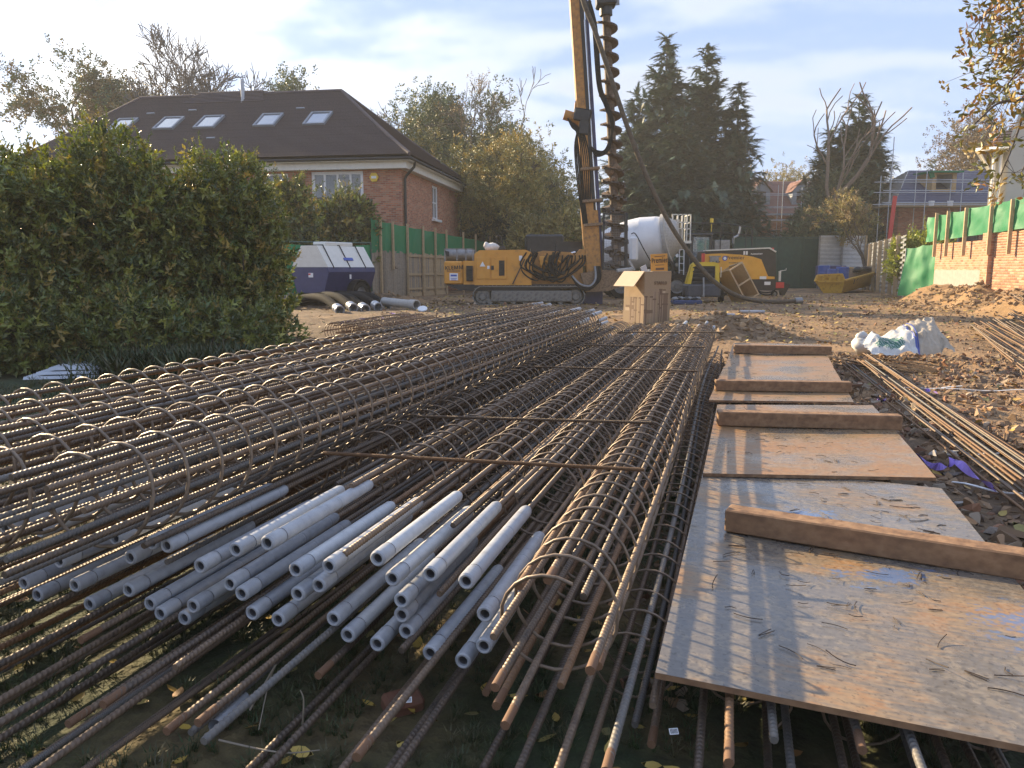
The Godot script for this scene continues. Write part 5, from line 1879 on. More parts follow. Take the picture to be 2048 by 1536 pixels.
func tank_trailer() -> void:
	var D := 24.6
	var t := thing("tank_trailer", "white and navy octagonal tank trailer in front of the green netting", "trailer", Vector3(-7.032, .27, -D), .22)
	# octagonal end, seen from the front left: drawn out to the right and back
	var sc := .0160
	var ax := Basis(Vector3.UP, -.95)               # body axis: local z runs along the tank
	var end := [Vector2(-.58, .28), Vector2(.58, .28), Vector2(.82, .95), Vector2(.78, 1.15), Vector2(.34, 1.78), Vector2(-.34, 1.78), Vector2(-.78, 1.15), Vector2(-.82, .95)]
	var low := [end[0], end[1], end[2], Vector2(.79, 1.1), Vector2(-.79, 1.1), end[7]]
	var up := [Vector2(.79, 1.103), Vector2(.34, 1.78), Vector2(-.34, 1.78), Vector2(-.79, 1.103)]
	var off := Vector3(.62, .12, 0)
	var bas := Basis(Vector3.UP, -.75)
	var b := B.new()
	b.prism(low, -2.2, 0, bas, off)
	part("lower_tank", b, "navy_paint", t)
	var c := B.new()
	c.prism(up, -2.2, 0, bas, off)
	part("upper_tank", c, "cream_paint", t)
	var hz := B.new()
	hz.box(off + bas * Vector3(0, 1.84, -1.1), Vector3(.56, .14, 1.3), bas, .03)
	part("hatch", hz, "cream_paint", t)
	for z in [-.25, -1.0, -1.75]:
		var s := B.new()
		s.tube([off + bas * Vector3(-.79, 1.0, z), off + bas * Vector3(-.36, 1.8, z), off + bas * Vector3(.36, 1.8, z), off + bas * Vector3(.8, 1.1, z), off + bas * Vector3(.6, .4, z)], .018, -1.0, 5)
		part("strap", s, "rubber", t)
	var pl := B.new()
	pl.box(off + bas * Vector3(.05, .85, .008), Vector3(.2, .14, .008), bas)
	pl.box(off + bas * Vector3(.8, .8, -1.0), Vector3(.01, .14, .08), bas)
	pl.box(off + bas * Vector3(-.42, 1.35, .008), Vector3(.24, .02, .008), bas)
	var plo := part("sticker", pl, "ink_white", t)
	var pr := B.new()
	pr.box(off + bas * Vector3(.0, .88, .015), Vector3(.09, .05, .006), bas)
	part("print", pr, "red_paint", plo)
	var bl := B.new()
	bl.box(off + bas * Vector3(.645, 1.36, -1.1), Vector3(.02, .1, .42), bas * Basis(Vector3.BACK, .58))
	part("name_plate", bl, "ink_blue", t)
	var chs := B.new()
	for x in [-.5, .5]: chs.box(off + bas * Vector3(x, .2, -1.0), Vector3(.1, .16, 2.9), bas)
	for z in [-.1, -1.1, -2.1]: chs.box(off + bas * Vector3(0, .2, z), Vector3(.9, .1, .1), bas)
	chs.bar(off + bas * Vector3(0, .18, .3), off + bas * Vector3(0, .2, 1.3), .1, .1)
	part("chassis", chs, "grey_metal", t)
	for x in [-.84, .84]:
		wheel(t, off + bas * Vector3(x, .26, -1.35), .37, .22, bas * Vector3(signf(x), 0, 0))
		var mg := B.new()
		var pts := []
		for k in 9:
			var a := PI * (k / 8.0)
			pts.append(off + bas * Vector3(x, .26 + sin(a) * .44, -1.35 + cos(a) * .44))
		for k in 8: mg.bar(pts[k], pts[k + 1], .03, .26, bas * Vector3.RIGHT)
		part("mudguard", mg, "black_paint", t)

func black_hoses() -> void:
	# couplings point to the right, the hoses run back to the left
	var ends := [[676, 641, 616, 610], [703, 634, 640, 608], [727, 634, 665, 610], [752, 631, 684, 611], [724, 622, 668, 604], [770, 627, 700, 606]]
	for k in ends.size():
		var q: Array = ends[k]
		var D: float = [20.5, 21.2, 21.4, 22.0, 22.8, 23.0][k]
		var P := func(px: float, d: float, y: float) -> Vector3: return Vector3((px - 1024.0) / 1541.0 * d * 1.0, y, -d)
		var e: Vector3 = P.call(q[0], D, .0)
		var y0 := ground_h(e.x, e.z) + .12
		var t := thing("black_hose", ["black rubber hose with coupling, nearest and leftmost on the heap", "second black rubber hose from the left on the heap", "third black rubber hose from the left on the heap", "black rubber hose with the widest steel coupling", "black rubber hose lying behind the other hoses", "black rubber hose nearest the long steel pipe"][k], "hose", Vector3.ZERO, 0.0, "black hoses by the tank trailer")
		var m: Vector3 = P.call((q[0] + q[2]) * .5 + 4, D + 1.0, y0 + .22)
		var f: Vector3 = P.call(q[2], D + 2.2, y0 + .2)
		var g: Vector3 = P.call(q[2] - 60, D + 3.0, y0 - .02)
		e.y = y0
		var pts := curve([e, m, f, g])
		var b := B.new()
		b.tube(pts, .115, -1.0, 12)
		part("hose", b, "rubber", t)
		var dir: Vector3 = (pts[0] - pts[1]).normalized()
		var c := B.new()
		c.lathe(e, [Vector2(.118, -.1), Vector2(.13, -.05), Vector2(.13, .03), Vector2(.12, .05), Vector2(.12, .16), Vector2(.138, .17), Vector2(.138, .22), Vector2(.1, .22), Vector2(.095, 0), Vector2(0, 0)], 16, Basis(Quaternion(Vector3.UP, dir)))
		part("coupling", c, "galvanised", t)
	var p := thing("steel_pipe", "long pale steel pipe with a wide collar lying beside the hoses", "pipe", Vector3.ZERO)
	var pe := Vector3(-2.667, 0, -21.5)
	pe.y = ground_h(pe.x, pe.z) + .16
	var pf := Vector3(-3.743, pe.y + .05, -22.6)
	var pb := B.new()
	pb.tube([pe, pf], .12, -1.0, 16, false)
	part("tube", pb, "grout_grey", p)
	var pc := B.new()
	pc.lathe(pe, [Vector2(.122, -.25), Vector2(.14, -.24), Vector2(.14, .03), Vector2(.11, .03), Vector2(.105, -.3), Vector2(0, -.3)], 18, Basis(Quaternion(Vector3.UP, (pe - pf).normalized())))
	part("collar", pc, "grout_grey", p)
	var cap := B.new()
	cap.lathe(pe + Vector3(.2, -.1, .2), [Vector2(0, .02), Vector2(.13, .02), Vector2(.14, 0), Vector2(0, 0)], 16, Basis(Vector3.RIGHT, .5))
	single("plastic_disc", cap, "white_paint", "round white plastic disc lying at the mouth of the steel pipe", "disc")

func straps() -> void:
	# flat purple lifting slings
	var runs := [
		["purple webbing sling draped over the cages behind the stack", [[660, 672, .42, 17.6], [690, 668, .5, 17.8], [720, 665, .42, 18.2], [745, 668, .4, 18.4], [780, 661, .5, 18.4]]],
		["twisted purple webbing sling beside the steel pipe", [[775, 634, .3, 20.0], [790, 645, .35, 19.6], [805, 650, .4, 19.3], [842, 648, .4, 19.2], [806, 653, .38, 19.0]]],
		["purple sling end on the rim of the cages by the hoses", [[757, 648, .4, 18.9], [765, 660, .35, 18.6], [785, 664, .4, 18.2]]],
		["purple strap lying behind the tank trailer wheel", [[665, 611, .5, 22.6], [690, 606, .5, 23.0], [712, 610, .4, 23.0]]],
		["short purple strap standing up beside the long bars", [[1781, 797, .0, 8.7], [1779, 812, .0, 8.5], [1784, 828, .0, 8.2], [1795, 830, .0, 8.1]]],
		["purple strap winding across the dark earth right of the boards", [[1815, 902, .0, 5.9], [1850, 908, .0, 5.8], [1880, 922, .0, 5.6], [1910, 938, .0, 5.4], [1938, 938, .0, 5.4], [1950, 925, .0, 5.6], [1990, 955, .0, 5.2], [2040, 985, .0, 4.85]]],
		["purple strap end lying past the long bars", [[1868, 797, .0, 9.0], [1885, 795, .0, 9.1], [1905, 800, .0, 8.9]]],
	]
	for r in runs:
		var pts := []
		for q in r[1]:
			var x: float = (q[0] - 1024.0) / 1541.0 * q[3] * .98
			var y: float = 1.45 - (q[1] - 537.0) / 1541.0 * q[3]
			pts.append(Vector3(x, maxf(y, ground_h(x, -q[3]) + .02), -q[3]))
		pts = curve(pts, 5)
		var b := B.new()
		for i in pts.size() - 1:
			var w := Vector3(.0, .028 * sin(i * .5), .035 * cos(i * .5)) + Vector3(.012, 0, 0)
			var w2 := Vector3(.0, .028 * sin((i + 1) * .5), .035 * cos((i + 1) * .5)) + Vector3(.012, 0, 0)
			b.quad(pts[i] - w, pts[i] + w, pts[i + 1] + w2, pts[i + 1] - w2)
		single("webbing_strap", b, "purple_web", r[0], "strap", Vector3.ZERO, 0.0, "purple straps")

func mixer_truck() -> void:
	var t := thing("concrete_mixer_truck", "white concrete mixer truck standing behind the rig", "mixer truck", Vector3(5.174, .27, -31.0))
	var O := 1285.0
	var bas := Basis(Vector3.UP, -.35) * Basis(Vector3.BACK, -PI / 2 + .2)     # lathe axis runs to the right, rising
	var b := B.new()
	var c := Vector3(-0.101, 2.152, -.6)
	b.lathe(c, [Vector2(0, -1.8), Vector2(.62, -1.75), Vector2(.9, -1.0), Vector2(1.02, -.2), Vector2(1.02, .3), Vector2(.92, .9), Vector2(.82, 1.2)], 36, bas)
	var dr := part("drum", b, "drum_white", t)
	var r := B.new()
	r.lathe(c, [Vector2(.85, 1.1), Vector2(.96, 1.12), Vector2(.96, 1.25), Vector2(.83, 1.27), Vector2(.55, 1.7), Vector2(.42, 1.75), Vector2(.4, 1.4)], 36, bas)
	part("drum_ring", r, "grout_grey", dr)
	var fr := B.new()
	fr.box(Vector3(-.2, .9, -.6), Vector3(6.4, .25, .9))
	fr.box(Vector3(-3.9, 1.4, -.6), Vector3(1.5, 2.2, 2.2), Basis.IDENTITY, .08)
	part("chassis", fr, "black_paint", t)
	for x in [-3.6, -.9, .35, 1.3]:
		wheel(t, Vector3(x, .5, .45), .5, .3, Vector3.BACK)
		wheel(t, Vector3(x, .5, -1.65), .5, .3, Vector3.FORWARD)
	var wt := B.new()
	wt.box(Vector3(-0.463, 1.931, .75), Vector3(.32, .95, .3), Basis.IDENTITY, .08)
	part("water_tank", wt, "white_paint", t)
	var hs := B.new()
	hs.tube(curve([Vector3(-0.583, 2.494, .8), Vector3(-0.422, 2.494, .82), Vector3(-0.101, 1.931, .85), Vector3(0.181, 1.469, .8)]), .022, -1.0, 6)
	part("hose", hs, "rubber", t)
	# hopper, rear platform and ladder
	var hp := B.new()
	hp.prism([Vector2(0.986, 2.494), Vector2(1.227, 3.098), Vector2(1.469, 3.098), Vector2(1.348, 2.374), Vector2(1.106, 1.891)], -1.1, -.1)
	part("hopper", hp, "grout_grey", t)
	var pf := B.new()
	for x in [1341, 1352, 1361, 1370, 1377]:
		pf.bar(Vector3((x - O) * .0201, (594 - 430) * .0201, .1), Vector3((x - O) * .0201, (594 - 484) * .0201, .1), .04, .04)
		pf.bar(Vector3((x - O) * .0201, (594 - 430) * .0201, -.9), Vector3((x - O) * .0201, (594 - 484) * .0201, -.9), .04, .04)
	for y in [431, 446, 458]:
		pf.bar(Vector3(1.127, (594 - y) * .0201, .1), Vector3(1.85, (594 - y) * .0201, .1), .04, .04)
		pf.bar(Vector3(1.85, (594 - y) * .0201, .1), Vector3(1.85, (594 - y) * .0201, -.9), .04, .04)
	pf.box(Vector3(1.469, 2.213, -.4), Vector3(.84, .1, 1.1))
	part("platform", pf, "cream_paint", t)
	var sg := B.new()
	sg.prism([Vector2(-.14, 0), Vector2(.14, 0), Vector2(0, .26)], 0, .02, Basis.IDENTITY, Vector3(1.247, 2.313, .16))
	part("warning_triangle", sg, "red_paint", t)
	var ld := B.new()
	for x in [1356, 1365]: ld.bar(Vector3((x - O) * .0201, (594 - 486) * .0201, .15), Vector3((x - O) * .0201, (594 - 586) * .0201, .3), .035, .035)
	for k in 7: ld.bar(Vector3((1356 - O) * .0201, .3 + k * .27, .29 - k * .02), Vector3((1365 - O) * .0201, .3 + k * .27, .29 - k * .02), .03, .03)
	part("ladder", ld, "galvanised", t)
	var su := B.new()
	su.bar(Vector3(1.167, 1.931, -.2), Vector3(1.308, 0.684, -.2), .12, .12)
	su.bar(Vector3(1.006, 1.489, -.2), Vector3(1.348, 1.891, -.2), .1, .1)
	su.box(Vector3(1.207, 0.684, -.5), Vector3(.6, .5, 1.4))
	part("drum_support", su, "black_paint", t)
	var lm := B.new()
	for y in [510, 528]: lm.cyl(Vector3(1.35, (594 - y) * .0201, .1), Vector3(1.35, (594 - y) * .0201, .16), .07, 12)
	part("rear_lamp", lm, "roof_pane", t)

func excavator() -> void:
	var t := thing("excavator", "black excavator with handrails and amber beacon behind the concrete pump", "excavator", Vector3(8.779, .27, -37.0))
	var b := B.new()
	b.box(Vector3(1.6, 1.35, -1.2), Vector3(3.2, .9, 2.4), Basis.IDENTITY, .06)
	part("body", b, "black_paint", t)
	var tr := B.new()
	for z in [-.2, -2.2]: tr.box(Vector3(1.0, .42, z), Vector3(3.4, .84, .5), Basis.IDENTITY, .3)
	part("track", tr, "rubber", t)
	var cab := B.new()
	for q in [[-.35, .1], [.55, .1], [-.35, -1.0], [.55, -1.0]]: cab.bar(Vector3(q[0], .8, q[1]), Vector3(q[0] + .05, 2.72, q[1]), .14, .12)
	cab.box(Vector3(.12, 2.76, -.45), Vector3(1.15, .14, 1.3), Basis.IDENTITY, .04)
	cab.box(Vector3(.1, 1.2, .1), Vector3(.85, .8, .06))
	cab.box(Vector3(.1, 1.4, -1.02), Vector3(.85, 1.2, .06))
	var co := part("cab", cab, "black_paint", t)
	var gl := B.new()
	gl.box(Vector3(.12, 2.1, .1), Vector3(.78, 1.1, .01))
	part("pane", gl, "glass", co)
	var rl := B.new()
	for x in [-.1, .5, 1.1, 1.7, 2.3, 2.6]: rl.cyl(Vector3(x, 1.8, -.1), Vector3(x, 2.85 if x < 1.0 else 3.25 - x * .1, -.1), .022, 6)
	rl.tube([Vector3(-.3, 3.3, -.1), Vector3(1.1, 3.3, -.1), Vector3(2.5, 3.1, -.1), Vector3(2.62, 2.0, -.1)], .024, -1.0, 6)
	rl.tube([Vector3(-.3, 2.95, -.1), Vector3(2.5, 2.75, -.1)], .02, -1.0, 6)
	for x in [-.3, .2, .7, 1.15]: rl.cyl(Vector3(x, 2.8, -.1), Vector3(x, 3.3, -.1), .02, 6)
	part("handrail", rl, "black_paint", t)
	var ex := B.new()
	ex.tube(curve([Vector3(1.753, 2.353, -.3), Vector3(1.777, 2.617, -.3), Vector3(1.993, 2.761, -.3), Vector3(2.065, 3.193, -.3)]), .05, -1.0, 8)
	part("exhaust", ex, "galvanised", t)
	var be := B.new()
	be.cyl(Vector3(0.696, 3.313, -.3), Vector3(0.696, 3.53, -.3), .085, 12)
	be.cyl(Vector3(0.696, 2.905, -.3), Vector3(0.696, 3.313, -.3), .025, 6)
	part("beacon", be, "yellow_paint", t)
	var dr := B.new()
	for z in [0]: dr.box(Vector3(1.2, 2.1, -.7), Vector3(.75, .85, 1.1), Basis.IDENTITY, .03)
	part("engine_cover", dr, "grey_metal", t)

func concrete_pump() -> void:
	# origin at pixel (1400, 585)
	var t := thing("concrete_pump", "orange and black trailer concrete pump with hire-company lettering", "concrete pump", Vector3(7.935, .27, -33.0))
	var b := B.new()
	b.prism([Vector2(0.236, 1.884), Vector2(0.278, 1.949), Vector2(2.912, 2.024), Vector2(3.191, 1.863), Vector2(3.276, 0.835), Vector2(3.276, 0.257), Vector2(0.171, 0.257)], -1.5, 0)
	part("black_body", b, "black_paint", t)
	var o := B.new()
	o.prism([Vector2(0.171, 1.777), Vector2(0.878, 1.81), Vector2(1.713, 1.756), Vector2(2.249, 1.67), Vector2(2.591, 1.563), Vector2(2.912, 0.857), Vector2(3.191, 0.835), Vector2(3.191, 0.739), Vector2(0.107, 0.707)], -.3, .05)
	var oo := part("side_panel", o, "amber_paint", t)
	var lid := B.new()
	lid.bar(Vector3(0.257, 1.927, -.2), Vector3(2.912, 2.034, -.2), .6, .05)
	lid.bar(Vector3(2.912, 2.034, -.2), Vector3(3.191, 1.874, -.2), .6, .05)
	part("lid_edge", lid, "cream_paint", t)
	var sg := B.new()
	sg.cyl(Vector3(1.049, 1.606, .05), Vector3(1.049, 1.606, .06), .105, 18)
	var so := part("round_sign", sg, "ink_blue", oo)
	var si := B.new()
	si.cyl(Vector3(1.049, 1.606, .06), Vector3(1.049, 1.606, .065), .065, 14)
	part("sign_mark", si, "ink_white", so)
	text("lettering", "Premier", .2, "ink_brown", oo, Vector3(1.488, 1.634, .055))
	text("lettering", "0118 986 0110", .075, "ink_brown", oo, Vector3(1.467, 1.42, .055))
	text("lettering", "Putzmeister", .085, "ink_white", t, Vector3(2.398, 1.792, .006), Basis(Vector3.BACK, .03))
	var lg := B.new()
	for x in [1487.5, 1492.5]: lg.box(Vector3((x - 1400) * .02141, (585 - 499.5) * .02141, .006), Vector3(.075, .15, .012))
	part("emblem", lg, "ink_white", t)
	var cp := B.new()
	cp.box(Vector3(0.6, 1.542, .07), Vector3(.38, .24, .06), Basis.IDENTITY, .01)
	cp.box(Vector3(0.621, 1.681, .07), Vector3(.48, .05, .06))
	part("control_panel", cp, "grey_metal", oo)
	var kb := B.new()
	for x in [1425, 1432, 1438]: kb.cyl(Vector3((x - 1400) * .02141, 1.46, .1), Vector3((x - 1400) * .02141, 1.46, .125), .025, 10)
	part("knob", kb, "ink_black", oo)
	var rs := B.new()
	rs.box(Vector3(0.139, 1.563, .02), Vector3(.1, .5, .2))
	part("corner_reflector", rs, "red_paint", t)
	var pl := B.new()
	pl.box(Vector3(2.698, 0.792, .055), Vector3(.28, .12, .008))
	pl.box(Vector3(2.912, 0.557, .006), Vector3(.26, .14, .012))
	part("plate", pl, "white_paint", t)
	# drawbar, lamp board, jockey post
	var db := B.new()
	db.prism([Vector2(3.276, 0.621), Vector2(3.812, 0.578), Vector2(4.112, 0.493), Vector2(3.855, -0.021), Vector2(3.748, -0.021), Vector2(3.683, 0.236), Vector2(3.276, 0.257)], -.8, -.6)
	part("drawbar", db, "black_paint", t)
	var lb := B.new()
	lb.box(Vector3(3.608, 0.471, -.5), Vector3(.37, .25, .05))
	part("lamp_board", lb, "red_paint", t)
	var jp := B.new()
	jp.bar(Vector3(3.587, 0.642, -.5), Vector3(3.587, 1.071, -.5), .09, .09)
	jp.tube([Vector3(3.587, 1.071, -.5), Vector3(3.855, 1.114, -.5), Vector3(3.855, 1.199, -.5)], .015, -1.0, 5)
	part("jockey_post", jp, "cream_paint", t)
	wheel(t, Vector3(3.426, -0.107 , -.6) + Vector3(0, .2, 0), .14, .1, Vector3.BACK)
	for x in [1.0, 1.75]: wheel(t, Vector3(x, .34, -.1), .34, .22, Vector3.BACK)
	for k in 2:
		var h := B.new()
		h.tube(curve([Vector3(2.356, 0.321, .1 + k * .06), Vector3((1525 - 1400) * .0214, .1 + k * .08, .2), Vector3((1542 - 1400) * .0214, .1 + k * .1, .2), Vector3(3.212, 0.321, .1)]), .03, -1.0, 6)
		part("cable", h, "rubber", t)
	var bc := B.new()
	bc.cyl(Vector3(3.201, 1.863, -.4), Vector3(3.201, 2.056, -.4), .05, 10)
	part("beacon", bc, "red_paint", t)

func compressor() -> void:
	# origin at pixel (1378, 606)
	var t := thing("small_compressor", "yellow portable compressor with black grille in front of the concrete pump", "compressor", Vector3(6.112, .27, -27.0), -.0)
	var q := [Vector2(-0.035, 0.648), Vector2(0.14, 1.314), Vector2(0.245, 1.402), Vector2(0.911, 1.402), Vector2(1.051, 1.332), Vector2(1.104, 0.543), Vector2(0.946, 0.561), Vector2(0.929, 1.262), Vector2(0.21, 1.262), Vector2(0.105, 0.648)]
	var b := B.new()
	b.prism(q, -.06, .02)
	part("front_surround", b, "yellow_paint", t)
	var s := B.new()
	s.prism([Vector2(-0.035, 0.648), Vector2(0.14, 1.314), Vector2(0.245, 1.402), Vector2(0.911, 1.402), Vector2(1.051, 1.332), Vector2(1.104, 0.543)], -1.7, -.061, Basis(Vector3.UP, -.2), Vector3(0, 0, -.24))
	part("hood", s, "yellow_paint", t)
	var st := B.new()
	st.box(Vector3(1.244, 1.051, -.42), Vector3(.02, .36, .3), Basis(Vector3.UP, -.2))
	part("sticker", st, "ink_white", t)
	var g := B.new()
	g.box(Vector3(0.526, 0.946, -.035), Vector3(.8, .68, .06))
	for k in 5: g.box(Vector3(0.526, 0.946, .01) + Vector3(0, .28 - k * .14, 0), Vector3(.74, .03, .09), Basis(Vector3.RIGHT, .6))
	part("grille", g, "black_paint", t)
	var l := B.new()
	l.box(Vector3(0.543, 0.421, -.3), Vector3(1.16, .44, .9), Basis.IDENTITY, .05)
	part("lower_body", l, "grey_dark", t)
	var h := B.new()
	h.bar(Vector3(0.491, 0.876, .2), Vector3(0.491, 0.245, .3), .05, .05)
	h.bar(Vector3(0.491, 0.245, .3), Vector3(0.491, 0.245, -.2), .07, .07)
	part("drawbar", h, "grey_metal", t)
	wheel(t, Vector3(1.314, 0.28, -.55), .27, .18, Vector3(1, 0, .2))
	wheel(t, Vector3(0.07, 0.28, -.55), .27, .18, Vector3(-1, 0, -.2))
	# a heap of blue tools and cloth at its foot
	var p := thing("blue_tool_tray", "low blue tray heaped with dark tools beside the compressor", "tray", Vector3(5.763, .27, -25.6))
	var pb := B.new()
	pb.box(Vector3(0, .08, 0), Vector3(.95, .14, .5), Basis.IDENTITY, .03)
	part("tray", pb, "blue_dark", p)
	for k in 7:
		var c := B.new()
		lump(c, Vector3(-.4 + k * .13, .19, rng.randf_range(-.1, .12)), Vector3(.11, .07, .09), k + 20)
		part("tool", c, "black_paint" if k % 2 else "grey_metal", p)
	# plywood crate leaning against it
	var w := thing("plywood_crate", "open plywood crate tipped on its corner beside the compressor", "crate", Vector3(8.379, .27, -28.3))
	var cb := Basis(Vector3.BACK, .52) * Basis(Vector3.UP, .35)
	var c0 := Vector3(-.16, .62, 0)
	for e in [[Vector3(-.3, 0, 0), Vector3(.02, 1.3, .8)], [Vector3(.3, 0, 0), Vector3(.02, 1.3, .8)], [Vector3(0, 0, -.4), Vector3(.6, 1.3, .02)], [Vector3(0, -.64, 0), Vector3(.6, .02, .8)]]:
		var x := B.new()
		x.box(c0 + cb * e[0], e[1], cb)
		part("panel", x, "plywood", w)
	for e in [[Vector3(-.3, 0, .4), Vector3(.05, 1.34, .05)], [Vector3(.3, 0, .4), Vector3(.05, 1.34, .05)], [Vector3(0, .65, .4), Vector3(.55, .05, .05)], [Vector3(0, 0, .4), Vector3(.55, .05, .05)], [Vector3(-.3, .65, 0), Vector3(.05, .05, .76)], [Vector3(.3, .65, 0), Vector3(.05, .05, .76)], [Vector3(0, -.64, .4), Vector3(.55, .05, .05)]]:
		var x := B.new()
		x.box(c0 + cb * e[0], e[1], cb)
		part("batten", x, "timber_pale", w)

func box_print(seed_: int, wide: int, high: int) -> StandardMaterial3D:
	var im := Image.create(wide, high, false, Image.FORMAT_RGB8)
	var r := RandomNumberGenerator.new()
	r.seed = seed_
	var base := Color(.31, .22, .135)
	im.fill(base.linear_to_srgb())
	var inks := [Color(.19, .12, .075), Color(.26, .18, .12), Color(.44, .33, .22), Color(.15, .095, .06), Color(.31, .22, .14)]
	for k in 7:                                     # printed pipework: uprights with collars
		var x := r.randi_range(0, wide - 8)
		var w := r.randi_range(12, 28)
		var y0 := r.randi_range(int(high * .28), int(high * .55))
		im.fill_rect(Rect2i(x, y0, w, high - y0), (inks[r.randi() % 5] as Color).linear_to_srgb())
		im.fill_rect(Rect2i(x + 2, y0, 2, high - y0), (inks[2] as Color).linear_to_srgb())
		for j in 2: im.fill_rect(Rect2i(x - 2, y0 + j * r.randi_range(30, 60), w + 4, 5), (inks[3] as Color).linear_to_srgb())
	for k in 5:
		var y := r.randi_range(int(high * .25), high - 12)
		im.fill_rect(Rect2i(r.randi_range(0, wide / 2), y, r.randi_range(20, wide / 2), r.randi_range(6, 14)), (inks[r.randi() % 5] as Color).linear_to_srgb())
	for y in high:                                  # fibre grain
		for x in wide:
			im.set_pixel(x, y, im.get_pixel(x, y) * r.randf_range(.93, 1.05))
	var m := StandardMaterial3D.new()
	m.albedo_texture = ImageTexture.create_from_image(im)
	m.roughness = .85
	return m

func carton() -> void:
	var D := 17.6
	var t := thing("cardboard_carton", "tall open cardboard carton printed with pipework, standing behind the cages", "carton", Vector3(3.061, .02, -D), .5)
	var w := .74
	var h := 1.383 - .02
	var hw := w * .5
	var front := B.new()
	var P := func(x: float, y: float, z: float) -> Vector3: return Vector3(x + (y - .5) * .02, y, z)
	front.quad(P.call(-hw, 0, hw), P.call(-hw, h, hw), P.call(hw, h, hw), P.call(hw, 0, hw))
	part("front", front, box_print(4, 128, 224), t)
	var left := B.new()
	left.quad(P.call(-hw, 0, -hw), P.call(-hw, h, -hw), P.call(-hw, h, hw), P.call(-hw, 0, hw))
	part("side", left, box_print(9, 128, 224), t)
	var rest := B.new()
	rest.quad(P.call(hw, 0, hw), P.call(hw, h, hw), P.call(hw, h, -hw), P.call(hw, 0, -hw))
	rest.quad(P.call(hw, 0, -hw), P.call(hw, h, -hw), P.call(-hw, h, -hw), P.call(-hw, 0, -hw))
	for q in [[-hw + .01, 0.0], [hw - .01, PI]]:
		rest.box(Vector3(q[0], h * .5, 0), Vector3(.008, h - .02, w - .02))
	rest.box(Vector3(0, h * .5, hw - .01), Vector3(w - .03, h - .02, .006))
	part("inner_walls", rest, "cardboard", t)
	var f1 := B.new()
	f1.box(Vector3(-hw - .15, h - .16, 0), Vector3(.012, .44, w), Basis(Vector3.BACK, -.72))
	part("flap", f1, "cardboard_light", t)
	var f2 := B.new()
	f2.box(Vector3(.1, h + .005, hw * .9), Vector3(w * .7, .01, .1))
	part("flap", f2, "cardboard_light", t)
	text("lettering", "STABLO", .1, "card_print", t, Vector3(.08, h - .25, hw + .012))
	# orange sign propped in the carton
	var s := thing("orange_sign", "orange hire-company sign propped in the cardboard carton", "sign", Vector3(3.349, h + .0, -17.75), -.1)
	var sb := B.new()
	var sh := 0.436
	var sw := 0.379
	sb.box(Vector3(0, sh * .5 - .02, 0), Vector3(sw, sh, .012), Basis(Vector3.BACK, .05), .005)
	part("board", sb, "rig_orange", s)
	text("lettering", "Premier", .125, "ink_black", s, Vector3(.005, sh * .62, .01), Basis(Vector3.BACK, .06) * Basis.from_scale(Vector3(.75, 1.25, 1)))
	var li := B.new()
	li.box(Vector3(.01, sh * .83, .009), Vector3(sw * .62, .014, .006), Basis(Vector3.BACK, .08))
	li.box(Vector3(.01, sh * .38, .009), Vector3(sw * .55, .012, .006), Basis(Vector3.BACK, .05))
	li.box(Vector3(.02, sh * .18, .009), Vector3(sw * .5, .05, .006), Basis(Vector3.BACK, .05))
	part("print", li, "ink_brown", s)
	# fittings poking out of the carton
	var fb := B.new()
	fb.box(Vector3(-.13, h + .03, .05), Vector3(.16, .2, .02), Basis(Vector3.BACK, .4))
	fb.cyl(Vector3(.05, h - .05, 0), Vector3(.05, h + .05, 0), .03, 10)
	single("pipe_fitting", fb, "galvanised", "grey metal fittings poking out of the cardboard carton", "fitting", t.position, .5)

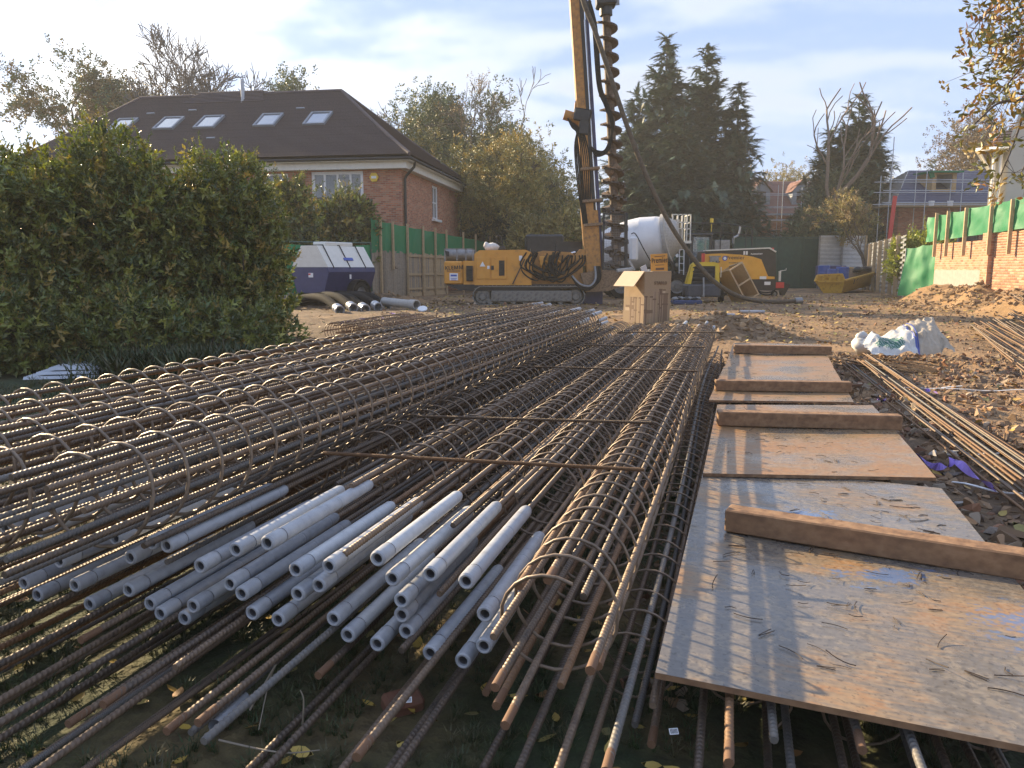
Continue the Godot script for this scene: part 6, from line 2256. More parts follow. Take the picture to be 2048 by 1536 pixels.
func skip() -> void:
	# origin at pixel (1652, 586); near end faces the camera
	var t := thing("skip", "battered yellow skip in front of the ribbed hoarding", "skip", Vector3(14.86, .27, -37.0), .0)
	var a := Basis.IDENTITY
	# near end: trapezoid; far end: set back to the right
	var nb := [Vector3(0, .02, 0), Vector3(0.864, .02, 0), Vector3(1.032, 0.912, .12), Vector3(-0.432, 0.912, .12)]
	nb[3] = Vector3(-0.48, 0.576, .1); nb[2] = Vector3(0.936, 0.624, .1)
	var n2 := [Vector3(-0.36, 0.864, .05), Vector3(0.816, 0.912, .05)]
	var ne := B.new()
	ne.face([nb[0], nb[1], nb[2], n2[1], n2[0], nb[3]], Vector3(.3, .3, -2))
	ne.face([nb[0] + Vector3(0, 0, -.03), nb[1] + Vector3(0, 0, -.03), nb[2] + Vector3(0, 0, -.03), n2[1] + Vector3(0, 0, -.03), n2[0] + Vector3(0, 0, -.03), nb[3] + Vector3(0, 0, -.03)], Vector3(.3, .3, 2))
	part("end_plate", ne, "skip_yellow", t)
	var sd := B.new()
	var far_b := Vector3(3.4, .3, -2.7)
	var far_t := Vector3(3.95, 1.05, -2.7)
	sd.face([nb[1], far_b, far_t, nb[2]], Vector3(.4, .5, -2))
	sd.face([nb[1] + Vector3(-.03, 0, 0), far_b + Vector3(-.03, 0, 0), far_t + Vector3(-.03, 0, 0), nb[2] + Vector3(-.03, 0, 0)], Vector3(4, .5, -1))
	part("side_plate", sd, "skip_yellow", t)
	var l := B.new()
	var lb := Vector3(2.3, .25, -3.4)
	var lt := Vector3(2.3, 1.25, -3.6)
	l.face([nb[0], lb, lt, nb[3]], Vector3(2, .5, -1))
	l.face([nb[0], nb[1], far_b, lb], Vector3(1, 3, -1))
	l.face([lb, far_b, far_t, lt], Vector3(1, .6, 0))
	l.face([lb + Vector3(0, 0, .05), far_b + Vector3(0, 0, .05), far_t + Vector3(0, 0, .05), lt + Vector3(0, 0, .05)], Vector3(1, .6, -9))
	part("inner_plates", l, "mud_steel", t)
	var rm := B.new()
	rm.bar(n2[0], n2[1], .09, .08)
	rm.bar(n2[1], nb[2], .08, .08)
	rm.bar(nb[2], far_t, .09, .08)
	rm.bar(n2[0], nb[3], .08, .08)
	rm.bar(far_t, lt, .09, .08)
	part("rim", rm, "skip_yellow", t)
	var lugs := B.new()
	lugs.bar(nb[3] + Vector3(.1, -.0, .05), nb[2] + Vector3(-.1, -.05, .05), .07, .07)
	for x in [-.1, .2, .62]: lugs.box(Vector3(x, .72, .14), Vector3(.09, .2, .07))
	lugs.box(Vector3(.24, .78, .12), Vector3(.55, .05, .05))
	part("lifting_bar", lugs, "skip_yellow", t)
	var nm := text("lettering", "LGW", .34, "ink_black", t, Vector3(2.1, .6, -1.05), Basis(Vector3.UP, .78) * Basis(Vector3.BACK, .1) * Basis(Vector3.RIGHT, .25))
	nm.scale = Vector3(1.6, 1, 1)
	# drums and board behind it
	for q in [[1641, 39.6, .56, "blue plastic drum at the left, behind the skip", .95], [1659, 38.6, .5, "pale blue drum lid showing over the skip's end", .78], [1678, 39.2, .6, "large dark blue drum just right of the others behind the skip", .88]]:
		var x: float = (q[0] - 1024.0) / 1541.0 * q[1]
		var b := B.new()
		var r: float = q[2] * .52
		b.lathe(Vector3.ZERO, [Vector2(0, 0), Vector2(r, 0), Vector2(r, .28), Vector2(r * 1.04, .3), Vector2(r, .32), Vector2(r, .6), Vector2(r * 1.04, .62), Vector2(r, .64), Vector2(r, q[4]), Vector2(r * .93, q[4] + .03), Vector2(r * .9, q[4] + .01), Vector2(0, q[4] + .01)], 24)
		var o := single("plastic_drum", b, "blue_plastic", q[3], "drum", Vector3(x, .27 + .35, -q[1]), 0.0, "blue drums behind the skip")
	var bl := B.new()
	bl.box(Vector3(0, .5, 0), Vector3(1.3, 1.0, .9), Basis.IDENTITY, .04)
	var bo := single("pallet_tank", bl, "navy_paint", "dark blue wrapped pallet load with a white diamond mark behind the skip", "pallet load", Vector3(16.781, .6, -41.0))
	var dm := B.new()
	dm.box(Vector3(.45, .72, .46), Vector3(.22, .22, .01), Basis(Vector3.BACK, PI / 4))
	dm.box(Vector3(-.1, .5, .46), Vector3(.4, .18, .01), Basis(Vector3.BACK, .1))
	part("mark", dm, "ink_white", bo)
	var bg := B.new()
	lump(bg, Vector3(0, .12, 0), Vector3(.62, .13, .3), 5)
	lump(bg, Vector3(-.6, .08, 0), Vector3(.25, .16, .25), 8)
	single("black_sack", bg, "black_paint", "dark plastic sack lying on the back rim of the skip", "sack", Vector3(18.367, .27 + 1.036, -40.0))

func big_sack() -> void:
	# a torn white builder's sack crumpled over the short bars
	var t := thing("white_builders_sack", "crumpled white builder's sack with green print and blue hem on short bars", "sack", Vector3(6.025, 0.12, -11.775))
	t.scale = Vector3(.72, .72, .75)
	var f := FastNoiseLite.new()
	f.seed = 31; f.frequency = 1.0; f.fractal_octaves = 3
	var mk_sheet := func(w: float, d: float, h: float, seed_: int, shape: Callable) -> B:
		var b := B.new()
		var nu := 36
		var nv := 22
		for j in nv + 1:
			for i in nu + 1:
				var u := float(i) / nu
				var v := float(j) / nv
				var p: Vector3 = shape.call(u, v)
				p += Vector3(f.get_noise_3d(u * 5.0, v * 4.0, seed_) * .05, absf(f.get_noise_3d(u * 1.6, v * 1.4, seed_ + 7)) * h * .4 + f.get_noise_3d(u * 4.0, v * 3.0, seed_) * .035, f.get_noise_3d(u * 2.0, v * 2.0, seed_ + 20) * .08)
				b.v.append(p); b.c.append(Color.WHITE); b.uv.append(Vector2(u, v))
		for j in nv + 1:
			for i in nu + 1:
				var l := b.v[j * (nu + 1) + maxi(i - 1, 0)]
				var r := b.v[j * (nu + 1) + mini(i + 1, nu)]
				var q := b.v[maxi(j - 1, 0) * (nu + 1) + i]
				var k := b.v[mini(j + 1, nv) * (nu + 1) + i]
				b.n.append((k - q).cross(r - l).normalized())
		for j in nv:
			for i in nu:
				var k := j * (nu + 1) + i
				b.put(k, k + 1, k + nu + 1); b.put(k + 1, k + nu + 2, k + nu + 1)
		return b
	var left: B = mk_sheet.call(1.0, .8, .5, 3, func(u: float, v: float) -> Vector3:
		return Vector3(-.82 + u * .95, .05 + sin(v * PI * .55) * (.16 + .38 * pow(u, 1.4)) + .22 * exp(-pow((u - .28) / .1, 2.0)) * v, .34 - v * .75 + u * .08))
	var lm := StandardMaterial3D.new()
	var im := Image.create(128, 96, false, Image.FORMAT_RGB8)
	for y in 96:
		for x in 128:
			var n := f.get_noise_2d(x * .2, y * .2)
			var c := Color(.54, .53, .5) * (1.0 + n * .2)
			var e := Vector2((x - 62) / 34.0, (y - 40) / 22.0).length()
			if e < 1.0 + n * .25 and absf(sin(x * .45 + y * .25)) > .35 - n * .5: c = Color(.025, .13, .09)
			if x > 123: c = Color(.06, .09, .32)
			im.set_pixel(x, y, c.linear_to_srgb())
	lm.albedo_texture = ImageTexture.create_from_image(im)
	lm.roughness = .55
	lm.cull_mode = BaseMaterial3D.CULL_DISABLED
	part("printed_panel", left, lm, t)
	var right: B = mk_sheet.call(.9, .8, .6, 13, func(u: float, v: float) -> Vector3:
		return Vector3(.08 + u * .78, .06 + sin(v * PI * .5) * (.42 + .22 * sin(u * 2.8 + .2)) + .1 * exp(-pow((u - .8) / .15, 2.0)) * v, .36 - v * .8))
	part("plain_panel", right, "bag_beige", t)
	var hem := B.new()
	var pts := []
	for k in 12:
		var v := k / 11.0
		pts.append(Vector3(.12 + .1 * sin(v * 2.5), .09 + sin(v * PI * .52) * .58, .37 - v * .72))
	hem.tube(pts, .011, -1.0, 6)
	part("blue_hem", hem, "ink_blue", t)
	var cl := B.new()
	lump(cl, Vector3(0, .13, 0), Vector3(.2, .17, .16), 11)
	lump(cl, Vector3(-.06, .26, 0), Vector3(.1, .1, .08), 12)
	single("clear_bag", cl, "bag_white", "small crumpled clear plastic bag left of the builder's sack", "bag", Vector3(5.855, 0.06, -12.751))

func small_things() -> void:
	# grey offcuts of plastic pipe on the soil
	for q in [[1457, 645, 22, .1, "short grey pipe offcut alone near the soil heap"], [1497, 637, 36, -.1, "grey pipe offcut lying left of its twin on the soil"], [1512, 640, 30, -.05, "grey pipe offcut lying right of its twin on the soil"]]:
		var D: float = 1.35 * 1541.0 / (q[1] - 537.0)
		var p := Vector3((q[0] - 1024.0) / 1541.0 * D, 0, -D)
		p.y = ground_h(p.x, p.z) + .05
		var b := B.new()
		var l: float = q[2] * D / 1541.0 * .5 * 1.1
		b.tube([Vector3(-l, 0, 0), Vector3(l, 0, 0)], .042, -1.0, 14, false)
		b.tube([Vector3(l, 0, 0), Vector3(-l, 0, 0)], .036, -1.0, 14, false)
		single("pipe_offcut", b, "sleeve_plastic", q[4], "pipe", p, q[3] + .25, "grey pipe offcuts")
	# loose sleeve in the grass, bottom left
	var ls := thing("loose_sleeve", "short grey plastic sleeve lying alone in the grass among the bars", "sleeve", us(-1.52, 1.95, .03), YAW + .1)
	var lb := B.new()
	lb.tube([Vector3(0, 0, .07), Vector3(0, 0, -.1)], .024, -1.0, 14, false)
	part("tube", lb, "sleeve_plastic", ls)
	# corrugated sheets at the far left
	for k in 3:
		var b := B.new()
		var n := 26
		for i in n:
			var a := float(i) / n * 1.0
			var c := float(i + 1) / n * 1.0
			var ya := .018 * (1.0 if i % 2 else -1.0)
			b.quad(Vector3(0, ya, -a), Vector3(0, -ya, -c), Vector3(3.2, -ya, -c), Vector3(3.2, ya, -a))
		var o := single("corrugated_sheet", b, "galvanised", ["lowest grey corrugated sheet by the shrubs", "middle grey corrugated sheet by the shrubs", "topmost grey corrugated sheet by the shrubs"][k], "metal sheet", Vector3(-6.256 + k * .12, .06 + k * .05, -9.75 - k * .08), .2, "corrugated sheets by the shrubs")
	# paper tags wired to bars
	for q in [[-.92, 2.02, .14], [-.12, 2.05, .16], [-1.72, 2.42, .33]]:
		var b := B.new()
		b.box(Vector3.ZERO, Vector3(.026, .002, .017))
		var o := single("paper_tag", b, "ink_white", ["small white barcode tag on a bar left of the open cage", "small white barcode tag on a bar at the corner of the near board", "small white barcode tag stuck on a grey sleeve"][[-.92, -.12, -1.72].find(q[0])], "tag", us(q[0], q[1], q[2]), YAW + .4, "barcode tags")
		o.rotation.x = .7
		var pr := B.new()
		for k in 6: pr.box(Vector3(-.009 + k * .0036, .0016, 0), Vector3(.0016, .001, .012))
		part("barcode", pr, "ink_black", o)
	# pale planks and plastic strips on the rubble at the right
	for q in [[1880, 775, .9, .1, "pale plastic strip lying across the rubble at the right"], [1990, 776, 1.1, -.12, "second pale plastic strip, further right on the rubble"], [2030, 905, .45, .4, "white splintered board by the long bars"], [2035, 985, .5, -.8, "pale torn strip on the stones at the right edge"]]:
		var D: float = 1.42 * 1541.0 / (q[1] - 537.0)
		var p := Vector3((q[0] - 1024.0) / 1541.0 * D * .985, 0, -D)
		p.y = ground_h(p.x, p.z) + .045
		var b := B.new()
		var pts := []
		for k in 7: pts.append(Vector3((k / 6.0 - .5) * q[2], .012 * sin(k * 1.3), .03 * sin(k * .9)))
		for k in 6: b.bar(pts[k], pts[k + 1], .022, .006)
		single("pale_strip", b, "white_paint", q[4], "strip", p, q[3], "pale strips on the rubble")


# ---------------------------------------------------------------- vegetation
# a sprig: n folded leaves about a short stem
func sprig(n: int, len_: float, wid: float, reach: float, seed_: int, droop := 0.0) -> ArrayMesh:
	var r := RandomNumberGenerator.new()
	r.seed = seed_
	var b := B.new()
	for k in n:
		var t := float(k) / n
		var az := k * 2.4 + r.randf_range(-.3, .3)
		var el := r.randf_range(.1, .9) + t * .5 - droop
		var d := Vector3(cos(az) * cos(el), sin(el), sin(az) * cos(el))
		var base := Vector3(r.randf_range(-.2, .2), t, r.randf_range(-.2, .2)) * reach
		var s := d.cross(Vector3.UP).normalized()
		var up := s.cross(d)
		s = s.rotated(d, r.randf_range(-.8, .8))
		var L := len_ * r.randf_range(.7, 1.15)
		var W := wid * r.randf_range(.8, 1.1)
		var mid := base + d * L * .45 - up * W * .12
		var tip := base + d * L - up * L * .12
		b.tint = Color.WHITE * r.randf_range(.75, 1.2)
		b.tri(base, mid + s * W * .5 + up * W * .15, tip)
		b.tri(base, tip, mid - s * W * .5 + up * W * .15)
	return b.mesh()

# a spray of conifer foliage lying along +z, feathered and drooping
func spray(n: int, len_: float, wid: float, seed_: int) -> ArrayMesh:
	var r := RandomNumberGenerator.new()
	r.seed = seed_
	var b := B.new()
	for k in n:
		var t := float(k) / n
		var sd := -1.0 if k % 2 else 1.0
		var base := Vector3(0, -t * t * len_ * .25, t * len_)
		var d := Vector3(sd * (1.1 - t * .6), r.randf_range(-.5, .1), .9).normalized()
		var L := wid * (1.1 - t * .75) * r.randf_range(.7, 1.2)
		var s := d.cross(Vector3.UP).normalized() * L * .17
		b.tint = Color.WHITE * r.randf_range(.7, 1.2)
		b.tri(base - s, base + s, base + d * L)
	b.tri(Vector3(-.02, 0, 0) * 2.0, Vector3(.02, 0, 0) * 2.0, Vector3(0, -len_ * .3, len_ * 1.15))
	return b.mesh()

func turned(r: RandomNumberGenerator, at: Vector3, out: Vector3, size: float, wild := .6) -> Transform3D:
	var y := (out + Vector3(r.randfn(), r.randfn(), r.randfn()) * wild * .6).normalized()
	var x := y.cross(Vector3(r.randfn(), r.randfn(), r.randfn())).normalized()
	return Transform3D(Basis(x, y, x.cross(y)).scaled(Vector3.ONE * size), at)

# tapered limbs; gathers the points and directions of the outer wood in tips
func grow(b: B, p: Vector3, d: Vector3, len_: float, r0: float, depth: int, o: Dictionary, tips: Array, r: RandomNumberGenerator) -> void:
	var pts := [p]
	var q := p
	var dd := d
	var n := 4 if depth > 2 else 3
	for k in n:
		dd = (dd + Vector3(r.randfn(), r.randfn() + o.lift, r.randfn()) * o.bend).normalized()
		q += dd * len_ / n
		pts.append(q)
	var r1: float = r0 * o.taper
	b.tube(pts, maxf(r0, o.thin), maxf(r1, o.thin), 7 if depth > 3 else (5 if depth > 1 else 3), false)
	if depth <= o.leafy:
		for k in range(1, n + 1): tips.append([pts[k], dd])
	if depth == 0: return
	var kids: int = o.kids if depth > 1 else o.kids + 1
	for k in kids:
		var ax := dd.cross(Vector3(r.randfn(), r.randfn(), r.randfn())).normalized()
		var nd := dd.rotated(ax, o.spread * r.randf_range(.6, 1.25))
		var from: Vector3 = pts[n] if k < 2 else pts[n - 1 - (k % 2)]
		grow(b, from, nd, len_ * o.shorten * r.randf_range(.75, 1.2), r1 * (.85 if k == 0 else .65), depth - 1, o, tips, r)

func tree(called: String, label: String, group: String, at: Vector3, height: float, seed_: int, o: Dictionary) -> Node3D:
	var opt := {"depth": 5, "kids": 2, "bend": .16, "lift": .25, "taper": .7, "spread": .6, "shorten": .78, "leafy": 1, "bark": "bark", "leaves": 0, "mat": "leaf_autumn", "size": .35, "cols": [Color(.2, .15, .03)], "fill": 0.0, "trunk": .3, "lean": 0.0, "mesh": null, "r": 0.0, "thin": .019}
	opt.merge(o, true)
	var r := RandomNumberGenerator.new()
	r.seed = seed_
	var t := thing(called, label, "tree", at, 0.0, group)
	var b := B.new()
	var tips := []
	var sum := 0.0
	for k in opt.depth + 1: sum += pow(opt.shorten, k)
	var first: float = height * .86 / (opt.trunk / .3 + sum - 1.0)
	grow(b, Vector3(0, -.2, 0), Vector3(opt.lean, 1, 0).normalized(), first * opt.trunk / .3, opt.r if opt.r > 0.0 else height * .016, opt.depth, opt, tips, r)
	# bring the crown to the wanted height
	var top := 0.0
	for v in b.v: top = maxf(top, v.y)
	var k := height / top
	for i in b.v.size(): b.v[i] = Vector3(b.v[i].x * lerpf(1.0, k, .6), b.v[i].y * k, b.v[i].z * lerpf(1.0, k, .6))
	part("trunk", b, opt.bark, t)
	if opt.leaves > 0:
		var xf := []
		var cols := []
		for i in opt.leaves:
			var q: Array = tips[r.randi() % tips.size()]
			var p: Vector3 = q[0]
			p = Vector3(p.x * lerpf(1.0, k, .6), p.y * k, p.z * lerpf(1.0, k, .6)) + Vector3(r.randfn(), r.randfn() * .7, r.randfn()) * opt.fill
			xf.append(turned(r, p, q[1], opt.size * r.randf_range(.7, 1.3), 1.0))
			cols.append((opt.cols[r.randi() % opt.cols.size()] as Color) * r.randf_range(.75, 1.25))
		scatter("crown", opt.mesh if opt.mesh else sprigs.big, opt.mat, xf, cols, t).set_meta("kind", "stuff")
	return t

var sprigs := {}

func conifer(label: String, at: Vector3, height: float, spread: float, seed_: int, cols: Array, n_per := 9, gap := .42, group := "tall conifers at the back", bare := .08) -> void:
	var r := RandomNumberGenerator.new()
	r.seed = seed_
	var t := thing("conifer", label, "tree", at, 0.0, group)
	var b := B.new()
	b.tube([Vector3.ZERO, Vector3(.1, height * .5, 0), Vector3(0, height, 0)], height * .014, .02, 8)
	var xf := []
	var cl := []
	var y := height * bare
	while y < height:
		var f := 1.0 - y / height
		var rad := spread * pow(f, .85) * (.72 + .5 * absf(sin(y * 1.7 + seed_))) * r.randf_range(.75, 1.15) + .12
		for k in n_per if f > .15 else 5:
			var az := r.randf() * TAU
			var L := rad * r.randf_range(.55, 1.2)
			var rise := r.randf_range(.05, .4) if f < .4 else r.randf_range(-.15, .25)
			var d := Vector3(cos(az), rise, sin(az)).normalized()
			var tip := Vector3(0, y, 0) + d * L - Vector3(0, L * .12, 0)
			b.tube([Vector3(0, y, 0), Vector3(0, y, 0) + d * L * .5, tip], .035 * f + .008, .006, 3, false)
			var n := int(L * 6.0) + 3
			for j in n:
				var s := (j + r.randf()) / n
				var p := Vector3(0, y, 0).lerp(tip, .12 + .88 * s)
				var out := (d + Vector3(r.randfn(), r.randfn() * .6 - .2, r.randfn()) * .55).normalized()
				var x := Vector3.UP.cross(out).normalized()
				xf.append(Transform3D(Basis(x, out.cross(x), out).scaled(Vector3.ONE * r.randf_range(.7, 1.3) * (.7 + .3 * f)), p))
				cl.append((cols[r.randi() % cols.size()] as Color) * r.randf_range(.7, 1.3))
		y += gap * r.randf_range(.7, 1.2)
	part("trunk", b, "bark", t)
	scatter("crown", sprigs.spray, "needles", xf, cl, t).set_meta("kind", "stuff")

# a shrub: sprigs over a union of lumpy lobes, on a few stems
func shrub(called: String, label: String, at: Vector3, lobes: Array, count: int, cols: Array, tipcols: Array, mat: String, mesh: Mesh, size: float, seed_: int, group := "", rim := .55) -> Node3D:
	var r := RandomNumberGenerator.new()
	r.seed = seed_
	var t := thing(called, label, "shrub", at, 0.0, group)
	var b := B.new()
	for q in lobes:
		var c := Vector3(q[0], q[1], q[2])
		for k in 3:
			var e := c + Vector3(r.randfn() * q[3] * .4, q[4] * .2, r.randfn() * q[3] * .4)
			b.tube([Vector3(q[0] * .5 + r.randfn() * .1, -.1, q[2] * .5), Vector3(q[0] * .8, c.y * .5, q[2] * .8), e], .03, .01, 5, false)
	part("stems", b, "bark", t)
	var vol := 0.0
	for q in lobes: vol += q[3] * q[4]
	var xf := []
	var cl := []
	var f := FastNoiseLite.new()
	f.seed = seed_; f.frequency = .8
	for q in lobes:
		var n := int(count * q[3] * q[4] / vol)
		for i in n:
			var d := Vector3(r.randfn(), r.randfn(), r.randfn()).normalized()
			var outer := r.randf() < rim
			var rr := r.randf_range(.88, 1.08) if outer else pow(r.randf(), .5) * .95
			rr *= 1.0 + .3 * f.get_noise_3dv(d * 2.2 + Vector3(q[0], q[1], q[2]) * 2.0)
			var p := Vector3(q[0], q[1], q[2]) + d * Vector3(q[3], q[4], q[3] * .9) * rr
			if p.y < .03: p.y = r.randf() * .3 + .03
			if f.get_noise_3dv(p * 2.4 + Vector3.ONE * 40.0) < -.16 and r.randf() < .85: continue
			xf.append(turned(r, p, (d + Vector3.UP * .7).normalized(), size * r.randf_range(.55, 1.4), .8))
			var tip := r.randf() < .45
			var set_ := tipcols if tip else cols
			cl.append((set_[r.randi() % set_.size()] as Color) * r.randf_range(.7, 1.3))
	# stray shoots standing out of the mass
	var tw := B.new()
	for k in int(count / 45.0):
		var q: Array = lobes[r.randi() % lobes.size()]
		var d := Vector3(r.randfn(), absf(r.randfn()) + .3, r.randfn()).normalized()
		var p := Vector3(q[0], q[1], q[2]) + d * Vector3(q[3], q[4], q[3] * .9) * .95
		var e := (d + Vector3(r.randfn() * .3, .7, r.randfn() * .3)).normalized() * size * r.randf_range(.22, .5)
		tw.tube([p - e * .6, p, p + e], .006 * size, .002 * size, 3, false)
		for j in 5:
			xf.append(turned(r, p + e * (j / 4.0), (e.normalized() + Vector3.UP * .3), size * (1.0 - j * .12) * .8, .5))
			var both: Array = tipcols if r.randf() < .45 else cols
			cl.append((both[r.randi() % both.size()] as Color) * r.randf_range(.7, 1.3))
	part("shoots", tw, "bark", t).set_meta("kind", "stuff")
	scatter("foliage", mesh, mat, xf, cl, t).set_meta("kind", "stuff")
	return t

func green() -> void:
	sprigs.laurel = sprig(10, .105, .042, .16, 3)
	sprigs.small = sprig(9, .07, .03, .13, 5)
	sprigs.big = sprig(18, .22, .13, .7, 7)
	sprigs.airy = sprig(10, .19, .11, 1.0, 9)
	sprigs.spray = spray(20, .85, .42, 4)
	sprigs.hang = sprig(8, .085, .034, .2, 15, 1.6)
	# --- evergreen shrubs along the left
	var g := [Color(.135, .165, .06), Color(.1, .14, .052), Color(.17, .19, .06), Color(.19, .205, .065)]
	var tip := [Color(.34, .32, .08), Color(.27, .29, .07), Color(.38, .28, .09), Color(.22, .25, .065)]
	shrub("laurel_shrub", "broad evergreen shrub at the left edge of the picture", Vector3(-7.604, 0, -11.5), [[0, 1.0, 0, 1.2, 1.1], [.1, 2.1, -.2, 1.0, .95], [-.9, 1.6, -.3, 1.0, 1.4], [.5, .5, .5, .9, .6]], 5200, g, tip, "leaf_laurel", sprigs.laurel, 1.0, 101, "evergreen shrubs on the left")
	shrub("laurel_shrub", "tallest evergreen shrub with orange-tipped leaves, second from the left", Vector3(-6.415, 0, -12.4), [[0, .95, 0, 1.35, 1.05], [-.1, 2.2, -.1, 1.15, .85], [.1, 2.75, 0, .65, .75], [.75, 2.2, 0, .65, .7], [-.95, 2.1, 0, .7, .75], [.3, .5, .7, 1.0, .6]], 6000, g, tip, "leaf_laurel", sprigs.laurel, 1.0, 102, "evergreen shrubs on the left")
	shrub("laurel_shrub", "rounded evergreen shrub with yellow crown beside the tank trailer", Vector3(-4.902, 0, -13.4), [[0, 1.0, 0, .95, 1.1], [-.02, 2.1, 0, .95, .85], [.0, 2.65, 0, .7, .65], [.4, 1.5, .2, .55, .85], [-.75, 1.4, .3, .8, 1.2], [.35, .45, .4, .6, .5]], 6600, g, tip, "leaf_laurel", sprigs.laurel, 1.0, 103, "evergreen shrubs on the left")
	shrub("laurel_shrub", "low spreading evergreen shrub at the foot of the taller ones", Vector3(-5.186, 0, -11.2), [[-.4, .45, 0, .9, .55], [.7, .4, -.6, .8, .5], [-1.9, .5, .2, 1.0, .6], [1.3, .35, -1.2, .45, .4]], 2600, g, tip, "leaf_laurel", sprigs.laurel, .9, 104, "evergreen shrubs on the left")
	shrub("garden_shrub", "airy yellow-green shrub in front of the brick house front", Vector3(-7.773, .27, -27.8), [[0, 1.5, 0, 1.0, 1.5], [-.1, 2.9, 0, .8, .9], [.0, 3.5, 0, .4, .5], [-1.3, 1.8, 0, 1.0, 1.6]], 2600, [Color(.09, .115, .035), Color(.13, .15, .045), Color(.07, .09, .03)], tip, "leaf_laurel", sprigs.laurel, 2.0, 105, "shrubs in front of the brick house")
	shrub("garden_shrub", "glossy green shrub below the french window of the brick house", Vector3(-6.339, .27, -29.6), [[0, 1.6, 0, .9, 1.4], [.1, 2.8, 0, .9, .85], [.3, 3.2, 0, .5, .5], [-.6, 2.4, 0, .6, .8]], 2600, [Color(.1, .12, .05), Color(.07, .09, .035), Color(.16, .17, .08)], tip, "leaf_laurel", sprigs.laurel, 1.9, 106, "shrubs in front of the brick house")
	shrub("garden_shrub", "dull brown hedge low behind the mesh panel", Vector3(-7.295, .27, -30.8), [[-2.2, 1.2, 0, 1.3, 1.1], [0, 1.1, 0, 1.3, 1.0], [1.3, 1.0, 0, .8, .9]], 1800, [Color(.1, .075, .04), Color(.12, .09, .05), Color(.08, .08, .03)], [Color(.13, .1, .05)], "leaf_dark", sprigs.laurel, 2.0, 107, "shrubs in front of the brick house")
	shrub("golden_laurel", "bright yellow-green laurel between the ribbed fence and the brick wall", Vector3(16.903, .3, -32.0), [[0, 1.5, 0, .7, .9], [.6, 1.7, -.5, .7, .7], [-.7, 1.4, -.2, .5, .8]], 1700, [Color(.26, .3, .03), Color(.2, .26, .03), Color(.32, .34, .05)], [Color(.36, .37, .06)], "leaf_laurel", sprigs.laurel, 1.7, 108)
	# --- trees behind the brick house
	var au := [Color(.28, .19, .08), Color(.23, .17, .07), Color(.18, .16, .07), Color(.32, .23, .1)]
	var gr := [Color(.11, .145, .055), Color(.14, .165, .06), Color(.165, .175, .07), Color(.09, .12, .05)]
	var yl := [Color(.36, .29, .07), Color(.3, .27, .07), Color(.25, .24, .07), Color(.4, .32, .1), Color(.19, .2, .06)]
	tree("ivy_tree", "dark ivy-clad trunk at the far left edge", "trees behind the brick house", Vector3(-25.371, .2, -38.0), 11.457, 201, {"depth": 4, "leaves": 1500, "leafy": 4, "fill": .6, "mat": "leaf_dark", "cols": gr, "size": .9, "spread": .35, "r": .45})
	tree("autumn_tree", "half-bare autumn tree left of the brick house roof", "trees behind the brick house", Vector3(-29.397, .2, -52.0), 14.534, 202, {"depth": 6, "leaves": 2200, "leafy": 1, "fill": .5, "cols": au, "size": .75, "mesh": sprigs.airy, "spread": .62, "kids": 3, "shorten": .72})
	tree("broadleaf_tree", "dull green tree behind the left end of the brick house roof", "trees behind the brick house", Vector3(-27.289, .2, -56.0), 15.046, 203, {"depth": 5, "leaves": 2600, "leafy": 2, "fill": .7, "mat": "leaf_dark", "cols": gr + au, "size": .8, "kids": 3, "shorten": .7})
	tree("bare_tree", "wide bare tree with fine twigs above the brick house ridge", "trees behind the brick house", Vector3(-21.825, .2, -54.0), 16.208, 204, {"depth": 7, "kids": 3, "shorten": .74, "spread": .5, "bark": "bark_pale", "bend": .2, "trunk": .28})
	tree("bare_tree", "lower bare tree right of the flue on the brick house", "trees behind the brick house", Vector3(-18.138, .2, -58.0), 15.873, 205, {"depth": 6, "kids": 3, "shorten": .76, "spread": .55, "bark": "bark_pale"})
	tree("broadleaf_tree", "small leafy crown just over the ridge of the brick house", "trees behind the brick house", Vector3(-15.041, .2, -60.0), 15.664, 206, {"depth": 5, "leaves": 1300, "leafy": 2, "fill": .6, "mat": "leaf_dark", "cols": gr, "size": .8})
	tree("broadleaf_tree", "dark leafy tree peeping over the hip of the brick house", "trees behind the brick house", Vector3(-10.534, .2, -58.0), 13.953, 207, {"depth": 5, "leaves": 1800, "leafy": 2, "fill": .7, "mat": "leaf_dark", "cols": gr, "size": .8, "kids": 3, "shorten": .7})
	tree("oak_tree", "rounded green oak right of the brick house roof", "trees right of the brick house", Vector3(-6.147, .2, -54.0), 13.283, 208, {"depth": 5, "leaves": 3600, "leafy": 2, "fill": .62, "mat": "leaf_dark", "cols": gr, "size": .75, "kids": 3, "shorten": .68, "spread": .5, "trunk": .5})
	tree("bare_tree", "pale bare birch next to the green oak", "trees right of the brick house", Vector3(-3.419, .2, -54.0), 13.539, 209, {"depth": 7, "kids": 2, "shorten": .78, "spread": .38, "bark": "bark_pale", "bend": .15, "leaves": 300, "leafy": 1, "cols": au, "size": .5, "mesh": sprigs.airy, "trunk": .4})
	var iv := tree("bare_tree", "bare dark tree with ivy on its trunk, right of the birch", "trees right of the brick house", Vector3(-1.663, .2, -50.0), 12.703, 210, {"depth": 5, "kids": 2, "shorten": .74, "spread": .42, "bark": "bark", "bend": .2, "trunk": .75})
	var ixf := []
	var icl := []
	for k in 420:
		var y := 3.0 + rng.randf() * 6.2
		var a := rng.randf() * TAU
		ixf.append(turned(rng, Vector3(cos(a) * .38, y, sin(a) * .38), Vector3(cos(a), .2, sin(a)), .5))
		icl.append(gr[k % 4] * .8)
	scatter("ivy", sprigs.big, "leaf_dark", ixf, icl, iv).set_meta("kind", "stuff")
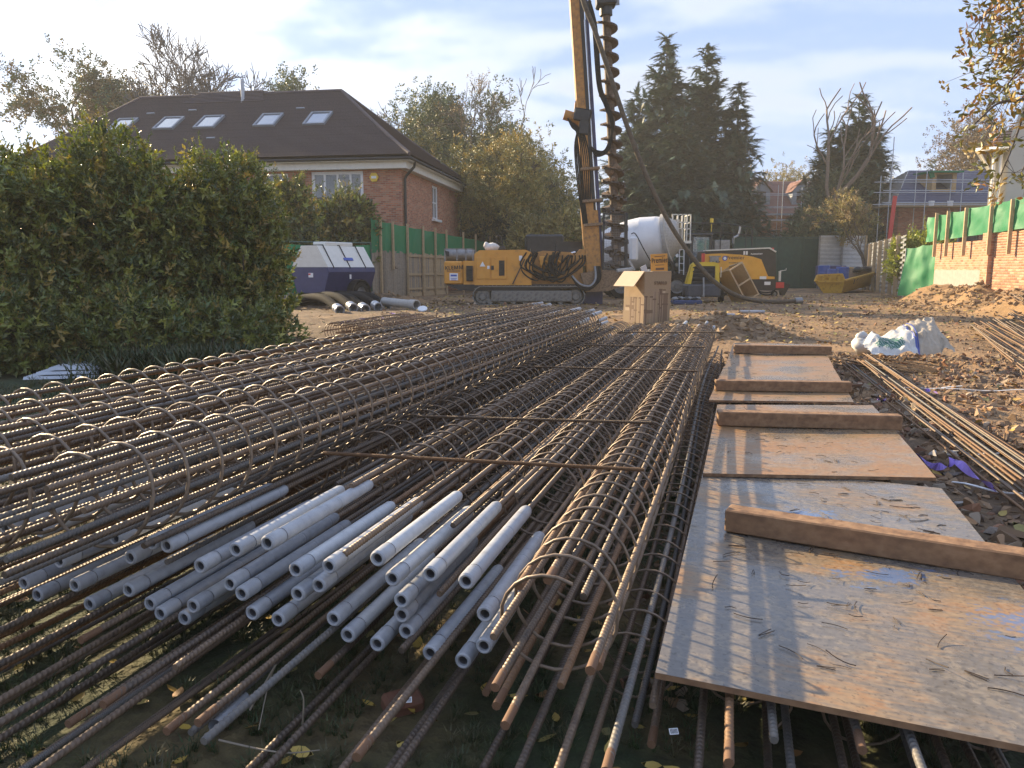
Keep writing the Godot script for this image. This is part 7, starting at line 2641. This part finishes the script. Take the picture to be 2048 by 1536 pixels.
	tree("bare_tree", "sparse bare tree with upswept limbs left of the mast", "trees right of the brick house", Vector3(0.475, .2, -53.0), 13.001, 211, {"depth": 5, "kids": 2, "shorten": .74, "spread": .5, "bark": "bark", "bend": .24, "trunk": .6})
	for q in [[905, 52, 300, 212, "brownish green crown between the brick house and the bare birch"], [958, 46, 330, 213, "olive autumn tree with a pale trunk right of the brick house"], [1010, 50, 335, 214, "dull autumn tree behind the yellow one"]]:
		tree("autumn_tree", q[4], "trees right of the brick house", Vector3((q[0] - 1024.0) / 1541.0 * q[1], .2, -q[1]), 1.45 + (537.0 - q[2]) * q[1] / 1541.0, q[3], {"depth": 5, "leaves": 3000, "leafy": 3, "fill": .85, "mat": "leaf_autumn", "cols": gr + yl, "size": .62, "kids": 3, "shorten": .72, "bark": "bark_pale", "spread": .55})
	tree("yellow_tree", "golden-leaved autumn tree left of the rig's mast", "trees right of the brick house", Vector3(1.76, .2, -43.0), 9.074, 215, {"depth": 6, "leaves": 5200, "leafy": 3, "fill": .55, "cols": yl, "size": .5, "kids": 3, "shorten": .72, "spread": .55, "trunk": .2})
	shrub("autumn_shrub", "pale yellow shrub low behind the rig", Vector3(1.816, .2, -40.0), [[0, 1.6, 0, 1.5, 1.6], [.9, 2.5, 0, 1.0, 1.3], [-.9, 2.2, 0, .9, 1.2], [1.6, 1.2, 0, 1.0, 1.2]], 3000, yl, [Color(.38, .32, .12), Color(.3, .26, .09)], "leaf_autumn", sprigs.laurel, 2.4, 216)
	shrub("dark_hedge", "dark green hedge behind the fence right of the brick house", Vector3(-1.11, .2, -44.5), [[-2.0, 1.6, 0, 1.4, 1.7], [0, 1.9, -.5, 1.5, 2.0], [1.9, 1.5, 0, 1.3, 1.6], [-.9, 3.2, -1, 1.2, 1.5], [.9, 3.3, -1.2, 1.1, 1.4]], 4200, [Color(.02, .035, .016), Color(.03, .045, .02), Color(.045, .06, .022)], [Color(.07, .085, .03)], "leaf_dark", sprigs.laurel, 2.6, 217)
	# --- conifers and the pruned tree
	var cn := [Color(.075, .12, .08), Color(.09, .14, .09), Color(.11, .155, .09), Color(.14, .165, .095)]
	conifer("tallest dark conifer just right of the auger", Vector3(10.672, .2, -56.0), 16.95, 5.4, 301, cn, 13, .44)
	conifer("second dark conifer with a blunt top, right of the tallest", Vector3(13.706, .2, -57.0), 16.828, 4.8, 302, cn, 13, .44)
	conifer("third, lower dark conifer at the right of the group", Vector3(15.476, .2, -55.0), 13.894, 2.9, 303, cn, 12, .44)
	conifer("dark conifer hidden between the auger and the tallest one", Vector3(8.828, .2, -58.0), 13.297, 3.8, 304, cn, 11, .42)
	conifer("bushy conifer low in front of the tall group", Vector3(11.388, .2, -53.0), 11.959, 4.4, 305, cn, 12, .42)
	conifer("conifer with drooping boughs growing round the pruned trunk", Vector3(22.48, .2, -52.0), 12.474, 3.9, 306, [Color(.09, .13, .07), Color(.11, .145, .075), Color(.15, .15, .075)], 14, .42)
	conifer("lower evergreen left of the pruned trunk", Vector3(21.15, .2, -53.0), 10.369, 3.6, 317, [Color(.09, .13, .07), Color(.11, .145, .075), Color(.15, .15, .075)], 14, .42, "evergreens round the pruned tree")
	conifer("lower evergreen right of the pruned trunk", Vector3(24.099, .2, -53.2), 10.688, 3.4, 318, [Color(.09, .13, .07), Color(.11, .145, .075), Color(.15, .15, .075)], 14, .42, "evergreens round the pruned tree")
	tree("pruned_tree", "lopped tree with stubby bare limbs beside the red-roofed house", "", Vector3(20.217, .2, -50.5), 12.216, 307, {"depth": 3, "kids": 3, "shorten": .66, "spread": .36, "bark": "bark_pruned", "bend": .13, "trunk": .75, "taper": .78, "r": .28})
	shrub("tree_base_shrub", "dark green growth round the foot of the pruned tree", Vector3(20.336, .2, -50.0), [[-1.0, 2.4, 0, 1.7, 2.4], [1.0, 2.6, 0, 1.8, 2.5], [0, 4.4, -.4, 1.5, 1.8], [2.4, 1.8, 0, 1.3, 1.7], [.8, 5.6, -.6, 1.3, 1.6]], 5600, [Color(.06, .09, .042), Color(.08, .11, .046), Color(.1, .12, .05)], [Color(.14, .15, .06)], "leaf_dark", sprigs.laurel, 2.6, 308)
	tree("autumn_tree", "small autumn tree with thin leaves in front of the felted house", "", Vector3(19.46, .2, -42.5), 5.675, 309, {"depth": 5, "spread": .34, "leaves": 900, "leafy": 3, "fill": .25, "cols": yl + au, "size": .42, "kids": 3, "shorten": .7})
	# --- far trees on the right
	tree("autumn_tree", "broad russet tree behind the felted house", "far trees on the right", Vector3(43.466, .2, -72.0), 15.425, 310, {"depth": 5, "leaves": 4600, "leafy": 3, "fill": 1.2, "cols": [Color(.2, .12, .035), Color(.15, .1, .035), Color(.11, .09, .03)], "size": .8, "kids": 3, "shorten": .72, "spread": .6})
	for q in [[1905, 84, 300, 311, "slim dark conifer left of the russet tree"], [1868, 88, 312, 312, "far dark conifer above the felted roof"], [1840, 90, 330, 313, "farthest dark conifer in the gap on the right"]]:
		conifer(q[4], Vector3((q[0] - 1024.0) / 1541.0 * q[1], .2, -q[1]), 1.45 + (537.0 - q[2]) * q[1] / 1541.0, 2.6, q[3], cn, 9, .6, "far trees on the right")
	for q in [[1790, 86, 345, 314, "hazy leafless tree in the gap left of the felted house"], [1580, 84, 345, 315, "pale far tree over the red roof"], [1760, 92, 360, 316, "low far tree next to the small autumn tree"]]:
		tree("far_tree", q[4], "far trees on the right", Vector3((q[0] - 1024.0) / 1541.0 * q[1], .2, -q[1]), 1.45 + (537.0 - q[2]) * q[1] / 1541.0, q[3], {"depth": 5, "leaves": 1000, "leafy": 2, "fill": .9, "cols": yl, "size": .7, "kids": 3, "shorten": .72, "bark": "bark_pale"})
	# --- overhanging branches at the top right
	var br := thing("overhanging_branch", "overhanging branches with orange and green leaves at the top right", "tree", Vector3.ZERO)
	var bb := B.new()
	var lx := []
	var lc := []
	var lcol := [Color(.36, .24, .06), Color(.32, .25, .06), Color(.2, .2, .05), Color(.38, .2, .07), Color(.15, .17, .045)]
	var limbs := [
		[Vector3(5.415, 4.811, -7.5), Vector3(4.894, 3.733, -7.3), Vector3(4.6, 3.325, -7.2), Vector3(4.343, 3.027, -7.1), Vector3(4.118, 2.796, -7.0)],
		[Vector3(4.649, 2.935, -6.6), Vector3(4.138, 2.805, -6.5), Vector3(3.909, 2.764, -6.45), Vector3(3.76, 2.654, -6.4), Vector3(3.646, 2.539, -6.4)],
		[Vector3(4.761, 4.197, -7.0), Vector3(4.353, 3.806, -6.9), Vector3(4.054, 3.635, -6.8), Vector3(3.9, 3.498, -6.8)],
		[Vector3(5.058, 4.175, -7.6), Vector3(4.866, 3.359, -7.5), Vector3(4.697, 2.762, -7.4), Vector3(4.53, 2.391, -7.3), Vector3(4.438, 2.144, -7.3)],
		[Vector3(5.22, 4.423, -7.8), Vector3(4.952, 3.799, -7.8), Vector3(4.676, 3.523, -7.7), Vector3(4.426, 3.259, -7.6)],
		[Vector3(5.009, 4.437, -7.2), Vector3(4.621, 3.752, -7.1), Vector3(4.388, 3.477, -7.0), Vector3(4.237, 3.477, -7.0)],
		[Vector3(5.726, 3.767, -8.0), Vector3(5.442, 3.203, -8.0), Vector3(5.181, 2.66, -7.9), Vector3(5.061, 2.371, -7.9)]]
	for li in limbs.size():
		var pts := curve(limbs[li], 6)
		bb.tube(pts, .016, .004, 6, false)
		for i in range(4, pts.size()):
			for k in (([3, 1, 3, 1, 3, 3, 1][li] if pts[i].y > 2.9 else 1) as int):
				var o: Vector3 = pts[i] + Vector3(rng.randfn(), rng.randfn() - .5, rng.randfn()) * .13
				bb.tube([pts[i], (pts[i] + o) * .5 + Vector3(0, .01, 0), o], .0035, .0015, 3, false)
				lx.append(turned(rng, o, Vector3(rng.randfn() * .4, -.2, rng.randfn() * .4), rng.randf_range(.7, 1.15), .5))
				lc.append(lcol[rng.randi() % 5] * rng.randf_range(.7, 1.2))
	part("branches", bb, "bark", br)
	scatter("leaves", sprigs.hang, "leaf_autumn", lx, lc, br).set_meta("kind", "stuff")

# ---------------------------------------------------------------- stones, leaves, grass
func stone_mesh(seed_: int) -> ArrayMesh:
	var b := B.new()
	var r := RandomNumberGenerator.new()
	r.seed = seed_
	var p := []
	for k in 9: p.append(Vector3(r.randfn(), r.randfn() * .6, r.randfn()).normalized() * Vector3(1, .6, .8) * r.randf_range(.75, 1.0))
	# hull of the points, faces flat as broken stone is
	for i in 9:
		for j in range(i + 1, 9):
			for k in range(j + 1, 9):
				var n: Vector3 = (p[j] - p[i]).cross(p[k] - p[i]).normalized()
				var side := 0
				var ok := true
				for m in 9:
					if m == i or m == j or m == k: continue
					var s: float = n.dot(p[m] - p[i])
					if absf(s) < 1e-5: continue
					if side == 0: side = 1 if s > 0 else -1
					elif (side == 1) != (s > 0): ok = false
				if ok: b.face([p[i], p[j], p[k]], Vector3.ZERO)
	return b.mesh()

func litter() -> void:
	var scol := [Color(.22, .135, .075), Color(.29, .18, .1), Color(.16, .1, .06), Color(.33, .215, .125), Color(.25, .125, .07), Color(.32, .25, .18), Color(.14, .095, .065)]
	var r := RandomNumberGenerator.new()
	r.seed = 404
	for v in 3:
		var xf := []
		var cl := []
		for k in 4600:
			var u: float
			var s: float
			var size := .02 + .05 * pow(r.randf(), 3.0)
			var zone := r.randf()
			if zone < .5:
				u = 1.25 + 3.2 * pow(r.randf(), 1.2); s = 2.2 + r.randf() * 12.0
				size *= 1.0 + .5 * r.randf()
				if s < 5.0: size *= 1.25
			elif zone < .75:
				u = r.randf_range(-1.0, 9.0); s = r.randf_range(12.5, 22.0)
			elif zone < .87:
				u = r.randf_range(-7.5, -3.6); s = r.randf_range(9.5, 16.0)
			elif zone < .93:
				u = r.randf_range(-.35, -.1); s = r.randf_range(2.4, 12.0); size *= .7
			else:
				u = r.randf_range(-9.0, 14.0); s = r.randf_range(18.0, 30.0); size *= 1.5
			var p := us(u, s)
			p.y = ground_h(p.x, p.z) + size * .12
			xf.append(Transform3D(Basis(Vector3(r.randfn(), r.randfn(), r.randfn()).normalized(), r.randf() * TAU).scaled(Vector3.ONE * size), p))
			cl.append(scol[r.randi() % 7] * r.randf_range(.65, 1.2))
		var o := scatter(["rubble", "broken_stone", "brick_rubble"][v], stone_mesh(50 + v * 7), "stone", xf, cl, self)
		o.set_meta("kind", "stuff")
		o.set_meta("label", ["small brown stones strewn over the whole site", "broken angular stones strewn over the whole site", "crumbled brick and flint strewn over the whole site"][v])
		o.set_meta("category", "rubble")
	# clods of loose earth on the heaps
	var cx := []
	var cc := []
	for k in 2600:
		var q: Array = [[13.3, -21.5, 1.5, 5.5], [13.3, -21.5, 1.2, 5.0], [4.3, -16.2, 1.8, 1.2], [-4.6, -13.6, 2.2, 1.3], [-6.0, -27.5, 4.3, 1.1]][[0, 0, 0, 1, 2, 3, 4][k % 7]]
		var a := r.randf() * TAU
		var d := sqrt(r.randf())
		var p := Vector3(q[0] + cos(a) * d * q[2], 0, q[1] + sin(a) * d * q[3])
		var size := .03 + .13 * pow(r.randf(), 2.2)
		p.y = ground_h(p.x, p.z) + size * .1
		cx.append(Transform3D(Basis(Vector3(r.randfn(), r.randfn(), r.randfn()).normalized(), r.randf() * TAU).scaled(Vector3(1, .8, 1) * size), p))
		cc.append([Color(.25, .165, .09), Color(.3, .2, .11), Color(.19, .125, .07)][k % 3] * r.randf_range(.75, 1.2))
	var co := scatter("earth_clods", stone_mesh(131), "stone", cx, cc, self)
	co.set_meta("kind", "stuff")
	tag(co, "crumbling clods of earth on the soil heaps", "earth")
	# larger stones and half bricks, one by one
	var big := [stone_mesh(91), stone_mesh(92), stone_mesh(93)]
	for k in 46:
		var u := 1.3 + r.randf() * 1.5
		var s := 2.6 + r.randf() * 4.2
		if k > 30: u = r.randf_range(1.4, 4.5); s = r.randf_range(7.0, 13.0)
		var size := r.randf_range(.055, .11)
		var p := us(u, s)
		p.y = ground_h(p.x, p.z) + size * .22
		var mname := "stone_a%d" % (k % 4)
		if not M.has(mname): mk(mname, [[Color(.13, .1, .075), Color(.24, .19, .15), Color(.3, .26, .21)], [Color(.16, .09, .055), Color(.28, .16, .1), Color(.33, .2, .13)], [Color(.22, .2, .18), Color(.36, .33, .3), Color(.42, .39, .35)], [Color(.09, .075, .06), Color(.16, .13, .105), Color(.2, .16, .13)]][k % 4], .9, 0, .3, 1.0)
		var o := single("loose_stone", big[k % 3], mname, "angular fist-sized stone on the dark earth right of the boards" if k <= 30 else "larger stone on the rubble around the white sack", "stone", p, r.randf() * TAU, "stones right of the boards" if k <= 30 else "stones around the white sack")
		o.scale = Vector3(size, size * .8, size * r.randf_range(.7, 1.1))
	# fallen leaves
	var lf := B.new()
	var rib := [Vector3(0, .02, -.62), Vector3(0, 0, -.4), Vector3(0, .03, -.1), Vector3(0, .1, .2), Vector3(0, .24, .5)]
	var out_ := [0.0, .2, .33, .25, .0]
	for i in 4:
		for sd in [-1.0, 1.0]:
			lf.quad(rib[i], rib[i] + Vector3(sd * out_[i], .1 * out_[i] * (2.0 if sd > 0 else .6), .04), rib[i + 1] + Vector3(sd * out_[i + 1], .1 * out_[i + 1] * (2.2 if sd > 0 else .8), .04), rib[i + 1])
	var lm := lf.mesh()
	var ycol := [Color(.45, .3, .05), Color(.36, .22, .05), Color(.5, .36, .09), Color(.3, .15, .05), Color(.24, .2, .06)]
	var lx := []
	var lc := []
	for k in 6600:
		var p: Vector3
		var size := r.randf_range(.06, .12)
		if k < 5600: p = Vector3(r.randf_range(-3.0, 20.0), 0, -r.randf_range(14.5, 34.0))
		elif k < 6100: p = us(r.randf_range(1.2, 6.0), r.randf_range(3.0, 14.0))
		elif k < 6400: p = Vector3(r.randf_range(-9, 0), 0, -r.randf_range(13.0, 26.0))
		else:
			p = us(r.randf_range(-3.2, .3), r.randf_range(1.0, 3.2)); size *= .6
		p.y = ground_h(p.x, p.z) + .02
		lx.append(turned(r, p, Vector3.UP, size, .35))
		lc.append(ycol[r.randi() % 5] * r.randf_range(.6, 1.2))
	var lo := scatter("fallen_leaves", lm, "fallen_leaf", lx, lc, self)
	lo.set_meta("kind", "stuff")
	tag(lo, "yellow and brown fallen leaves scattered over the earth", "leaves")
	# grass
	var gb := B.new()
	for k in 8:
		var a := k * 2.4
		var l := .5 + .5 * r.randf()
		var d := Vector3(cos(a), 0, sin(a))
		var s := d.cross(Vector3.UP) * .05
		var q := d * .15 * r.randf()
		gb.tint = Color.WHITE * r.randf_range(.7, 1.2)
		gb.tri(q - s, q + s, q + Vector3.UP * l * .6 + d * .18)
		gb.tri(q + Vector3.UP * l * .6 + d * .18 - s * .7, q + Vector3.UP * l * .6 + d * .18 + s * .7, q + Vector3.UP * l * .95 + d * .5)
	var gm := gb.mesh()
	var gx := []
	var gc := []
	var gcol := [Color(.03, .055, .014), Color(.045, .07, .018), Color(.06, .075, .025), Color(.09, .08, .035)]
	for k in 15000:
		var p: Vector3
		var h := r.randf_range(.035, .08)
		if k < 11000:
			p = us(r.randf_range(-4.4, .7), .9 + 5.0 * pow(r.randf(), 1.3))
			if noise.get_noise_2d(p.x * 70.0, p.z * 70.0) < -.12: continue
		elif k < 13800:
			p = us(r.randf_range(-8.5, -3.9), r.randf_range(3.0, 11.0)); h *= 1.8
		else:
			p = Vector3(-4.569 + r.randfn() * .5, 0, -10.4 + r.randfn() * .35); h = r.randf_range(.25, .5)
		p.y = ground_h(p.x, p.z) - .005
		gx.append(turned(r, p, Vector3.UP, h, .25))
		gc.append(gcol[r.randi() % 4] * r.randf_range(.7, 1.3))
	var go := scatter("grass", gm, "grass_blade", gx, gc, self)
	go.set_meta("kind", "stuff")
	tag(go, "short dark grass under the bars and at the left", "grass")
	# thin stalks over the bars at the bottom
	for q in [[[505, 1420, .05], [560, 1330, .2], [545, 1365, .12], [520, 1460, .05]], [[440, 1480, .04], [560, 1505, .06], [640, 1500, .05]], [[608, 1450, .05], [612, 1400, .15], [606, 1380, .18]]]:
		var pts := []
		for e in q:
			var D: float = 1.0
			var ang: float = .1488 + atan((e[1] - 768.0) / 1541.0)
			D = (1.45 - e[2]) / tan(ang)
			pts.append(Vector3((e[0] - 1024.0) / 1541.0 * D * 1.09, e[2], -D))
		var b := B.new()
		b.tube(curve(pts, 4), .0035, .0015, 5)
		single("dry_stalk", b, "timber_grey", ["upright thin dry stalk bent over the bars at the bottom", "thin dry stalk lying flat at the bottom edge", "short thin dry stalk beside a brick at the bottom"][[505, 440, 608].find(q[0][0])], "stalk", Vector3.ZERO, 0.0, "dry stalks in the grass")
	# old bricks in the grass under the bars
	for q in [[-1.02, 2.2, .5, "broken orange brick in the grass under the sleeved bars"]]:
		var b := B.new()
		b.box(Vector3.ZERO, Vector3(.13, .06, .09), Basis(Vector3.RIGHT, .2), .012)
		single("old_brick", b, "brick_face", q[3], "brick", us(q[0], q[1], .01), q[2], "old bricks in the grass")


func call_builders() -> void:
	left_house()
	far_houses()
	left_fence()
	right_fences()
	cages()
	rig()
	tank_trailer()
	black_hoses()
	straps()
	mixer_truck()
	excavator()
	concrete_pump()
	compressor()
	carton()
	skip()
	big_sack()
	small_things()
	green()
	print('green ', Time.get_ticks_msec())
	litter()
